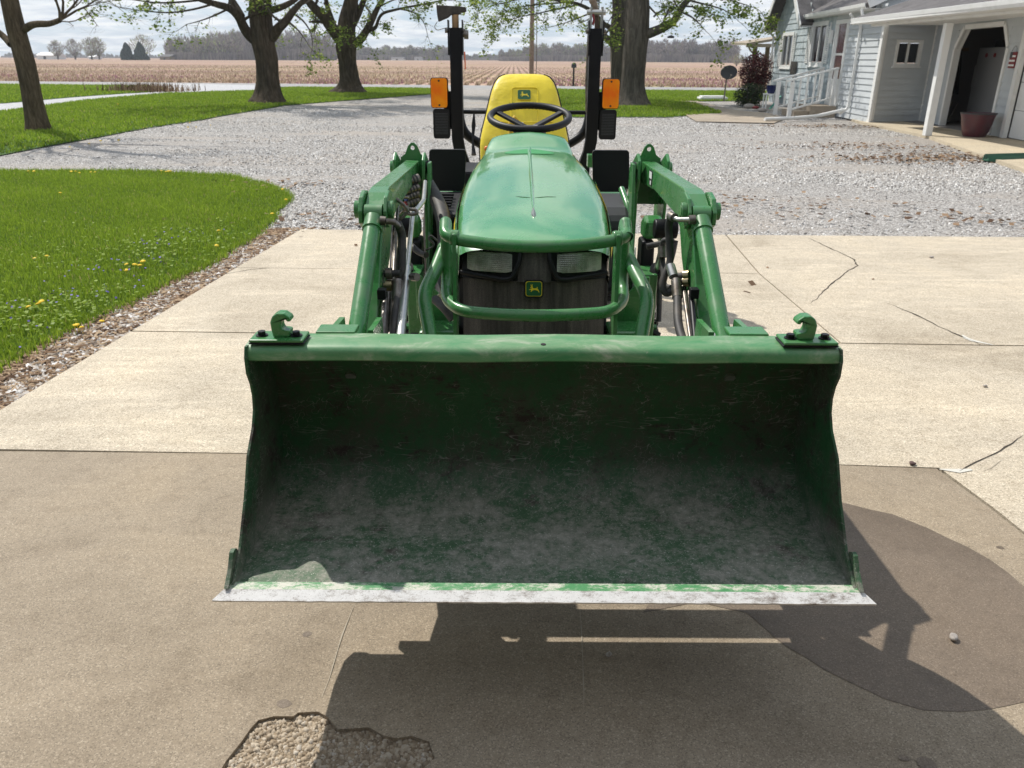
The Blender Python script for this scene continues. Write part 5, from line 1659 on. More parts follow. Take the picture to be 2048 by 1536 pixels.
for s in (-1, 1):
    ys = [2.66, 2.74, 2.84, 2.95, 3.07, 3.2, 3.35]
    for nm_, ma_, o0, z0, o1, z1 in (('side_stripe', M_yel, .006, -.028, .0125, -.062), ('side_bulge', M_hood, -.001, -.010, .006, -.0275), ('side_vent', M_plastic, .0125, -.063, .010, -.13)):
        m = MB(); rr_ = []
        for y in ys:
            w = float(np.interp(y, [q[0] for q in st], [q[1] for q in st])); zz = float(np.interp(y, [q[0] for q in st], [q[2] for q in st]))
            fade = min(1, (y - 2.64) / .12)
            rr_.append([(X0 + s * (w + o0 * fade), y, zz + z0), (X0 + s * (w + o1 * fade + .001), y, zz + z1)])
        m.loft(rr_); part(m, nm_, ma_, hood, smooth=60)
    m = MB(); m.box(X0 + s * .20, X0 + s * .262, 2.66, 3.75, .42, .80); part(m, 'engine_side_panel', M_plastic, bevel=.02)
# chassis, axle, lower green boxes
m = MB(); m.box(X0 - .16, X0 + .16, 2.62, 4.6, .25, .60); part(m, 'chassis', M_black, bevel=.02)
for s in (-1, 1):
    m = MB(); m.box(X0 + s * .262, X0 + s * .398, 2.60, 2.74, .50, .605); part(m, 'frame_box', M_green, bevel=.012)
m = MB(); m.tube([(X0 - .42, 2.95, .26), (X0 + .42, 2.95, .26)], .05, 16); part(m, 'front_axle', M_green, smooth=50)


def wheel(x, y, r, w, name):
    s = 1 if x > X0 else -1
    r0_ = r; zc_ = r + .064
    m = MB(); m.cyl((x - w * .2, y, zc_), (x + w * .2, y, zc_), r * .3, 20); root_ = part(m, 'wheel', M_yel, smooth=40)
    m = MB()
    prof_ = [(r * .55, -w / 2), (r * .8, -w / 2), (r * .95, -w * .42), (r, -w * .3), (r, w * .3), (r * .95, w * .42), (r * .8, w / 2), (r * .55, w / 2)]
    m.lathe((x, y, zc_), prof_, 40, 'x')
    part(m, 'tyre', M_rubber, root_, smooth=40)
    m = MB()
    nb = 22
    for k in range(nb):
        for sd in (-1, 1):
            a = 2 * math.pi * (k + .25 * sd) / nb
            c = Vector((x + sd * w * .22, y + math.cos(a) * (r + .004), zc_ + math.sin(a) * (r + .004)))
            t = Vector((sd * .8, -math.sin(a) * .6, math.cos(a) * .6)).normalized()
            m.bar(c - t * w * .24, c + t * w * .24, .018, .022, up=(0, math.cos(a), math.sin(a)))
    part(m, 'tread_lug', M_rubber, root_)
    m = MB(); m.lathe((x, y, zc_), [(r * .56, -w * .45), (r * .5, -w * .3), (r * .3, -w * .1), (r * .05, 0), (r * .3, w * .1), (r * .5, w * .3), (r * .56, w * .45)], 32, 'x'); part(m, 'rim', M_yel, root_, smooth=40)


for s in (-1, 1):
    wheel(X0 + s * .42, 3.02, .235, .18, 'front')
    wheel(X0 + s * .47, 4.95, .335, .28, 'rear')
# ---- rear body: floor, fenders, consoles
for s in (-1, 1):
    m = MB()
    rings = []
    for i in range(13):
        a = R(20 + 150 * i / 12); rr = .40
        y, z = 4.95 - math.cos(a) * rr, .36 + math.sin(a) * rr
        rings.append([(X0 + s * .29, y, z), (X0 + s * .56, y, z), (X0 + s * .58, y, z - .02), (X0 + s * .58, y, z - .035), (X0 + s * .29, y, z - .012)])
    m.loft(rings, closed=True, cap=True); part(m, 'fender', M_green, smooth=45)
    m = MB(); m.box(X0 + s * .27, X0 + s * .52, 3.75, 4.6, .42, .47); part(m, 'foot_platform', M_plastic, bevel=.01)
m = MB(); m.box(X0 - .22, X0 + .22, 3.88, 4.10, .45, 1.06); part(m, 'dash_pedestal', M_plastic, bevel=.04)
# dark consoles beside the hood
m = MB(); m.prism([(3.28, .60), (3.30, .885), (3.62, .93), (3.66, .60)], 'x', X0 - .42, X0 - .285); tb = part(m, 'side_console', M_plastic, bevel=.015)
m = MB()
for k in range(5): m.box(X0 - .41, X0 - .33, 3.34 + k * .04, 3.355 + k * .04, .905 + k * .005, .915 + k * .005)
part(m, 'rubber_bellows', M_black, tb, bevel=.003)
m = MB(); m.prism([(3.28, .55), (3.30, .86), (3.36, .905), (3.62, .93), (3.66, .55)], 'x', X0 + .28, X0 + .43); part(m, 'battery_cover', M_dplas, bevel=.03)
m = MB(); m.tube([(X0 + .418, 3.34, .50), (X0 + .424, 3.32, .80), (X0 + .416, 3.36, .90), (X0 + .40, 3.5, .96)], .014, 10, rad=.08); part(m, 'green_rail', M_green, smooth=50, fix=False)
m = MB(); m.tube([(X0 - .418, 3.34, .50), (X0 - .424, 3.32, .80), (X0 - .416, 3.36, .90)], .014, 10, rad=.08); part(m, 'green_rail', M_green, smooth=50, fix=False)
# mirrors folded square to the front
for s in (-1, 1):
    cx, cy, cz = X0 + s * .374, 3.70, 1.010
    m = MB(); m.prism([(cx + x * 1.0 + (s * -.006 if z > 0 else s * .004), cz + z) for x, z in rsq(.092, .083, .16)], 'y', cy - .012, cy + .012)
    mr = part(m, 'mirror', M_plastic, bevel=.004); mr['label'] = 'black rectangular mirror back beside the hood'
    m = MB(); m.tube([(cx + s * .07, cy + .02, cz - .045), (cx + s * .12, cy, cz - .05), (X0 + s * .52, 3.62, cz - .05)], .011, 10); part(m, 'mirror_arm', M_black, mr, smooth=50, fix=False)
    m = MB(); m.sphere((cx + s * .105, cy, cz - .035), .026, 14, 10, (1.3, .8, .7)); part(m, 'arm_knuckle', M_plastic, mr, smooth=50)
    m = MB(); m.tube([(cx + s * .00, cy - .03, cz - .10), (cx + s * .03, cy - .03, cz - .118), (cx + s * .065, cy - .03, cz - .105), (cx + s * .075, cy - .03, cz - .075)], .007, 8, rad=.02); part(m, 'chrome_clamp', M_steel, mr, smooth=50, fix=False)
# implements/boxes between roll bar foot and hood
m = MB(); m.box(X0 - .47, X0 - .24, 4.55, 4.95, .80, .90); m.box(X0 - .44, X0 - .2, 4.3, 4.45, .84, .93); part(m, 'lever_console', M_plastic, bevel=.015)
m = MB(); m.sphere((X0 - .42, 4.60, .945), .022, 14, 10); m.tube([(X0 - .42, 4.60, .9), (X0 - .42, 4.60, .93)], .007, 8); part(m, 'lever_knob', M_plastic, smooth=50)
m = MB(); m.box(X0 + .36, X0 + .40, 4.72, 4.80, .90, .97); part(m, 'green_bracket', M_green, bevel=.003)
m = MB(); m.cyl((X0 + .395, 4.2, .93), (X0 + .44, 4.2, .93), .022, 16); part(m, 'green_knob', M_green, smooth=50)
m = MB(); m.sphere((X0 - .215, 4.4, 1.035), .014, 12, 8); part(m, 'orange_knob', mat('orange_knob_plastic', base=(.8, .2, .02), rough=.4), smooth=50)

# ---- steering wheel
wc = Vector((X0 + .008, 4.12, 1.215)); tilt = R(-4)
Rm = Matrix.Translation(wc) @ Matrix.Rotation(R(13), 4, 'X')
m = MB()
rp = [Rm @ Vector((.195 * math.cos(a), .195 * math.sin(a), 0)) for a in [i * 2 * math.pi / 56 for i in range(57)]]
m.tube(rp, .0165, 14, cap=False); sw = part(m, 'steering_wheel', M_plastic, smooth=60, fix=False)
m = MB()
for i in range(64):
    a = i * 2 * math.pi / 64
    c = Rm @ Vector((.195 * math.cos(a), .195 * math.sin(a), -.009)); m.sphere(c, .0095, 8, 6)
part(m, 'finger_grip', M_plastic, sw, smooth=60)
m = MB()
for ang in (150, 30):
    a = R(ang)
    e1 = Rm @ Vector((.190 * math.cos(a), .190 * math.sin(a), -.004)); e0 = Rm @ Vector((.03 * math.cos(a), -.09 + .03 * math.sin(a), -.025))
    m.bar(e0, e1, .036, .016)
part(m, 'spoke', M_plastic, sw, bevel=.004)
m = MB(); m.lathe((wc.x, wc.y - .09, wc.z - .045), [(.0001, .012), (.055, .010), (.078, 0), (.08, -.02), (.05, -.09), (.04, -.16)], 28); part(m, 'hub', M_dplas, sw, smooth=50)
m = MB(); m.box(X0 - .02, X0 + .115, 4.20, 4.30, 1.135, 1.165); part(m, 'instrument_hood', M_dplas, bevel=.012)
m = MB(); m.box(X0 - .055, X0 - .02, 4.23, 4.27, 1.165, 1.180); part(m, 'white_tag', M_label, bevel=.004)

# ---- seat
seat_root = None
sp_ = [  # z, y, half width, depth bulge  (back cushion, leaning back)
    (.80, 4.60, .232, .05), (.90, 4.615, .246, .055), (1.0, 4.64, .252, .06), (1.06, 4.66, .250, .06), (1.12, 4.70, .236, .055), (1.18, 4.735, .220, .05), (1.25, 4.78, .203, .05), (1.31, 4.82, .188, .048), (1.355, 4.85, .170, .042), (1.385, 4.875, .145, .03), (1.398, 4.895, .11, .016), (1.401, 4.91, .06, .008)]
m = MB(); rings = []
for (z, y, w, d) in sp_:
    ring = []
    for k in range(28):
        a = 2 * math.pi * k / 28
        ca, sa = math.cos(a), math.sin(a)
        ex = .55
        x = w * (abs(ca) ** ex) * (1 if ca > 0 else -1); yy = d * (abs(sa) ** ex) * (1 if sa > 0 else -1)
        wr = .004 * noise.noise(Vector((x * 14, z * 14, 3.3)))
        ring.append((X0 - .010 + x, y + yy + wr, z))
    rings.append(ring)
m.loft(rings, closed=True, cap=True)
seat = part(m, 'seat', M_yellow, smooth=60, sub=1)
m = MB(); m.box(X0 - .25, X0 + .23, 4.25, 4.62, .68, .80); part(m, 'seat_cushion', M_yellow, seat, bevel=.05)
# black piping around the edge of the back
m = MB()
for s in (-1, 1):
    m.tube([(X0 - .010 + s * (w + .003), y + d * .35, z) for (z, y, w, d) in sp_[:-1]], .0035, 6)
part(m, 'seat_piping', M_plastic, seat, smooth=50, fix=False)
# raised centre panel
m = MB()
def seat_y(z): return float(np.interp(z, [q[0] for q in sp_], [q[1] - q[3] for q in sp_]))
m.tube([(X0 - .085, seat_y(1.12) - .002, 1.12), (X0 - .083, seat_y(1.33) - .002, 1.33), (X0 + .065, seat_y(1.33) - .002, 1.33), (X0 + .067, seat_y(1.12) - .002, 1.12)], .0035, 6, rad=.02)
part(m, 'seam', M_yellow, seat, smooth=50, fix=False)
m = MB()
for z in (1.155, 1.13): m.tube([(X0 - .16, seat_y(z) - .001, z), (X0, seat_y(z) - .003, z - .004), (X0 + .15, seat_y(z) - .001, z)], .003, 6)
part(m, 'quilt_seam', M_yellow, seat, smooth=50, fix=False)
zt = 1.293
lean = math.atan2(seat_y(1.32) - seat_y(1.26), .06)
emblem(seat, (X0 - .012, seat_y(zt) - .004, zt), .040, .033, lean, None)
fc = bpy.data.curves.new('lettering', 'FONT'); fc.body = 'JOHN DEERE'; fc.size = .036; fc.align_x = 'CENTER'; fc.extrude = .0006; fc.offset = .0006
to = bpy.data.objects.new('tmp', fc); col.objects.link(to)
bpy.context.view_layer.update()
me = bpy.data.meshes.new_from_object(to.evaluated_get(bpy.context.evaluated_depsgraph_get()))
bpy.data.objects.remove(to)
me.transform(Matrix.Translation((X0 - .010, seat_y(1.232) - .006, 1.232)) @ Matrix.Rotation(R(90) - lean, 4, 'X') @ Matrix.Diagonal((.83, 1, 1, 1)))
me.materials.clear()
finish('lettering', me, M_egreen, seat)
m = MB(); m.tube([(X0 - .085, 4.50, 1.02), (X0 - .080, 4.52, 1.16), (X0 - .055, 4.52, 1.185)], [.018, .022, .020], 12); part(m, 'yellow_lever_grip', mat('ochre_grip', base=(.60, .38, .02), rough=.6), smooth=50, fix=False)

# ---- roll bar
ry = 5.33
m = MB()
for s in (-1, 1):
    for a, b in (((.430, 1.655), (.430, 1.00)), ((.430, 1.00), (.418, .93)), ((.418, .93), (.39, .85)), ((.39, .85), (.38, .45))):
        m.prism([(X0 + s * (a[0] - .036), a[1]), (X0 + s * (a[0] + .036), a[1]), (X0 + s * (b[0] + .036), b[1]), (X0 + s * (b[0] - .036), b[1])], 'y', ry - .05, ry + .02)
m.box(X0 - .36, X0 + .36, ry - .05, ry + .02, .45, .53)
rb = part(m, 'roll_bar', M_black)
m = MB()
hoop = [(-.430, 5.47, 1.60), (-.430, 5.50, 1.12), (-.40, 5.50, 1.02), (-.30, 5.50, .955), (-.20, 5.50, .92), (.20, 5.50, .92), (.30, 5.50, .955), (.40, 5.50, 1.02), (.430, 5.50, 1.12), (.430, 5.47, 1.60)]
m.tube([(X0 + p[0], p[1], p[2]) for p in hoop], .030, 10, rad=.12); part(m, 'folded_hoop', M_black, rb, smooth=45, fix=False)
m = MB(); m.tube([(X0 - .40, 5.46, 1.158), (X0 + .40, 5.46, 1.158)], .013, 10); part(m, 'cross_bar', M_black, rb, smooth=45)
for s in (-1, 1):
    m = MB(); m.box(X0 + s * .472, X0 + s * .478, ry - .05, ry + .05, 1.50, 1.70); m.box(X0 + s * .385, X0 + s * .391, ry - .05, ry + .05, 1.50, 1.70); part(m, 'hinge_plate', M_black, rb, bevel=.002)
    m = MB(); m.tube([(X0 + s * .37, ry - .02, 1.638), (X0 + s * .495, ry - .02, 1.638)], .013, 12); part(m, 'hinge_pin', M_dsteel, rb, smooth=50)
    # lamp bracket
    m = MB(); m.box(X0 + s * .469, X0 + s * .515, ry - .02, ry + .01, 1.06, 1.29); br = part(m, 'lamp_bracket', M_black, bevel=.004)
    xc = X0 + s * .540
    m = MB(); m.prism([(xc + x, 1.280 + z) for x, z in rsq(.090, .055, .24)], 'y', ry - .028, ry - .001); hz9 = part(m, 'turn_signal', M_black, bevel=.003)
    m = MB(); m.prism([(xc + x, 1.280 + z) for x, z in rsq(.086, .051, .24)], 'y', ry - .046, ry - .0285); part(m, 'amber_lens', M_amber, hz9, bevel=.006)
    m = MB()
    for zz in (-.072, .072): m.cyl((xc, ry - .0465, 1.28 + zz), (xc, ry - .049, 1.28 + zz), .006, 10)
    part(m, 'lens_screw', M_dark, hz9)
    m = MB(); m.prism([(xc - s * .010 + x, 1.095 + z) for x, z in rsq(.090, .053, .24)], 'y', ry - .045, ry - .002); wl = part(m, 'work_lamp', M_plastic, bevel=.006)
    m = MB()
    for i in range(14): m.box(xc - s * .010 - .040, xc - s * .010 + .040, ry - .0475, ry - .0455, 1.033 + i * .0095, 1.037 + i * .0095)
    part(m, 'lens_rib', M_dplas, wl)
m = MB(); m.box(X0 + s * .40 - .0, X0 + .412, ry - .06, ry - .055, 1.40, 1.41); 
# clevis bracket on the right post
m = MB()
for xx in (.397, .466): m.box(X0 + xx - .006, X0 + xx + .006, ry - .035, ry + .015, 1.62, 1.775)
m.tube([(X0 + .372, ry - .02, 1.745), (X0 + .486, ry - .02, 1.745)], .016, 14); cl = part(m, 'clevis_bracket', M_steel, rb, smooth=40)
m = MB(); m.tube([(X0 + .408, ry - .03, 1.735), (X0 + .416, ry - .03, 1.705), (X0 + .410, ry - .03, 1.675)], .007, 8); part(m, 'red_latch', M_red, rb, smooth=50, fix=False)
m = MB(); m.tube([(X0 + .382, ry - .05, 1.60), (X0 + .378, ry - .06, 1.35), (X0 + .388, ry - .06, 1.17)], .005, 6); part(m, 'strap', M_dsteel, rb, smooth=50, fix=False)
m = MB(); m.cyl((X0 - .378, ry - .02, 1.617), (X0 - .352, ry - .02, 1.617), .026, 18); m.cyl((X0 - .385, ry - .02, 1.617), (X0 - .378, ry - .02, 1.617), .016, 18); part(m, 'lock_knob', M_dsteel, rb, smooth=50)
m = MB(); m.tube([(X0 - .375, ry - .05, 1.52), (X0 - .372, ry - .06, 1.42)], .004, 6); part(m, 'orange_tag', mat('orange_tag_vinyl', base=(.7, .12, .02), rough=.5), rb, fix=False)
m = MB(); m.tube([(X0 - .33, 5.45, 1.155), (X0 - .332, 5.43, 1.08), (X0 - .338, 5.40, .98), (X0 - .33, 5.35, .90)], [.004, .014, .005, .016], 8); part(m, 'retractor_strap', M_plastic, rb, smooth=50, fix=False)

# tools carried on the roll bar
ax = empty('axe', (X0 - .432, ry - .02, 1.66), 'dark axe with a pale wooden handle, head up on the left roll bar post', 'axe')
m = MB(); m.tube([(X0 - .432, ry + .005, 1.45), (X0 - .432, ry + .005, 1.76)], .021, 10); m.build('handle', M_wood, ax, smooth=50)
hd = [(-.545, 1.782), (-.47, 1.778), (-.40, 1.775), (-.365, 1.770), (-.362, 1.748), (-.372, 1.742), (-.395, 1.742), (-.402, 1.730), (-.455, 1.728), (-.475, 1.712), (-.505, 1.70), (-.535, 1.688), (-.542, 1.73)]
m = MB(); m.prism([(X0 + x, z) for x, z in hd], 'y', ry - .018, ry + .022); m.build('head', mat('rusty_dark_iron', base=(.035, .028, .025), rough=.7, noise_amt=(20, (.09, .075, .065), .4, .7)), ax, bevel=.008)
m = MB(); m.tube([(X0 - .542, ry, 1.690), (X0 - .562, ry - .01, 1.66), (X0 - .545, ry - .015, 1.640), (X0 - .50, ry - .02, 1.652), (X0 - .478, ry - .02, 1.655)], .0022, 6, rad=.02); m.build('wire_tie', M_dsteel, ax, smooth=50, fix=False)
tl = empty('tool_handle', (X0 + .425, ry + .03, 1.5), 'brown rounded tool grip sticking up above the right roll bar post', 'tool')
m = MB(); m.tube([(X0 + .445, ry + .03, 1.45), (X0 + .440, ry + .03, 1.70), (X0 + .425, ry + .03, 1.79), (X0 + .408, ry + .03, 1.815)], [.014, .016, .022, .018], 12, rad=.04); m.sphere((X0 + .408, ry + .03, 1.812), .022, 12, 8); m.build('grip', M_polew, tl, smooth=50, fix=False)

TR.location.z -= CH - CAM_H               # the survey took the tractor from a 1.48 m eye; stand it on its real ground
ax.location.z -= CH - CAM_H
tl.location.z -= CH - CAM_H
UNIT[0] = SET
HAZE = 0.00030

# ================================================================ HOUSE
HOUSE = empty('house', (9.6, 24, 0), 'pale blue one-storey house with white trim and an attached covered porch wing', 'house')


def hb(m, n, ma, parent=HOUSE, **k):
    return m.build(n, ma, parent, **k)


def wall(name, p0, p1, z0, z1, openings, ma, course=.15, gable=None, thick=.024, back=True, parent=HOUSE):
    """lapped siding from p0 to p1 (outward normal to the left of p0->p1 reversed); openings (u0,u1,za,zb)"""
    p0, p1 = Vector(p0), Vector(p1); d = (p1 - p0); L = d.length; d.normalize(); nrm = Vector((d.y, -d.x))
    m = MB()

    def pt(u, z, o): return (p0.x + d.x * u + nrm.x * o, p0.y + d.y * u + nrm.y * o, z)
    zmax = gable[1] if gable else z1
    k = 0; z = z0
    while z < zmax - 1e-4:
        zt = min(z + course, zmax)
        a, b = 0., L
        if gable and z >= z1 - 1e-6:
            t = (z - z1) / (gable[1] - z1); a, b = gable[0] * t, L - (L - gable[0]) * t
            if b - a < .05: break
        # split at the opening levels too
        cuts = sorted({z, zt} | {o[2] for o in openings if z < o[2] < zt} | {o[3] for o in openings if z < o[3] < zt})
        for za, zb in zip(cuts, cuts[1:]):
            ivs = [(a, b)]
            for (u0, u1, oa, ob) in openings:
                if oa <= za + 1e-5 and ob >= zb - 1e-5:
                    nv = []
                    for (s, e) in ivs:
                        if u0 > s: nv.append((s, min(e, u0)))
                        if u1 < e: nv.append((max(s, u1), e))
                    ivs = [q for q in nv if q[1] - q[0] > 1e-4]
            oa_ = thick * (1 - (za - z) / course); ob_ = thick * (1 - (zb - z) / course)
            for (s, e) in ivs:
                m.add([pt(s, za, oa_), pt(e, za, oa_), pt(e, zb, ob_), pt(s, zb, ob_)], [(0, 1, 2, 3)])
                if abs(za - z) < 1e-6: m.add([pt(s, za, -.002), pt(e, za, -.002), pt(e, za, oa_), pt(s, za, oa_)], [(0, 1, 2, 3)])
        z = zt
    return m.build(name, ma, parent, fix=False), pt, L


def onwall(pt, u0, u1, z0, z1, o0, o1):
    m = MB()
    vs = [pt(u, z, o) for u in (u0, u1) for o in (o0, o1) for z in (z0, z1)]
    m.add(vs, [(0, 1, 3, 2), (4, 6, 7, 5), (0, 4, 5, 1), (2, 3, 7, 6), (0, 2, 6, 4), (1, 5, 7, 3)])
    return m


def wbox(m, pt, u0, u1, z0, z1, o0, o1):
    q = onwall(pt, u0, u1, z0, z1, o0, o1); m.add(q.v, q.f)


def window(pt, u0, u1, z0, z1, mull=1, trim=.09, shutters=False, parent=HOUSE):
    m = MB()
    for a in ((u0 - trim, u0, z0 - trim, z1 + trim), (u1, u1 + trim, z0 - trim, z1 + trim), (u0, u1, z1, z1 + trim), (u0, u1, z0 - trim, z0)): wbox(m, pt, *a, -.05, .035)
    w = hb(m, 'window', M_white, parent)
    m = MB(); wbox(m, pt, u0 + .01, u1 - .01, z0 + .01, z1 - .01, -.045, -.035); hb(m, 'pane', M_pane, w)
    m = MB()
    for k in range(mull):
        u = u0 + (u1 - u0) * (k + 1) / (mull + 1); wbox(m, pt, u - .022, u + .022, z0, z1, -.034, .01)
    wbox(m, pt, u0 - trim - .03, u1 + trim + .03, z0 - trim - .03, z0 - trim, -.02, .06); hb(m, 'sill', M_white, w)
    if shutters:
        for a, b in ((u0 - trim - .32, u0 - trim - .01), (u1 + trim + .01, u1 + trim + .32)):
            m = MB(); wbox(m, pt, a, a + .04, z0 - .05, z1 + .05, .016, .05); wbox(m, pt, b - .04, b, z0 - .05, z1 + .05, .016, .05)
            nl = int((z1 - z0) / .06)
            for i in range(nl):
                z = z0 - .03 + i * .06; wbox(m, pt, a + .04, b - .04, z, z + .035, .016, .04)
            hb(m, 'shutter', M_white, w)
    return w


# long side wall towards the driveway: from the porch corner (near) to the far corner
pF, pN = Vector((9.60, 31.55)), Vector((9.10, 21.25))
dW = (pF - pN).normalized(); LW = (pF - pN).length
U = lambda y: (y - 21.25) / dW.y
NW = lambda: None
# outward is -X : go from far to near so that the left-hand rule gives -X
wl_openings = [(LW - U(30.70), LW - U(29.0), 1.30, 2.34), (LW - U(27.3), LW - U(25.45), 1.36, 2.50)]
EAVE = 2.78
hs, ptF, _ = wall('shake_wall', pF, pN + dW * U(24.95), .05, EAVE, [(U(31.55) - U(30.45), U(31.55) - U(29.25), 1.33, 2.28), (U(31.55) - U(27.05), U(31.55) - U(25.75), 1.44, 2.46)], M_siding2, .20,
                  gable=None, thick=.02)
uF = lambda y: U(31.55) - U(y)
window(ptF, uF(30.45), uF(29.25), 1.33, 2.28, 1, .10, True)
window(ptF, uF(27.05), uF(25.75), 1.44, 2.46, 1, .12, True)
# gable over the far half, facing the driveway
pg0, pg1 = pF, pN + dW * U(27.45)
wall('gable_wall', pg0, pg1, EAVE + .002, EAVE + .002, [], M_siding2, .20, gable=((pg1 - pg0).length / 2, EAVE + 1.75), thick=.02)
door_y0, door_y1 = 23.75, 24.90
hs2, ptN, _ = wall('side_wall', pN + dW * U(24.95), pN, .02, EAVE, [(0.03, U(24.95) - U(23.80), .30, 2.52)], M_siding)
uN = lambda y: U(24.95) - U(y)
# entry door
m = MB()
for a in ((uN(24.92), uN(24.80), .3, 2.55), (uN(23.92), uN(23.80), .3, 2.55), (uN(24.80), uN(23.92), 2.44, 2.55)): wbox(m, ptN, *a, -.05, .04)
wbox(m, ptN, uN(24.80), uN(23.92), .31, 1.0, -.04, .012); wbox(m, ptN, uN(24.80), uN(24.68), 1.0, 2.44, -.04, .012); wbox(m, ptN, uN(24.04), uN(23.92), 1.0, 2.44, -.04, .012); wbox(m, ptN, uN(24.68), uN(24.04), 1.62, 1.68, -.04, .012)
door = hb(m, 'entry_door', M_white)
m = MB(); wbox(m, ptN, uN(24.68), uN(24.04), 1.0, 1.62, -.03, -.01); wbox(m, ptN, uN(24.68), uN(24.04), 1.68, 2.44, -.03, -.01); hb(m, 'door_glass', mat('curtained_glass', base=(.10, .03, .035), rough=.1), door)
m = MB(); wbox(m, ptN, uN(23.99), uN(23.96), 1.25, 1.40, .013, .05); hb(m, 'handle', M_dsteel, door)
m = MB(); wbox(m, ptN, uN(25.15), uN(25.03), 1.95, 2.3, .03, .12); hb(m, 'porch_lamp', M_white)
m = MB(); wbox(m, ptF, uF(28.65), uF(28.35), 1.05, 1.45, .03, .15); m.tube([ptF(uF(28.5), .1, .06), ptF(uF(28.5), 1.05, .06)], .02, 8); hb(m, 'electric_meter', M_dsteel)
# corner boards and downspouts
for y, w_ in ((31.50, .1),):
    m = MB(); wbox(m, ptF, 0, .10, .05, EAVE, .0, .032); hb(m, 'corner_board', M_white)
m = MB(); wbox(m, ptN, uN(21.38), uN(21.25) + .03, .02, 2.5, -.03, .030); hb(m, 'corner_board', M_white)
m = MB(); dsx = [ptN(uN(22.75), 2.62, .40), ptN(uN(22.75), 2.50, .30), ptN(uN(22.75), 2.35, .07), ptN(uN(22.75), .28, .07), ptN(uN(22.85), .14, .25), (7.9, 22.75, .06), (6.75, 21.95, .05)]
m.tube(dsx[:5], .042, 4, rad=.1); hb(m, 'downspout', M_white)
m = MB(); m.tube([ptN(uN(22.8), .24, .16), (8.2, 22.6, .085), (7.4, 22.15, .06), (6.6, 21.85, .05)], .045, 10, rad=.2)
ext = m.build('drain_pipe', M_white, None, org=(7.5, 22.2, 0), smooth=50); tag(ext, 'white drain pipe lying on the gravel from the house downspout past the steps', 'drain pipe')

# window wall facing the camera and the garage wall under the porch
pC, pI, pG = Vector((9.10, 21.25)), Vector((10.62, 21.78)), Vector((9.97, 16.2))
ww, ptW, LwW = wall('end_wall', pC, pI, .04, 2.46, [(.50, 1.18, 1.40, 1.93)], M_siding)
window(ptW, .50, 1.18, 1.43, 1.90, 1, .075)
m = MB(); wbox(m, ptW, 0, .09, .04, 2.46, .0, .03); hb(m, 'corner_board', M_white)
dG = (pG - pI).normalized(); LG = (pG - pI).length
uG = lambda y: (21.78 - y) / -dG.y
d0, d1 = uG(20.25), uG(17.62)
gw, ptG, _ = wall('garage_wall', pI, pG, .04, 2.46, [(d0, d1, .04, 2.16), (uG(17.02), LG, .04, 2.16)], M_siding)
m = MB(); wbox(m, ptG, 0.02, .09, .04, 2.46, .0, .03); hb(m, 'inner_corner_trim', M_white)
# door opening with clipped upper corners
ch = .42
zo = 2.16
def frame_seg(a, b, w=.10, o0=-.10, o1=.045):
    m_ = MB(); (u0, z0), (u1, z1) = a, b
    d = Vector((u1 - u0, z1 - z0)).normalized(); n = Vector((-d.y, d.x)) * w
    pts = [(u0, z0), (u1, z1), (u1 + n.x, z1 + n.y), (u0 + n.x, z0 + n.y)]
    m_.add([ptG(u, z, o) for o in (o0, o1) for u, z in pts], [(0, 1, 2, 3), (4, 5, 6, 7), (0, 1, 5, 4), (1, 2, 6, 5), (2, 3, 7, 6), (3, 0, 4, 7)])
    return m_
m = MB()
for a, b in (((d0, .035), (d0, zo - ch)), ((d0, zo - ch), (d0 + ch * .8, zo)), ((d0 + ch * .8, zo), (d1 - ch * .8, zo)), ((d1 - ch * .8, zo), (d1, zo - ch)), ((d1, zo - ch), (d1, .035))):
    q = frame_seg(a, b); m.add(q.v, q.f)
gf = hb(m, 'garage_door_frame', M_white)
for a, b in (((d0, zo - ch), (d0 + ch * .8, zo)), ((d1, zo - ch), (d1 - ch * .8, zo))):
    m = MB(); pts = [a, b, (a[0], zo + .005)]
    m.add([ptG(u, z, o) for o in (-.02, .012) for u, z in pts], [(0, 1, 2), (3, 4, 5), (0, 1, 4, 3), (1, 2, 5, 4), (2, 0, 3, 5)]); hb(m, 'corner_infill', M_siding, gf)
# second garage door at the photo's right edge
m = MB(); wbox(m, ptG, uG(17.02) - .0, uG(17.02) + .14, .035, 2.26, -.04, .05); hb(m, 'door_jamb', M_white)
m = MB()
for k in range(4): wbox(m, ptG, uG(17.02) + .142, LG + .8, .05 + k * .53, .57 + k * .53, -.10, -.07)
hb(m, 'garage_door', M_white)
# garage interior
cx_, cy_ = 10.35, 19
m = MB(); m.box(14.0, 14.06, 16.2, 22.5, 0, 2.5); m.box(10.75, 14.0, 21.90, 21.96, 0, 2.5); m.box(10.2, 14.0, 16.9, 16.96, 0, 2.5); m.box(10.2, 14.0, 16.2, 22.5, 2.47, 2.52); m.box(10.15, 14, 16.2, 22.5, .0, .035); hb(m, 'garage_interior', M_inside)
fr = empty('refrigerator', (11.7, 20.3, .035), 'tall grey-white refrigerator standing inside the open garage door', 'refrigerator')
a_, b_ = aty(1950, 140, 20.2), aty(2007, 140, 18.6)
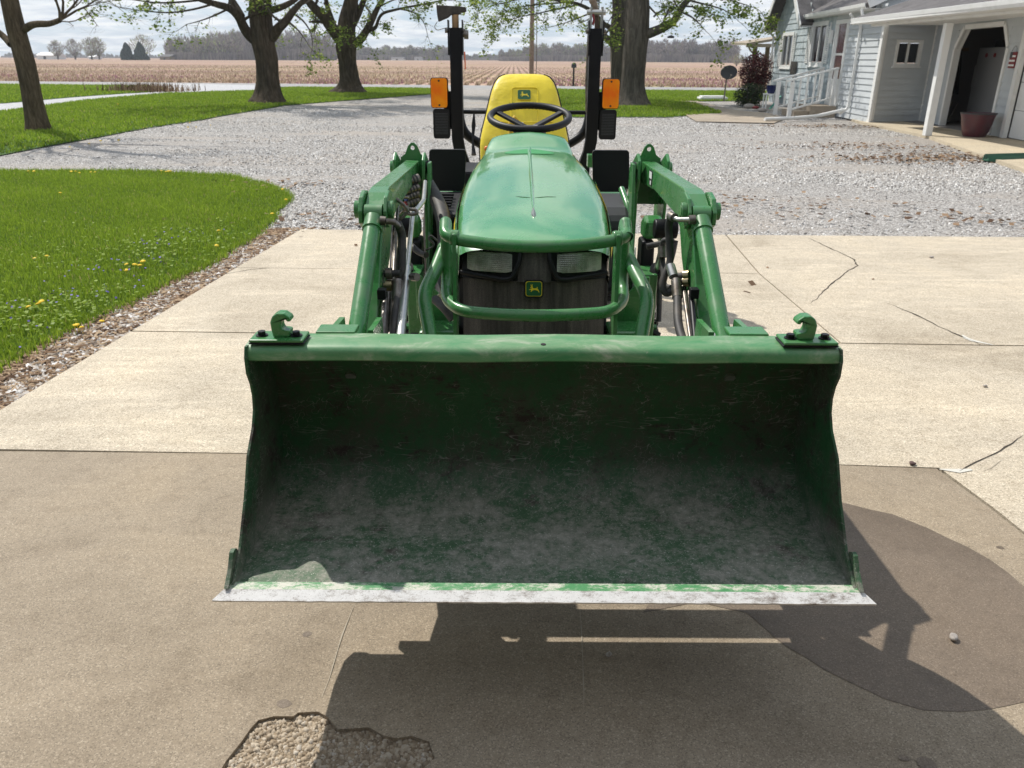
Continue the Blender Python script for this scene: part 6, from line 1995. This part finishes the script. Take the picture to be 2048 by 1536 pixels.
# fridge front faces the driveway
m = MB(); m.box(11.42, 12.10, 19.70, 20.95, .04, 1.80); m.build('body', mat('fridge_side', base=(.12, .12, .125), rough=.4), fr, bevel=.015)
m = MB(); m.box(11.35, 11.41, 19.71, 20.94, .10, 1.79); dr = m.build('door', M_fridge, fr, bevel=.012)
m = MB(); m.cyl((11.345, 20.55, 1.62), (11.335, 20.55, 1.62), .05, 12); m.cyl((11.345, 20.20, 1.62), (11.335, 20.20, 1.62), .05, 12); m.build('magnet', M_red, dr)
m = MB(); m.box(11.30, 11.345, 20.85, 20.89, .9, 1.4); m.build('handle', M_fridge, dr, bevel=.008)
m = MB(); m.sphere((11.6, 20.05, 1.88), .10, 16, 10, (1.2, 1.4, .8)); o = m.build('helmet', mat('red_plastic', base=(.5, .03, .02), rough=.4), None, org=(11.6, 20.05, 1.8), smooth=50); tag(o, 'round red object lying on top of the refrigerator', 'helmet')
m = MB(); m.box(11.5, 11.9, 20.3, 20.58, 1.802, 1.95); o = m.build('storage_box', M_dark, None, org=(11.7, 20.4, 1.8), bevel=.02); tag(o, 'black box on top of the refrigerator in the garage', 'box')
m = MB(); m.box(13.2, 13.9, 21.0, 21.8, 1.75, 2.35); o = m.build('wall_cabinet', M_dark, None, org=(13.5, 20.2, 1.35), bevel=.01); tag(o, 'dark cabinet high on the back wall behind the refrigerator', 'cabinet')
cb_ = empty('coat_rack', (11.7, 20.75, .035), 'dark coats and gear hanging just inside the open garage door', 'coats')
m = MB()
for k in range(6):
    x = 10.8 + k * .09
    m.tube([(x, 21.62, 1.75), (x, 21.58, 1.55), (x + .03, 21.58, 1.0), (x + .02, 21.55, .7)], [.04, .11, .13, .10], 9, rad=.2)
m.build('coat', M_dark, cb_, smooth=50, fix=False)
m = MB(); m.box(10.76, 11.5, 21.7, 21.78, 1.72, 1.80); m.build('rail', M_polew, cb_)
m = MB(); m.tube([(10.9, 21.2, .06), (11.1, 21.2, .55)], .02, 8); m.tube([(11.08, 21.2, .06), (11.25, 21.2, .5)], .02, 8); o = m.build('folding_stool', M_dsteel, None, org=(11.1, 21.2, .035)); tag(o, 'metal legs of a folding stool just inside the garage', 'stool')

# eaves, gutters, roofs


def gutter(a, b, name='gutter', r=.07, parent=HOUSE):
    a, b = Vector(a), Vector(b); d = (b - a).normalized(); n = Vector((d.y, -d.x, 0))
    if n.x > 0: n = -n
    sec = [(0, .06), (0, -.06), (.02, -.075), (.07, -.075), (.10, -.02), (.115, .055), (.10, .06), (.085, -.01), (.06, -.06), (.012, -.05)]
    m_ = MB(); m_.loft([[tuple(p + n * o + Vector((0, 0, z))) for o, z in sec] for p in (a, b)], closed=True, cap=True)
    return m_.build(name, M_white, parent, fix=True)


def roof_slab(name, pts, th=.12, ma=None, parent=HOUSE):
    m_ = MB(); p = [Vector(q) for q in pts]; n = (p[1] - p[0]).cross(p[2] - p[0]).normalized()
    if n.z < 0: n = -n
    q = [v - n * th for v in p]
    k = len(p)
    m_.add([tuple(v) for v in p + q], [tuple(range(k)), tuple(range(k, 2 * k))] + [(i, (i + 1) % k, (i + 1) % k + k, i + k) for i in range(k)])
    return m_.build(name, ma or M_shingle, parent)


# main roof over the long wall (drains to the driveway) and its trim
ea, eb = Vector((9.16, 27.55, EAVE + .02)), Vector((8.72, 21.65, EAVE + .02))
gutter(ea + Vector((.06, 0, -.05)), eb + Vector((.06, 0, -.05)))
up = Vector((5.2, -.25, 2.35))
roof_slab('main_roof', [ea, eb, eb + up, ea + up + Vector((0, 5, 0)), ea + Vector((.0, .3, 0))])
m = MB(); so_ = [(9.18, 27.4), (8.80, 21.7), (9.12, 21.7), (9.42, 27.4)]
m.add([(x, y, EAVE - .10) for x, y in so_] + [(x, y, EAVE - .085) for x, y in so_], [(0, 1, 2, 3), (4, 5, 6, 7), (0, 1, 5, 4), (1, 2, 6, 5), (2, 3, 7, 6), (3, 0, 4, 7)]); hb(m, 'soffit', M_white)
# rake of the main roof seen above the porch roof, with its sliver of siding
m = MB(); m.bar(eb + Vector((.02, -.06, -.02)), eb + up + Vector((.02, -.06, -.02)), .03, .20); hb(m, 'rake_board', M_white)
m = MB(); q0 = [(9.0, 21.75, 2.40), (14.2, 21.5, 2.40), (14.2, 21.5, 5.1), (9.0, 21.75, 2.80)]
m.add(q0 + [(x, y + .05, z) for x, y, z in q0], [(0, 1, 2, 3), (4, 5, 6, 7), (0, 1, 5, 4), (1, 2, 6, 5), (2, 3, 7, 6), (3, 0, 4, 7)]); hb(m, 'roof_end_wall', M_siding)
# gable roof over the far half
gm = (pg0 + pg1) / 2; gn = Vector((-1, .05)).normalized()
pk = Vector((gm.x, gm.y, EAVE + 1.75))
ov = .42
for sgn, pe in ((1, pg0), (-1, pg1)):
    e0 = Vector((pe.x, pe.y, EAVE)); run = (e0 - pk); e1 = e0 + run.normalized() * .42
    A0, A1 = e1 + Vector((-ov, 0, .06)), pk + Vector((-ov, 0, .14))
    roof_slab('gable_roof', [A0, A1, A1 + Vector((6, 0, 0)), A0 + Vector((6, 0, 0))], .10)
    m = MB(); m.bar(A0 + Vector((-.02, 0, -.11)), A1 + Vector((-.02, 0, -.11)), .035, .18); hb(m, 'rake_board', M_white)
    m = MB(); b0, b1 = A0 + Vector((.0, 0, -.125)), A1 + Vector((.0, 0, -.125)); m.add([tuple(b0), tuple(b1), tuple(b1 + Vector((5.9, 0, 0))), tuple(b0 + Vector((5.9, 0, 0)))], [(0, 1, 2, 3)]); hb(m, 'rake_soffit', M_white)
m = MB(); m.tube([(9.25, 31.95, 2.66), (9.30, 31.85, 2.5), (9.52, 31.62, 2.3), (9.54, 31.62, .3)], .04, 6, rad=.1); hb(m, 'downspout', M_white)
m = MB(); m.tube([(8.72, 21.9, 2.68), (8.75, 21.85, 2.50), (9.0, 21.7, 2.44), (9.4, 21.6, 2.42)], .04, 8, rad=.08); hb(m, 'downspout', M_white)

# porch wing roof with gutter and post
g0_, g1_ = Vector((8.22, 20.95, 2.36)), Vector((8.02, 9.0, 2.36))
gutter(g0_ + Vector((0, 0, .0)), g1_)
roof_slab('porch_roof', [g0_ + Vector((-.03, .05, .07)), g1_ + Vector((-.03, 0, .07)), g1_ + Vector((6.2, 0, 2.0)), g0_ + Vector((6.2, .6, 2.0))], .05)
m = MB(); q0 = [(8.10, 20.93), (7.99, 9.0), (10.2, 9.0), (10.7, 21.4)]
m.add([(x, y, 2.30) for x, y in q0] + [(x, y, 2.32) for x, y in q0], [(0, 1, 2, 3), (4, 5, 6, 7), (0, 1, 5, 4), (1, 2, 6, 5), (2, 3, 7, 6), (3, 0, 4, 7)]); hb(m, 'porch_ceiling', M_white)
m = MB(); m.bar((8.66, 20.9, 2.272), (8.62, 9.0, 2.272), .12, .05); hb(m, 'porch_beam', M_white)
m = MB(); m.add([(8.22, 20.97, 2.34), (8.22, 20.99, 2.34), (9.2, 21.05, 2.34), (9.2, 21.03, 2.34), (9.2, 21.03, 2.72), (9.2, 21.05, 2.72), (8.22, 20.99, 2.44), (8.22, 20.97, 2.44)], [(0, 3, 4, 7), (1, 2, 5, 6), (0, 1, 2, 3), (0, 1, 6, 7), (4, 5, 6, 7)]); hb(m, 'porch_roof_end', M_white)
m = MB(); m.box(8.66, 8.80, 17.37, 17.51, .03, 2.19); hb(m, 'porch_post', M_white, bevel=.004)
m = MB(); m.tube([(8.22, 12.4, 2.3), (8.3, 12.4, 2.1), (8.3, 12.4, .45), (8.22, 12.45, .30), (8.02, 12.7, .16)], .045, 8, rad=.1); hb(m, 'downspout', M_white)
m = MB(); m.box(8.3, 8.42, 12.2, 12.32, .03, 2.19); hb(m, 'porch_post', M_white)

# hanging flag board, pot, splash block
fb = empty('flag_sign', (9.98, 17.2, 1.3), 'small wooden flag board in faded red and white hung beside the open garage door', 'sign')
yc = 17.21; xw = 10.035
uc = uG(yc)
m = MB(); wbox(m, ptG, uc - .13, uc + .13, 1.36, 1.66, .030, .050); m.build('board', M_red, fb)
m = MB()
for k in range(3): wbox(m, ptG, uc - .12 + (.10 if k == 2 else 0), uc + .12, 1.395 + k * .085, 1.43 + k * .085, .0505, .056)
m.build('stripe', M_white, fb)
m = MB(); wbox(m, ptG, uc - .13, uc - .03, 1.55, 1.66, .0507, .057); m.build('canton', M_dplas, fb)
m = MB(); m.tube([ptG(uc - .11, 1.66, .045), ptG(uc - .06, 1.74, .045), ptG(uc + .0, 1.78, .045), ptG(uc + .07, 1.76, .045), ptG(uc + .11, 1.66, .045)], .004, 6, rad=.04); m.build('wire', M_black, fb, fix=False)
pc = Vector((9.62, 17.25, .03))
fp_ = empty('flower_pot', pc, 'large empty maroon flower pot on the porch slab by the open garage door', 'flower pot')
m = MB(); m.lathe(pc, [(.0001, 0), (.20, 0), (.22, .02), (.255, .12), (.285, .25), (.31, .38), (.33, .44), (.33, .47), (.31, .47), (.285, .38), (.25, .2), (.0001, .18)], 40); m.build('bowl', M_maroon, fp_, smooth=40)
m = MB(); m.lathe(pc, [(.331, .445), (.345, .45), (.345, .472), (.312, .474), (.312, .46)], 40); m.build('rim', M_dplas, fp_, smooth=40)
sb = MB()
s0, s1 = gp(1966, 311), Vector((8.75, 13.55, 0)); d = (s1 - s0).normalized(); n = Vector((-d.y, d.x, 0))
rg = []
for t, w in ((0, .05), (.12, .16), (.4, .15), (1.0, .12)):
    p = s0.lerp(s1, t)
    rg.append([tuple(p + n * w + Vector((0, 0, .09))), tuple(p + n * w * .8 + Vector((0, 0, .02))), tuple(p - n * w * .8 + Vector((0, 0, .02))), tuple(p - n * w + Vector((0, 0, .09))), tuple(p - n * (w + .02) + Vector((0, 0, -.01))), tuple(p + n * (w + .02) + Vector((0, 0, -.01)))])
sb.loft(rg, closed=True, cap=True)
o = sb.build('splash_block', M_splash, None, org=s0, bevel=.01); tag(o, 'dark green plastic splash trough on the gravel under the porch downspout', 'splash block')

# front steps and their railings
stp = empty('front_steps', (8.6, 24.4, 0), 'two brown concrete steps below the entry door between white handrails', 'steps')
m = MB(); m.box(8.45, 9.16, 23.75, 25.1, -.03, .29); m.build('landing', M_path, stp, bevel=.01)
m = MB(); m.box(8.02, 8.448, 23.85, 25.0, -.03, .15); m.build('step', M_path, stp, bevel=.01)
for k, (qa, ya, qb_, lab) in enumerate([((1577, 156), 23.5, (1686, 129), 'white wooden stair railing nearer the camera, beside the downspout'), ((1549, 156), 24.6, (1655, 129), 'white wooden stair railing on the far side of the entry steps')]):
    ro = aty(*qa, ya)
    yb_ = ya + .12
    rb_ = aty(*qb_, yb_ + .35)
    root = empty('stair_railing', (ro.x, ro.y, 0), lab, 'railing', 'white railings of the entry steps')
    a = Vector((ro.x, ro.y, ro.z)); b = Vector((min(rb_.x, 9.14), rb_.y, rb_.z))
    m = MB(); m.bar(a + Vector((-.12, 0, .0)), b, .09, .045); m.build('handrail', M_white, root)
    m = MB(); m.box(a.x - .01, a.x + .09, a.y - .045, a.y + .045, -.03, a.z - .03); m.build('post', M_white, root)
    m = MB(); m.box(b.x - .09, b.x, b.y - .045, b.y + .045, .2, b.z - .03); m.build('post', M_white, root)
    lo0 = Vector((a.x + .05, a.y, .20)); lo1 = Vector((b.x, b.y, .52))
    m = MB(); m.bar(lo0, lo1, .05, .04); m.build('bottom_rail', M_white, root)
    for j in range(5):
        t = (j + 1) / 6; p = lo0.lerp(lo1, t); q = (a + Vector((.05, 0, 0))).lerp(b, t)
        m = MB(); m.box(p.x - .022, p.x + .022, p.y - .022, p.y + .022, p.z, q.z - .02); m.build('baluster', M_white, root)

# burgundy bush and shrub by the far corner
def bush(base, parts_, label, name, cat='bush', stems=True):
    root = empty(name, base, label, cat)
    for (c, rad, n, size, ma, nm) in parts_:
        P_ = []
        c = Vector(c)
        while len(P_) < n:
            p = Vector((random.uniform(-1, 1), random.uniform(-1, 1), random.uniform(-1, 1)))
            if p.length > 1: continue
            if noise.noise(p * 2.3 + c) < -.15 - .2 * (1 - p.length): continue
            k = 1 + .22 * noise.noise(p * 1.8 + c)
            P_.append((c.x + p.x * rad[0] * k, c.y + p.y * rad[1] * k, max(.02, c.z + p.z * rad[2] * k)))
        P_ = np.array(P_)
        LV = np.array([[-.5, 0, 0], [0, -.4, .1], [.5, 0, 0], [0, .45, .12]], float)
        v, f, cc = scatter(LV, np.array([[0, 1, 2, 3]]), P_, rng.uniform(.6, 1.4, n) * size, 1.4)
        finish(nm, np_mesh(nm, v, f, cc), ma, root)
    m_ = MB()
    for k in range(26):
        a = random.uniform(0, 6.28); c0, rd = parts_[0][0], parts_[0][1]
        e = (c0[0] + math.cos(a) * rd[0] * .9, c0[1] + math.sin(a) * rd[1] * .9, c0[2] + rd[2] * random.uniform(.3, 1.05))
        m_.tube([(base[0] + math.cos(a) * .15, base[1] + math.sin(a) * .15, 0), ((base[0] + e[0]) / 2, (base[1] + e[1]) / 2, e[2] * .6), e], [.018, .012, .004], 5, cap=False)
    m_.build('stems', M_twig, root, fix=False)
    return root


bc = aty(1503, 155, 30.5)
bush((bc.x, 30.5, 0), [((bc.x, 30.5, 1.05), (.60, .6, .72), 5200, .055, M_burg, 'foliage')], 'burgundy-leaved bush in front of the far house corner', 'burgundy_bush')
bc2 = aty(1484, 192, 29.2)
bush((bc2.x + .1, 29.2, 0), [((bc2.x + .15, 29.2, .33), (.55, .5, .42), 4200, .045, M_shrub, 'foliage')], 'low dark green shrub in front of the burgundy bush', 'green_shrub')

# satellite dish on its pole
dc = aty(1451, 140, 33.0)
ds = empty('satellite_dish', (dc.x - .05, 33, 0), 'dark grey satellite dish on a ground pole left of the burgundy bush', 'satellite dish')
m = MB(); q = Matrix.Translation(dc) @ Matrix.Rotation(R(72), 4, 'X') @ Matrix.Rotation(R(-12), 4, 'Y')
o_ = MB(); o_.lathe((0, 0, 0), [(.0001, -.05), (.12, -.045), (.22, -.025), (.30, 0), (.31, .004), (.30, .012), (.22, -.01), (.0001, -.035)], 32)
m.add([tuple(q @ Vector((x * 1.02, y * .86, z))) for x, y, z in o_.v], o_.f); m.build('reflector', M_dplas, ds, smooth=50)
m = MB(); m.tube([(dc.x - .03, 33.08, dc.z - .05), (dc.x - .05, 33.1, .55), (dc.x - .06, 33.1, -.02)], .03, 8, rad=.1); m.build('pole', M_dsteel, ds, smooth=50)
m = MB(); m.tube([dc + Vector((0, -.02, -.26)), dc + Vector((.0, -.38, -.12))], .012, 6); m.sphere(dc + Vector((0, -.4, -.10)), .035, 8, 6); m.build('feed_arm', M_dsteel, ds, fix=False)
# flat white slab, blue pot on stand, hose reel bits
wc_ = gp(1418, 195)
m = MB(); m.box(wc_.x - .55, wc_.x + .55, wc_.y - .35, wc_.y + .35, 0, .10); m.box(wc_.x - .48, wc_.x + .48, wc_.y - .28, wc_.y + .28, .10, .15)
o = m.build('well_cover', M_white, None, org=(wc_.x, wc_.y, 0), bevel=.03); tag(o, 'low white slab cover on the path edge left of the satellite dish pole', 'cover')
c = aty(1535, 185, 27.2)
root = empty('plant_stand', (c.x, 27.2, 0), 'white slatted plant stand by the house wall under the blue pot', 'stand')
m = MB()
for sx in (-.17, .17):
    for sy in (-.15, .15): m.box(c.x + sx - .02, c.x + sx + .02, 27.2 + sy - .02, 27.2 + sy + .02, -.02, .46)
m.build('leg', M_white, root)
m = MB(); m.box(c.x - .2, c.x + .2, 27.02, 27.38, .46, .49); m.build('top', M_white, root)
m = MB(); m.lathe((c.x, 27.2, .491), [(.0001, 0), (.10, 0), (.15, .1), (.17, .24), (.18, .25), (.16, .25), (.13, .1), (.0001, .05)], 24); o = m.build('blue_pot', M_bluepot, None, org=(c.x, 27.2, .49), smooth=50); tag(o, 'dark blue glazed pot on the white stand by the house', 'flower pot')
c = gp(1533, 214)
m = MB(); m.bar((c.x, c.y, .02), (c.x + .35, c.y + .1, .42), .10, .03); o = m.build('garden_spade', mat('teal_plastic', base=(.03, .25, .17), rough=.5), None, org=(c.x, c.y, 0), bevel=.01); tag(o, 'teal plastic piece leaning by the bush near the steps', 'garden tool')
for i, (q, s, lab) in enumerate([((1492, 210), .20, 'long pale edging stone below the green shrub'), ((1518, 218), .16, 'rounded pale stone right of the shrub by the steps'), ((1505, 213), .12, 'reddish edging brick between the pale stones')]):
    c = gp(*q)
    b_m = MB(); b_m.sphere((c.x, c.y, .05), s, 12, 8, (1, .6, .4)); o = b_m.build('edging_stone', M_stone if i < 2 else M_red, None, org=(c.x, c.y, 0), smooth=50); tag(o, lab, 'stone')

# far carport beyond the house corner
cp0 = aty(1477, 79, 38); cp1 = aty(1546, 76, 38)
root = empty('back_porch', ((cp0.x + cp1.x) / 2, 38, 0), 'small open porch roof on posts sticking out behind the far house corner', 'porch')
roof_slab('porch_roof', [(cp0.x, 37.2, cp0.z - .05), (cp0.x, 40, cp0.z + .02), (cp1.x + 1.5, 40, cp0.z + .42), (cp1.x + 1.5, 37.2, cp0.z + .42)], .10, M_path, root)
m = MB(); m.box(cp0.x, cp1.x + 1.5, 37.25, 37.33, cp0.z - .22, cp0.z - .08); m.build('beam', M_path, root)
for px_ in (1502, 1527):
    q = aty(px_, 100, 38); m = MB(); m.box(q.x - .08, q.x + .08, 37.9, 38.06, -.05, cp0.z - .1); m.build('post', M_polew, root)
m = MB(); m.tube([(cp0.x + .05, 37.2, cp0.z - .1), (cp0.x + .2, 37.3, cp0.z - .35), (cp0.x + .62, 37.6, cp0.z - .6), (cp0.x + .62, 37.7, 0)], .04, 6, rad=.1); m.build('downspout', M_path, root, fix=False)
m = MB(); m.bar((10.0, 31.6, .0), (14.0, 31.6, .0), .1, .1)
# small trees by the field edge at the right
for k, (px, top, Yf, w, lab) in enumerate([(1466, 101, 240, 5, 'small budding tree beyond the field left of the back porch'), (1530, 100, 200, 6, 'small yellowish tree seen behind the back porch posts')]):
    c = aty(px, 122, Yf); h = topz(px, top, Yf)
    root = empty('small_tree', (c.x, Yf, 0), lab, 'tree')
    v, f, cc = far_crown(c.x, Yf, h, w, 500, .6, .15, .18, 950 + k)
    finish('crown', np_mesh('crown', v, f, cc), M_wmass, root)
    m = MB(); m.tube([(c.x, Yf, -.2), (c.x, Yf, h * .3)], .15, 6); m.build('trunk', M_twig, root)

# unseen garage, presumed behind the camera and added to block sky light
root = empty('garage', (.6, -4, 0), 'unseen garage presumed behind the viewpoint, open to the concrete, added to block sky light', 'garage')
m = MB(); m.box(-5.0, -2.7, -.75, -.60, -.05, 3.2); m.box(3.6, 6.0, -.75, -.60, -.05, 3.2); m.box(-2.7, 3.6, -.75, -.60, 2.35, 3.2)
m.box(-5.0, -4.85, -8, -.75, -.05, 3.2); m.box(5.85, 6.0, -8, -.75, -.05, 3.2); m.box(-5, 6, -8.15, -8, -.05, 3.2); m.build('wall', M_siding, root)
m = MB(); m.box(-5.3, 6.3, -8.5, -.35, 3.2, 3.32); m.build('roof', M_shingle, root)
m = MB(); m.box(-4.84, 5.84, -7.98, -.77, .002, .004); m.build('floor', M_path, root)
m = MB(); m.box(-4.84, -4.80, -7.9, -.8, .01, 3.19); m.box(5.80, 5.84, -7.9, -.8, .01, 3.19); m.box(-4.8, 5.8, -7.98, -7.9, .01, 3.19); m.build('lining', M_dark, root)

# air between here and the far woods
m = MB(); m.box(-1400, 1400, -60, 1450, -1.3, 42)
hz_m = bpy.data.materials.new('haze_air'); hz_m.use_nodes = True
t_ = hz_m.node_tree; t_.nodes.clear()
pv = t_.nodes.new('ShaderNodeVolumePrincipled'); pv.inputs['Density'].default_value = HAZE; pv.inputs['Color'].default_value = (.86, .92, 1, 1); pv.inputs['Anisotropy'].default_value = .2
ou = t_.nodes.new('ShaderNodeOutputMaterial'); t_.links.new(pv.outputs[0], ou.inputs['Volume'])
if HAZE:
    o = m.build('haze', hz_m); o['kind'] = 'stuff'
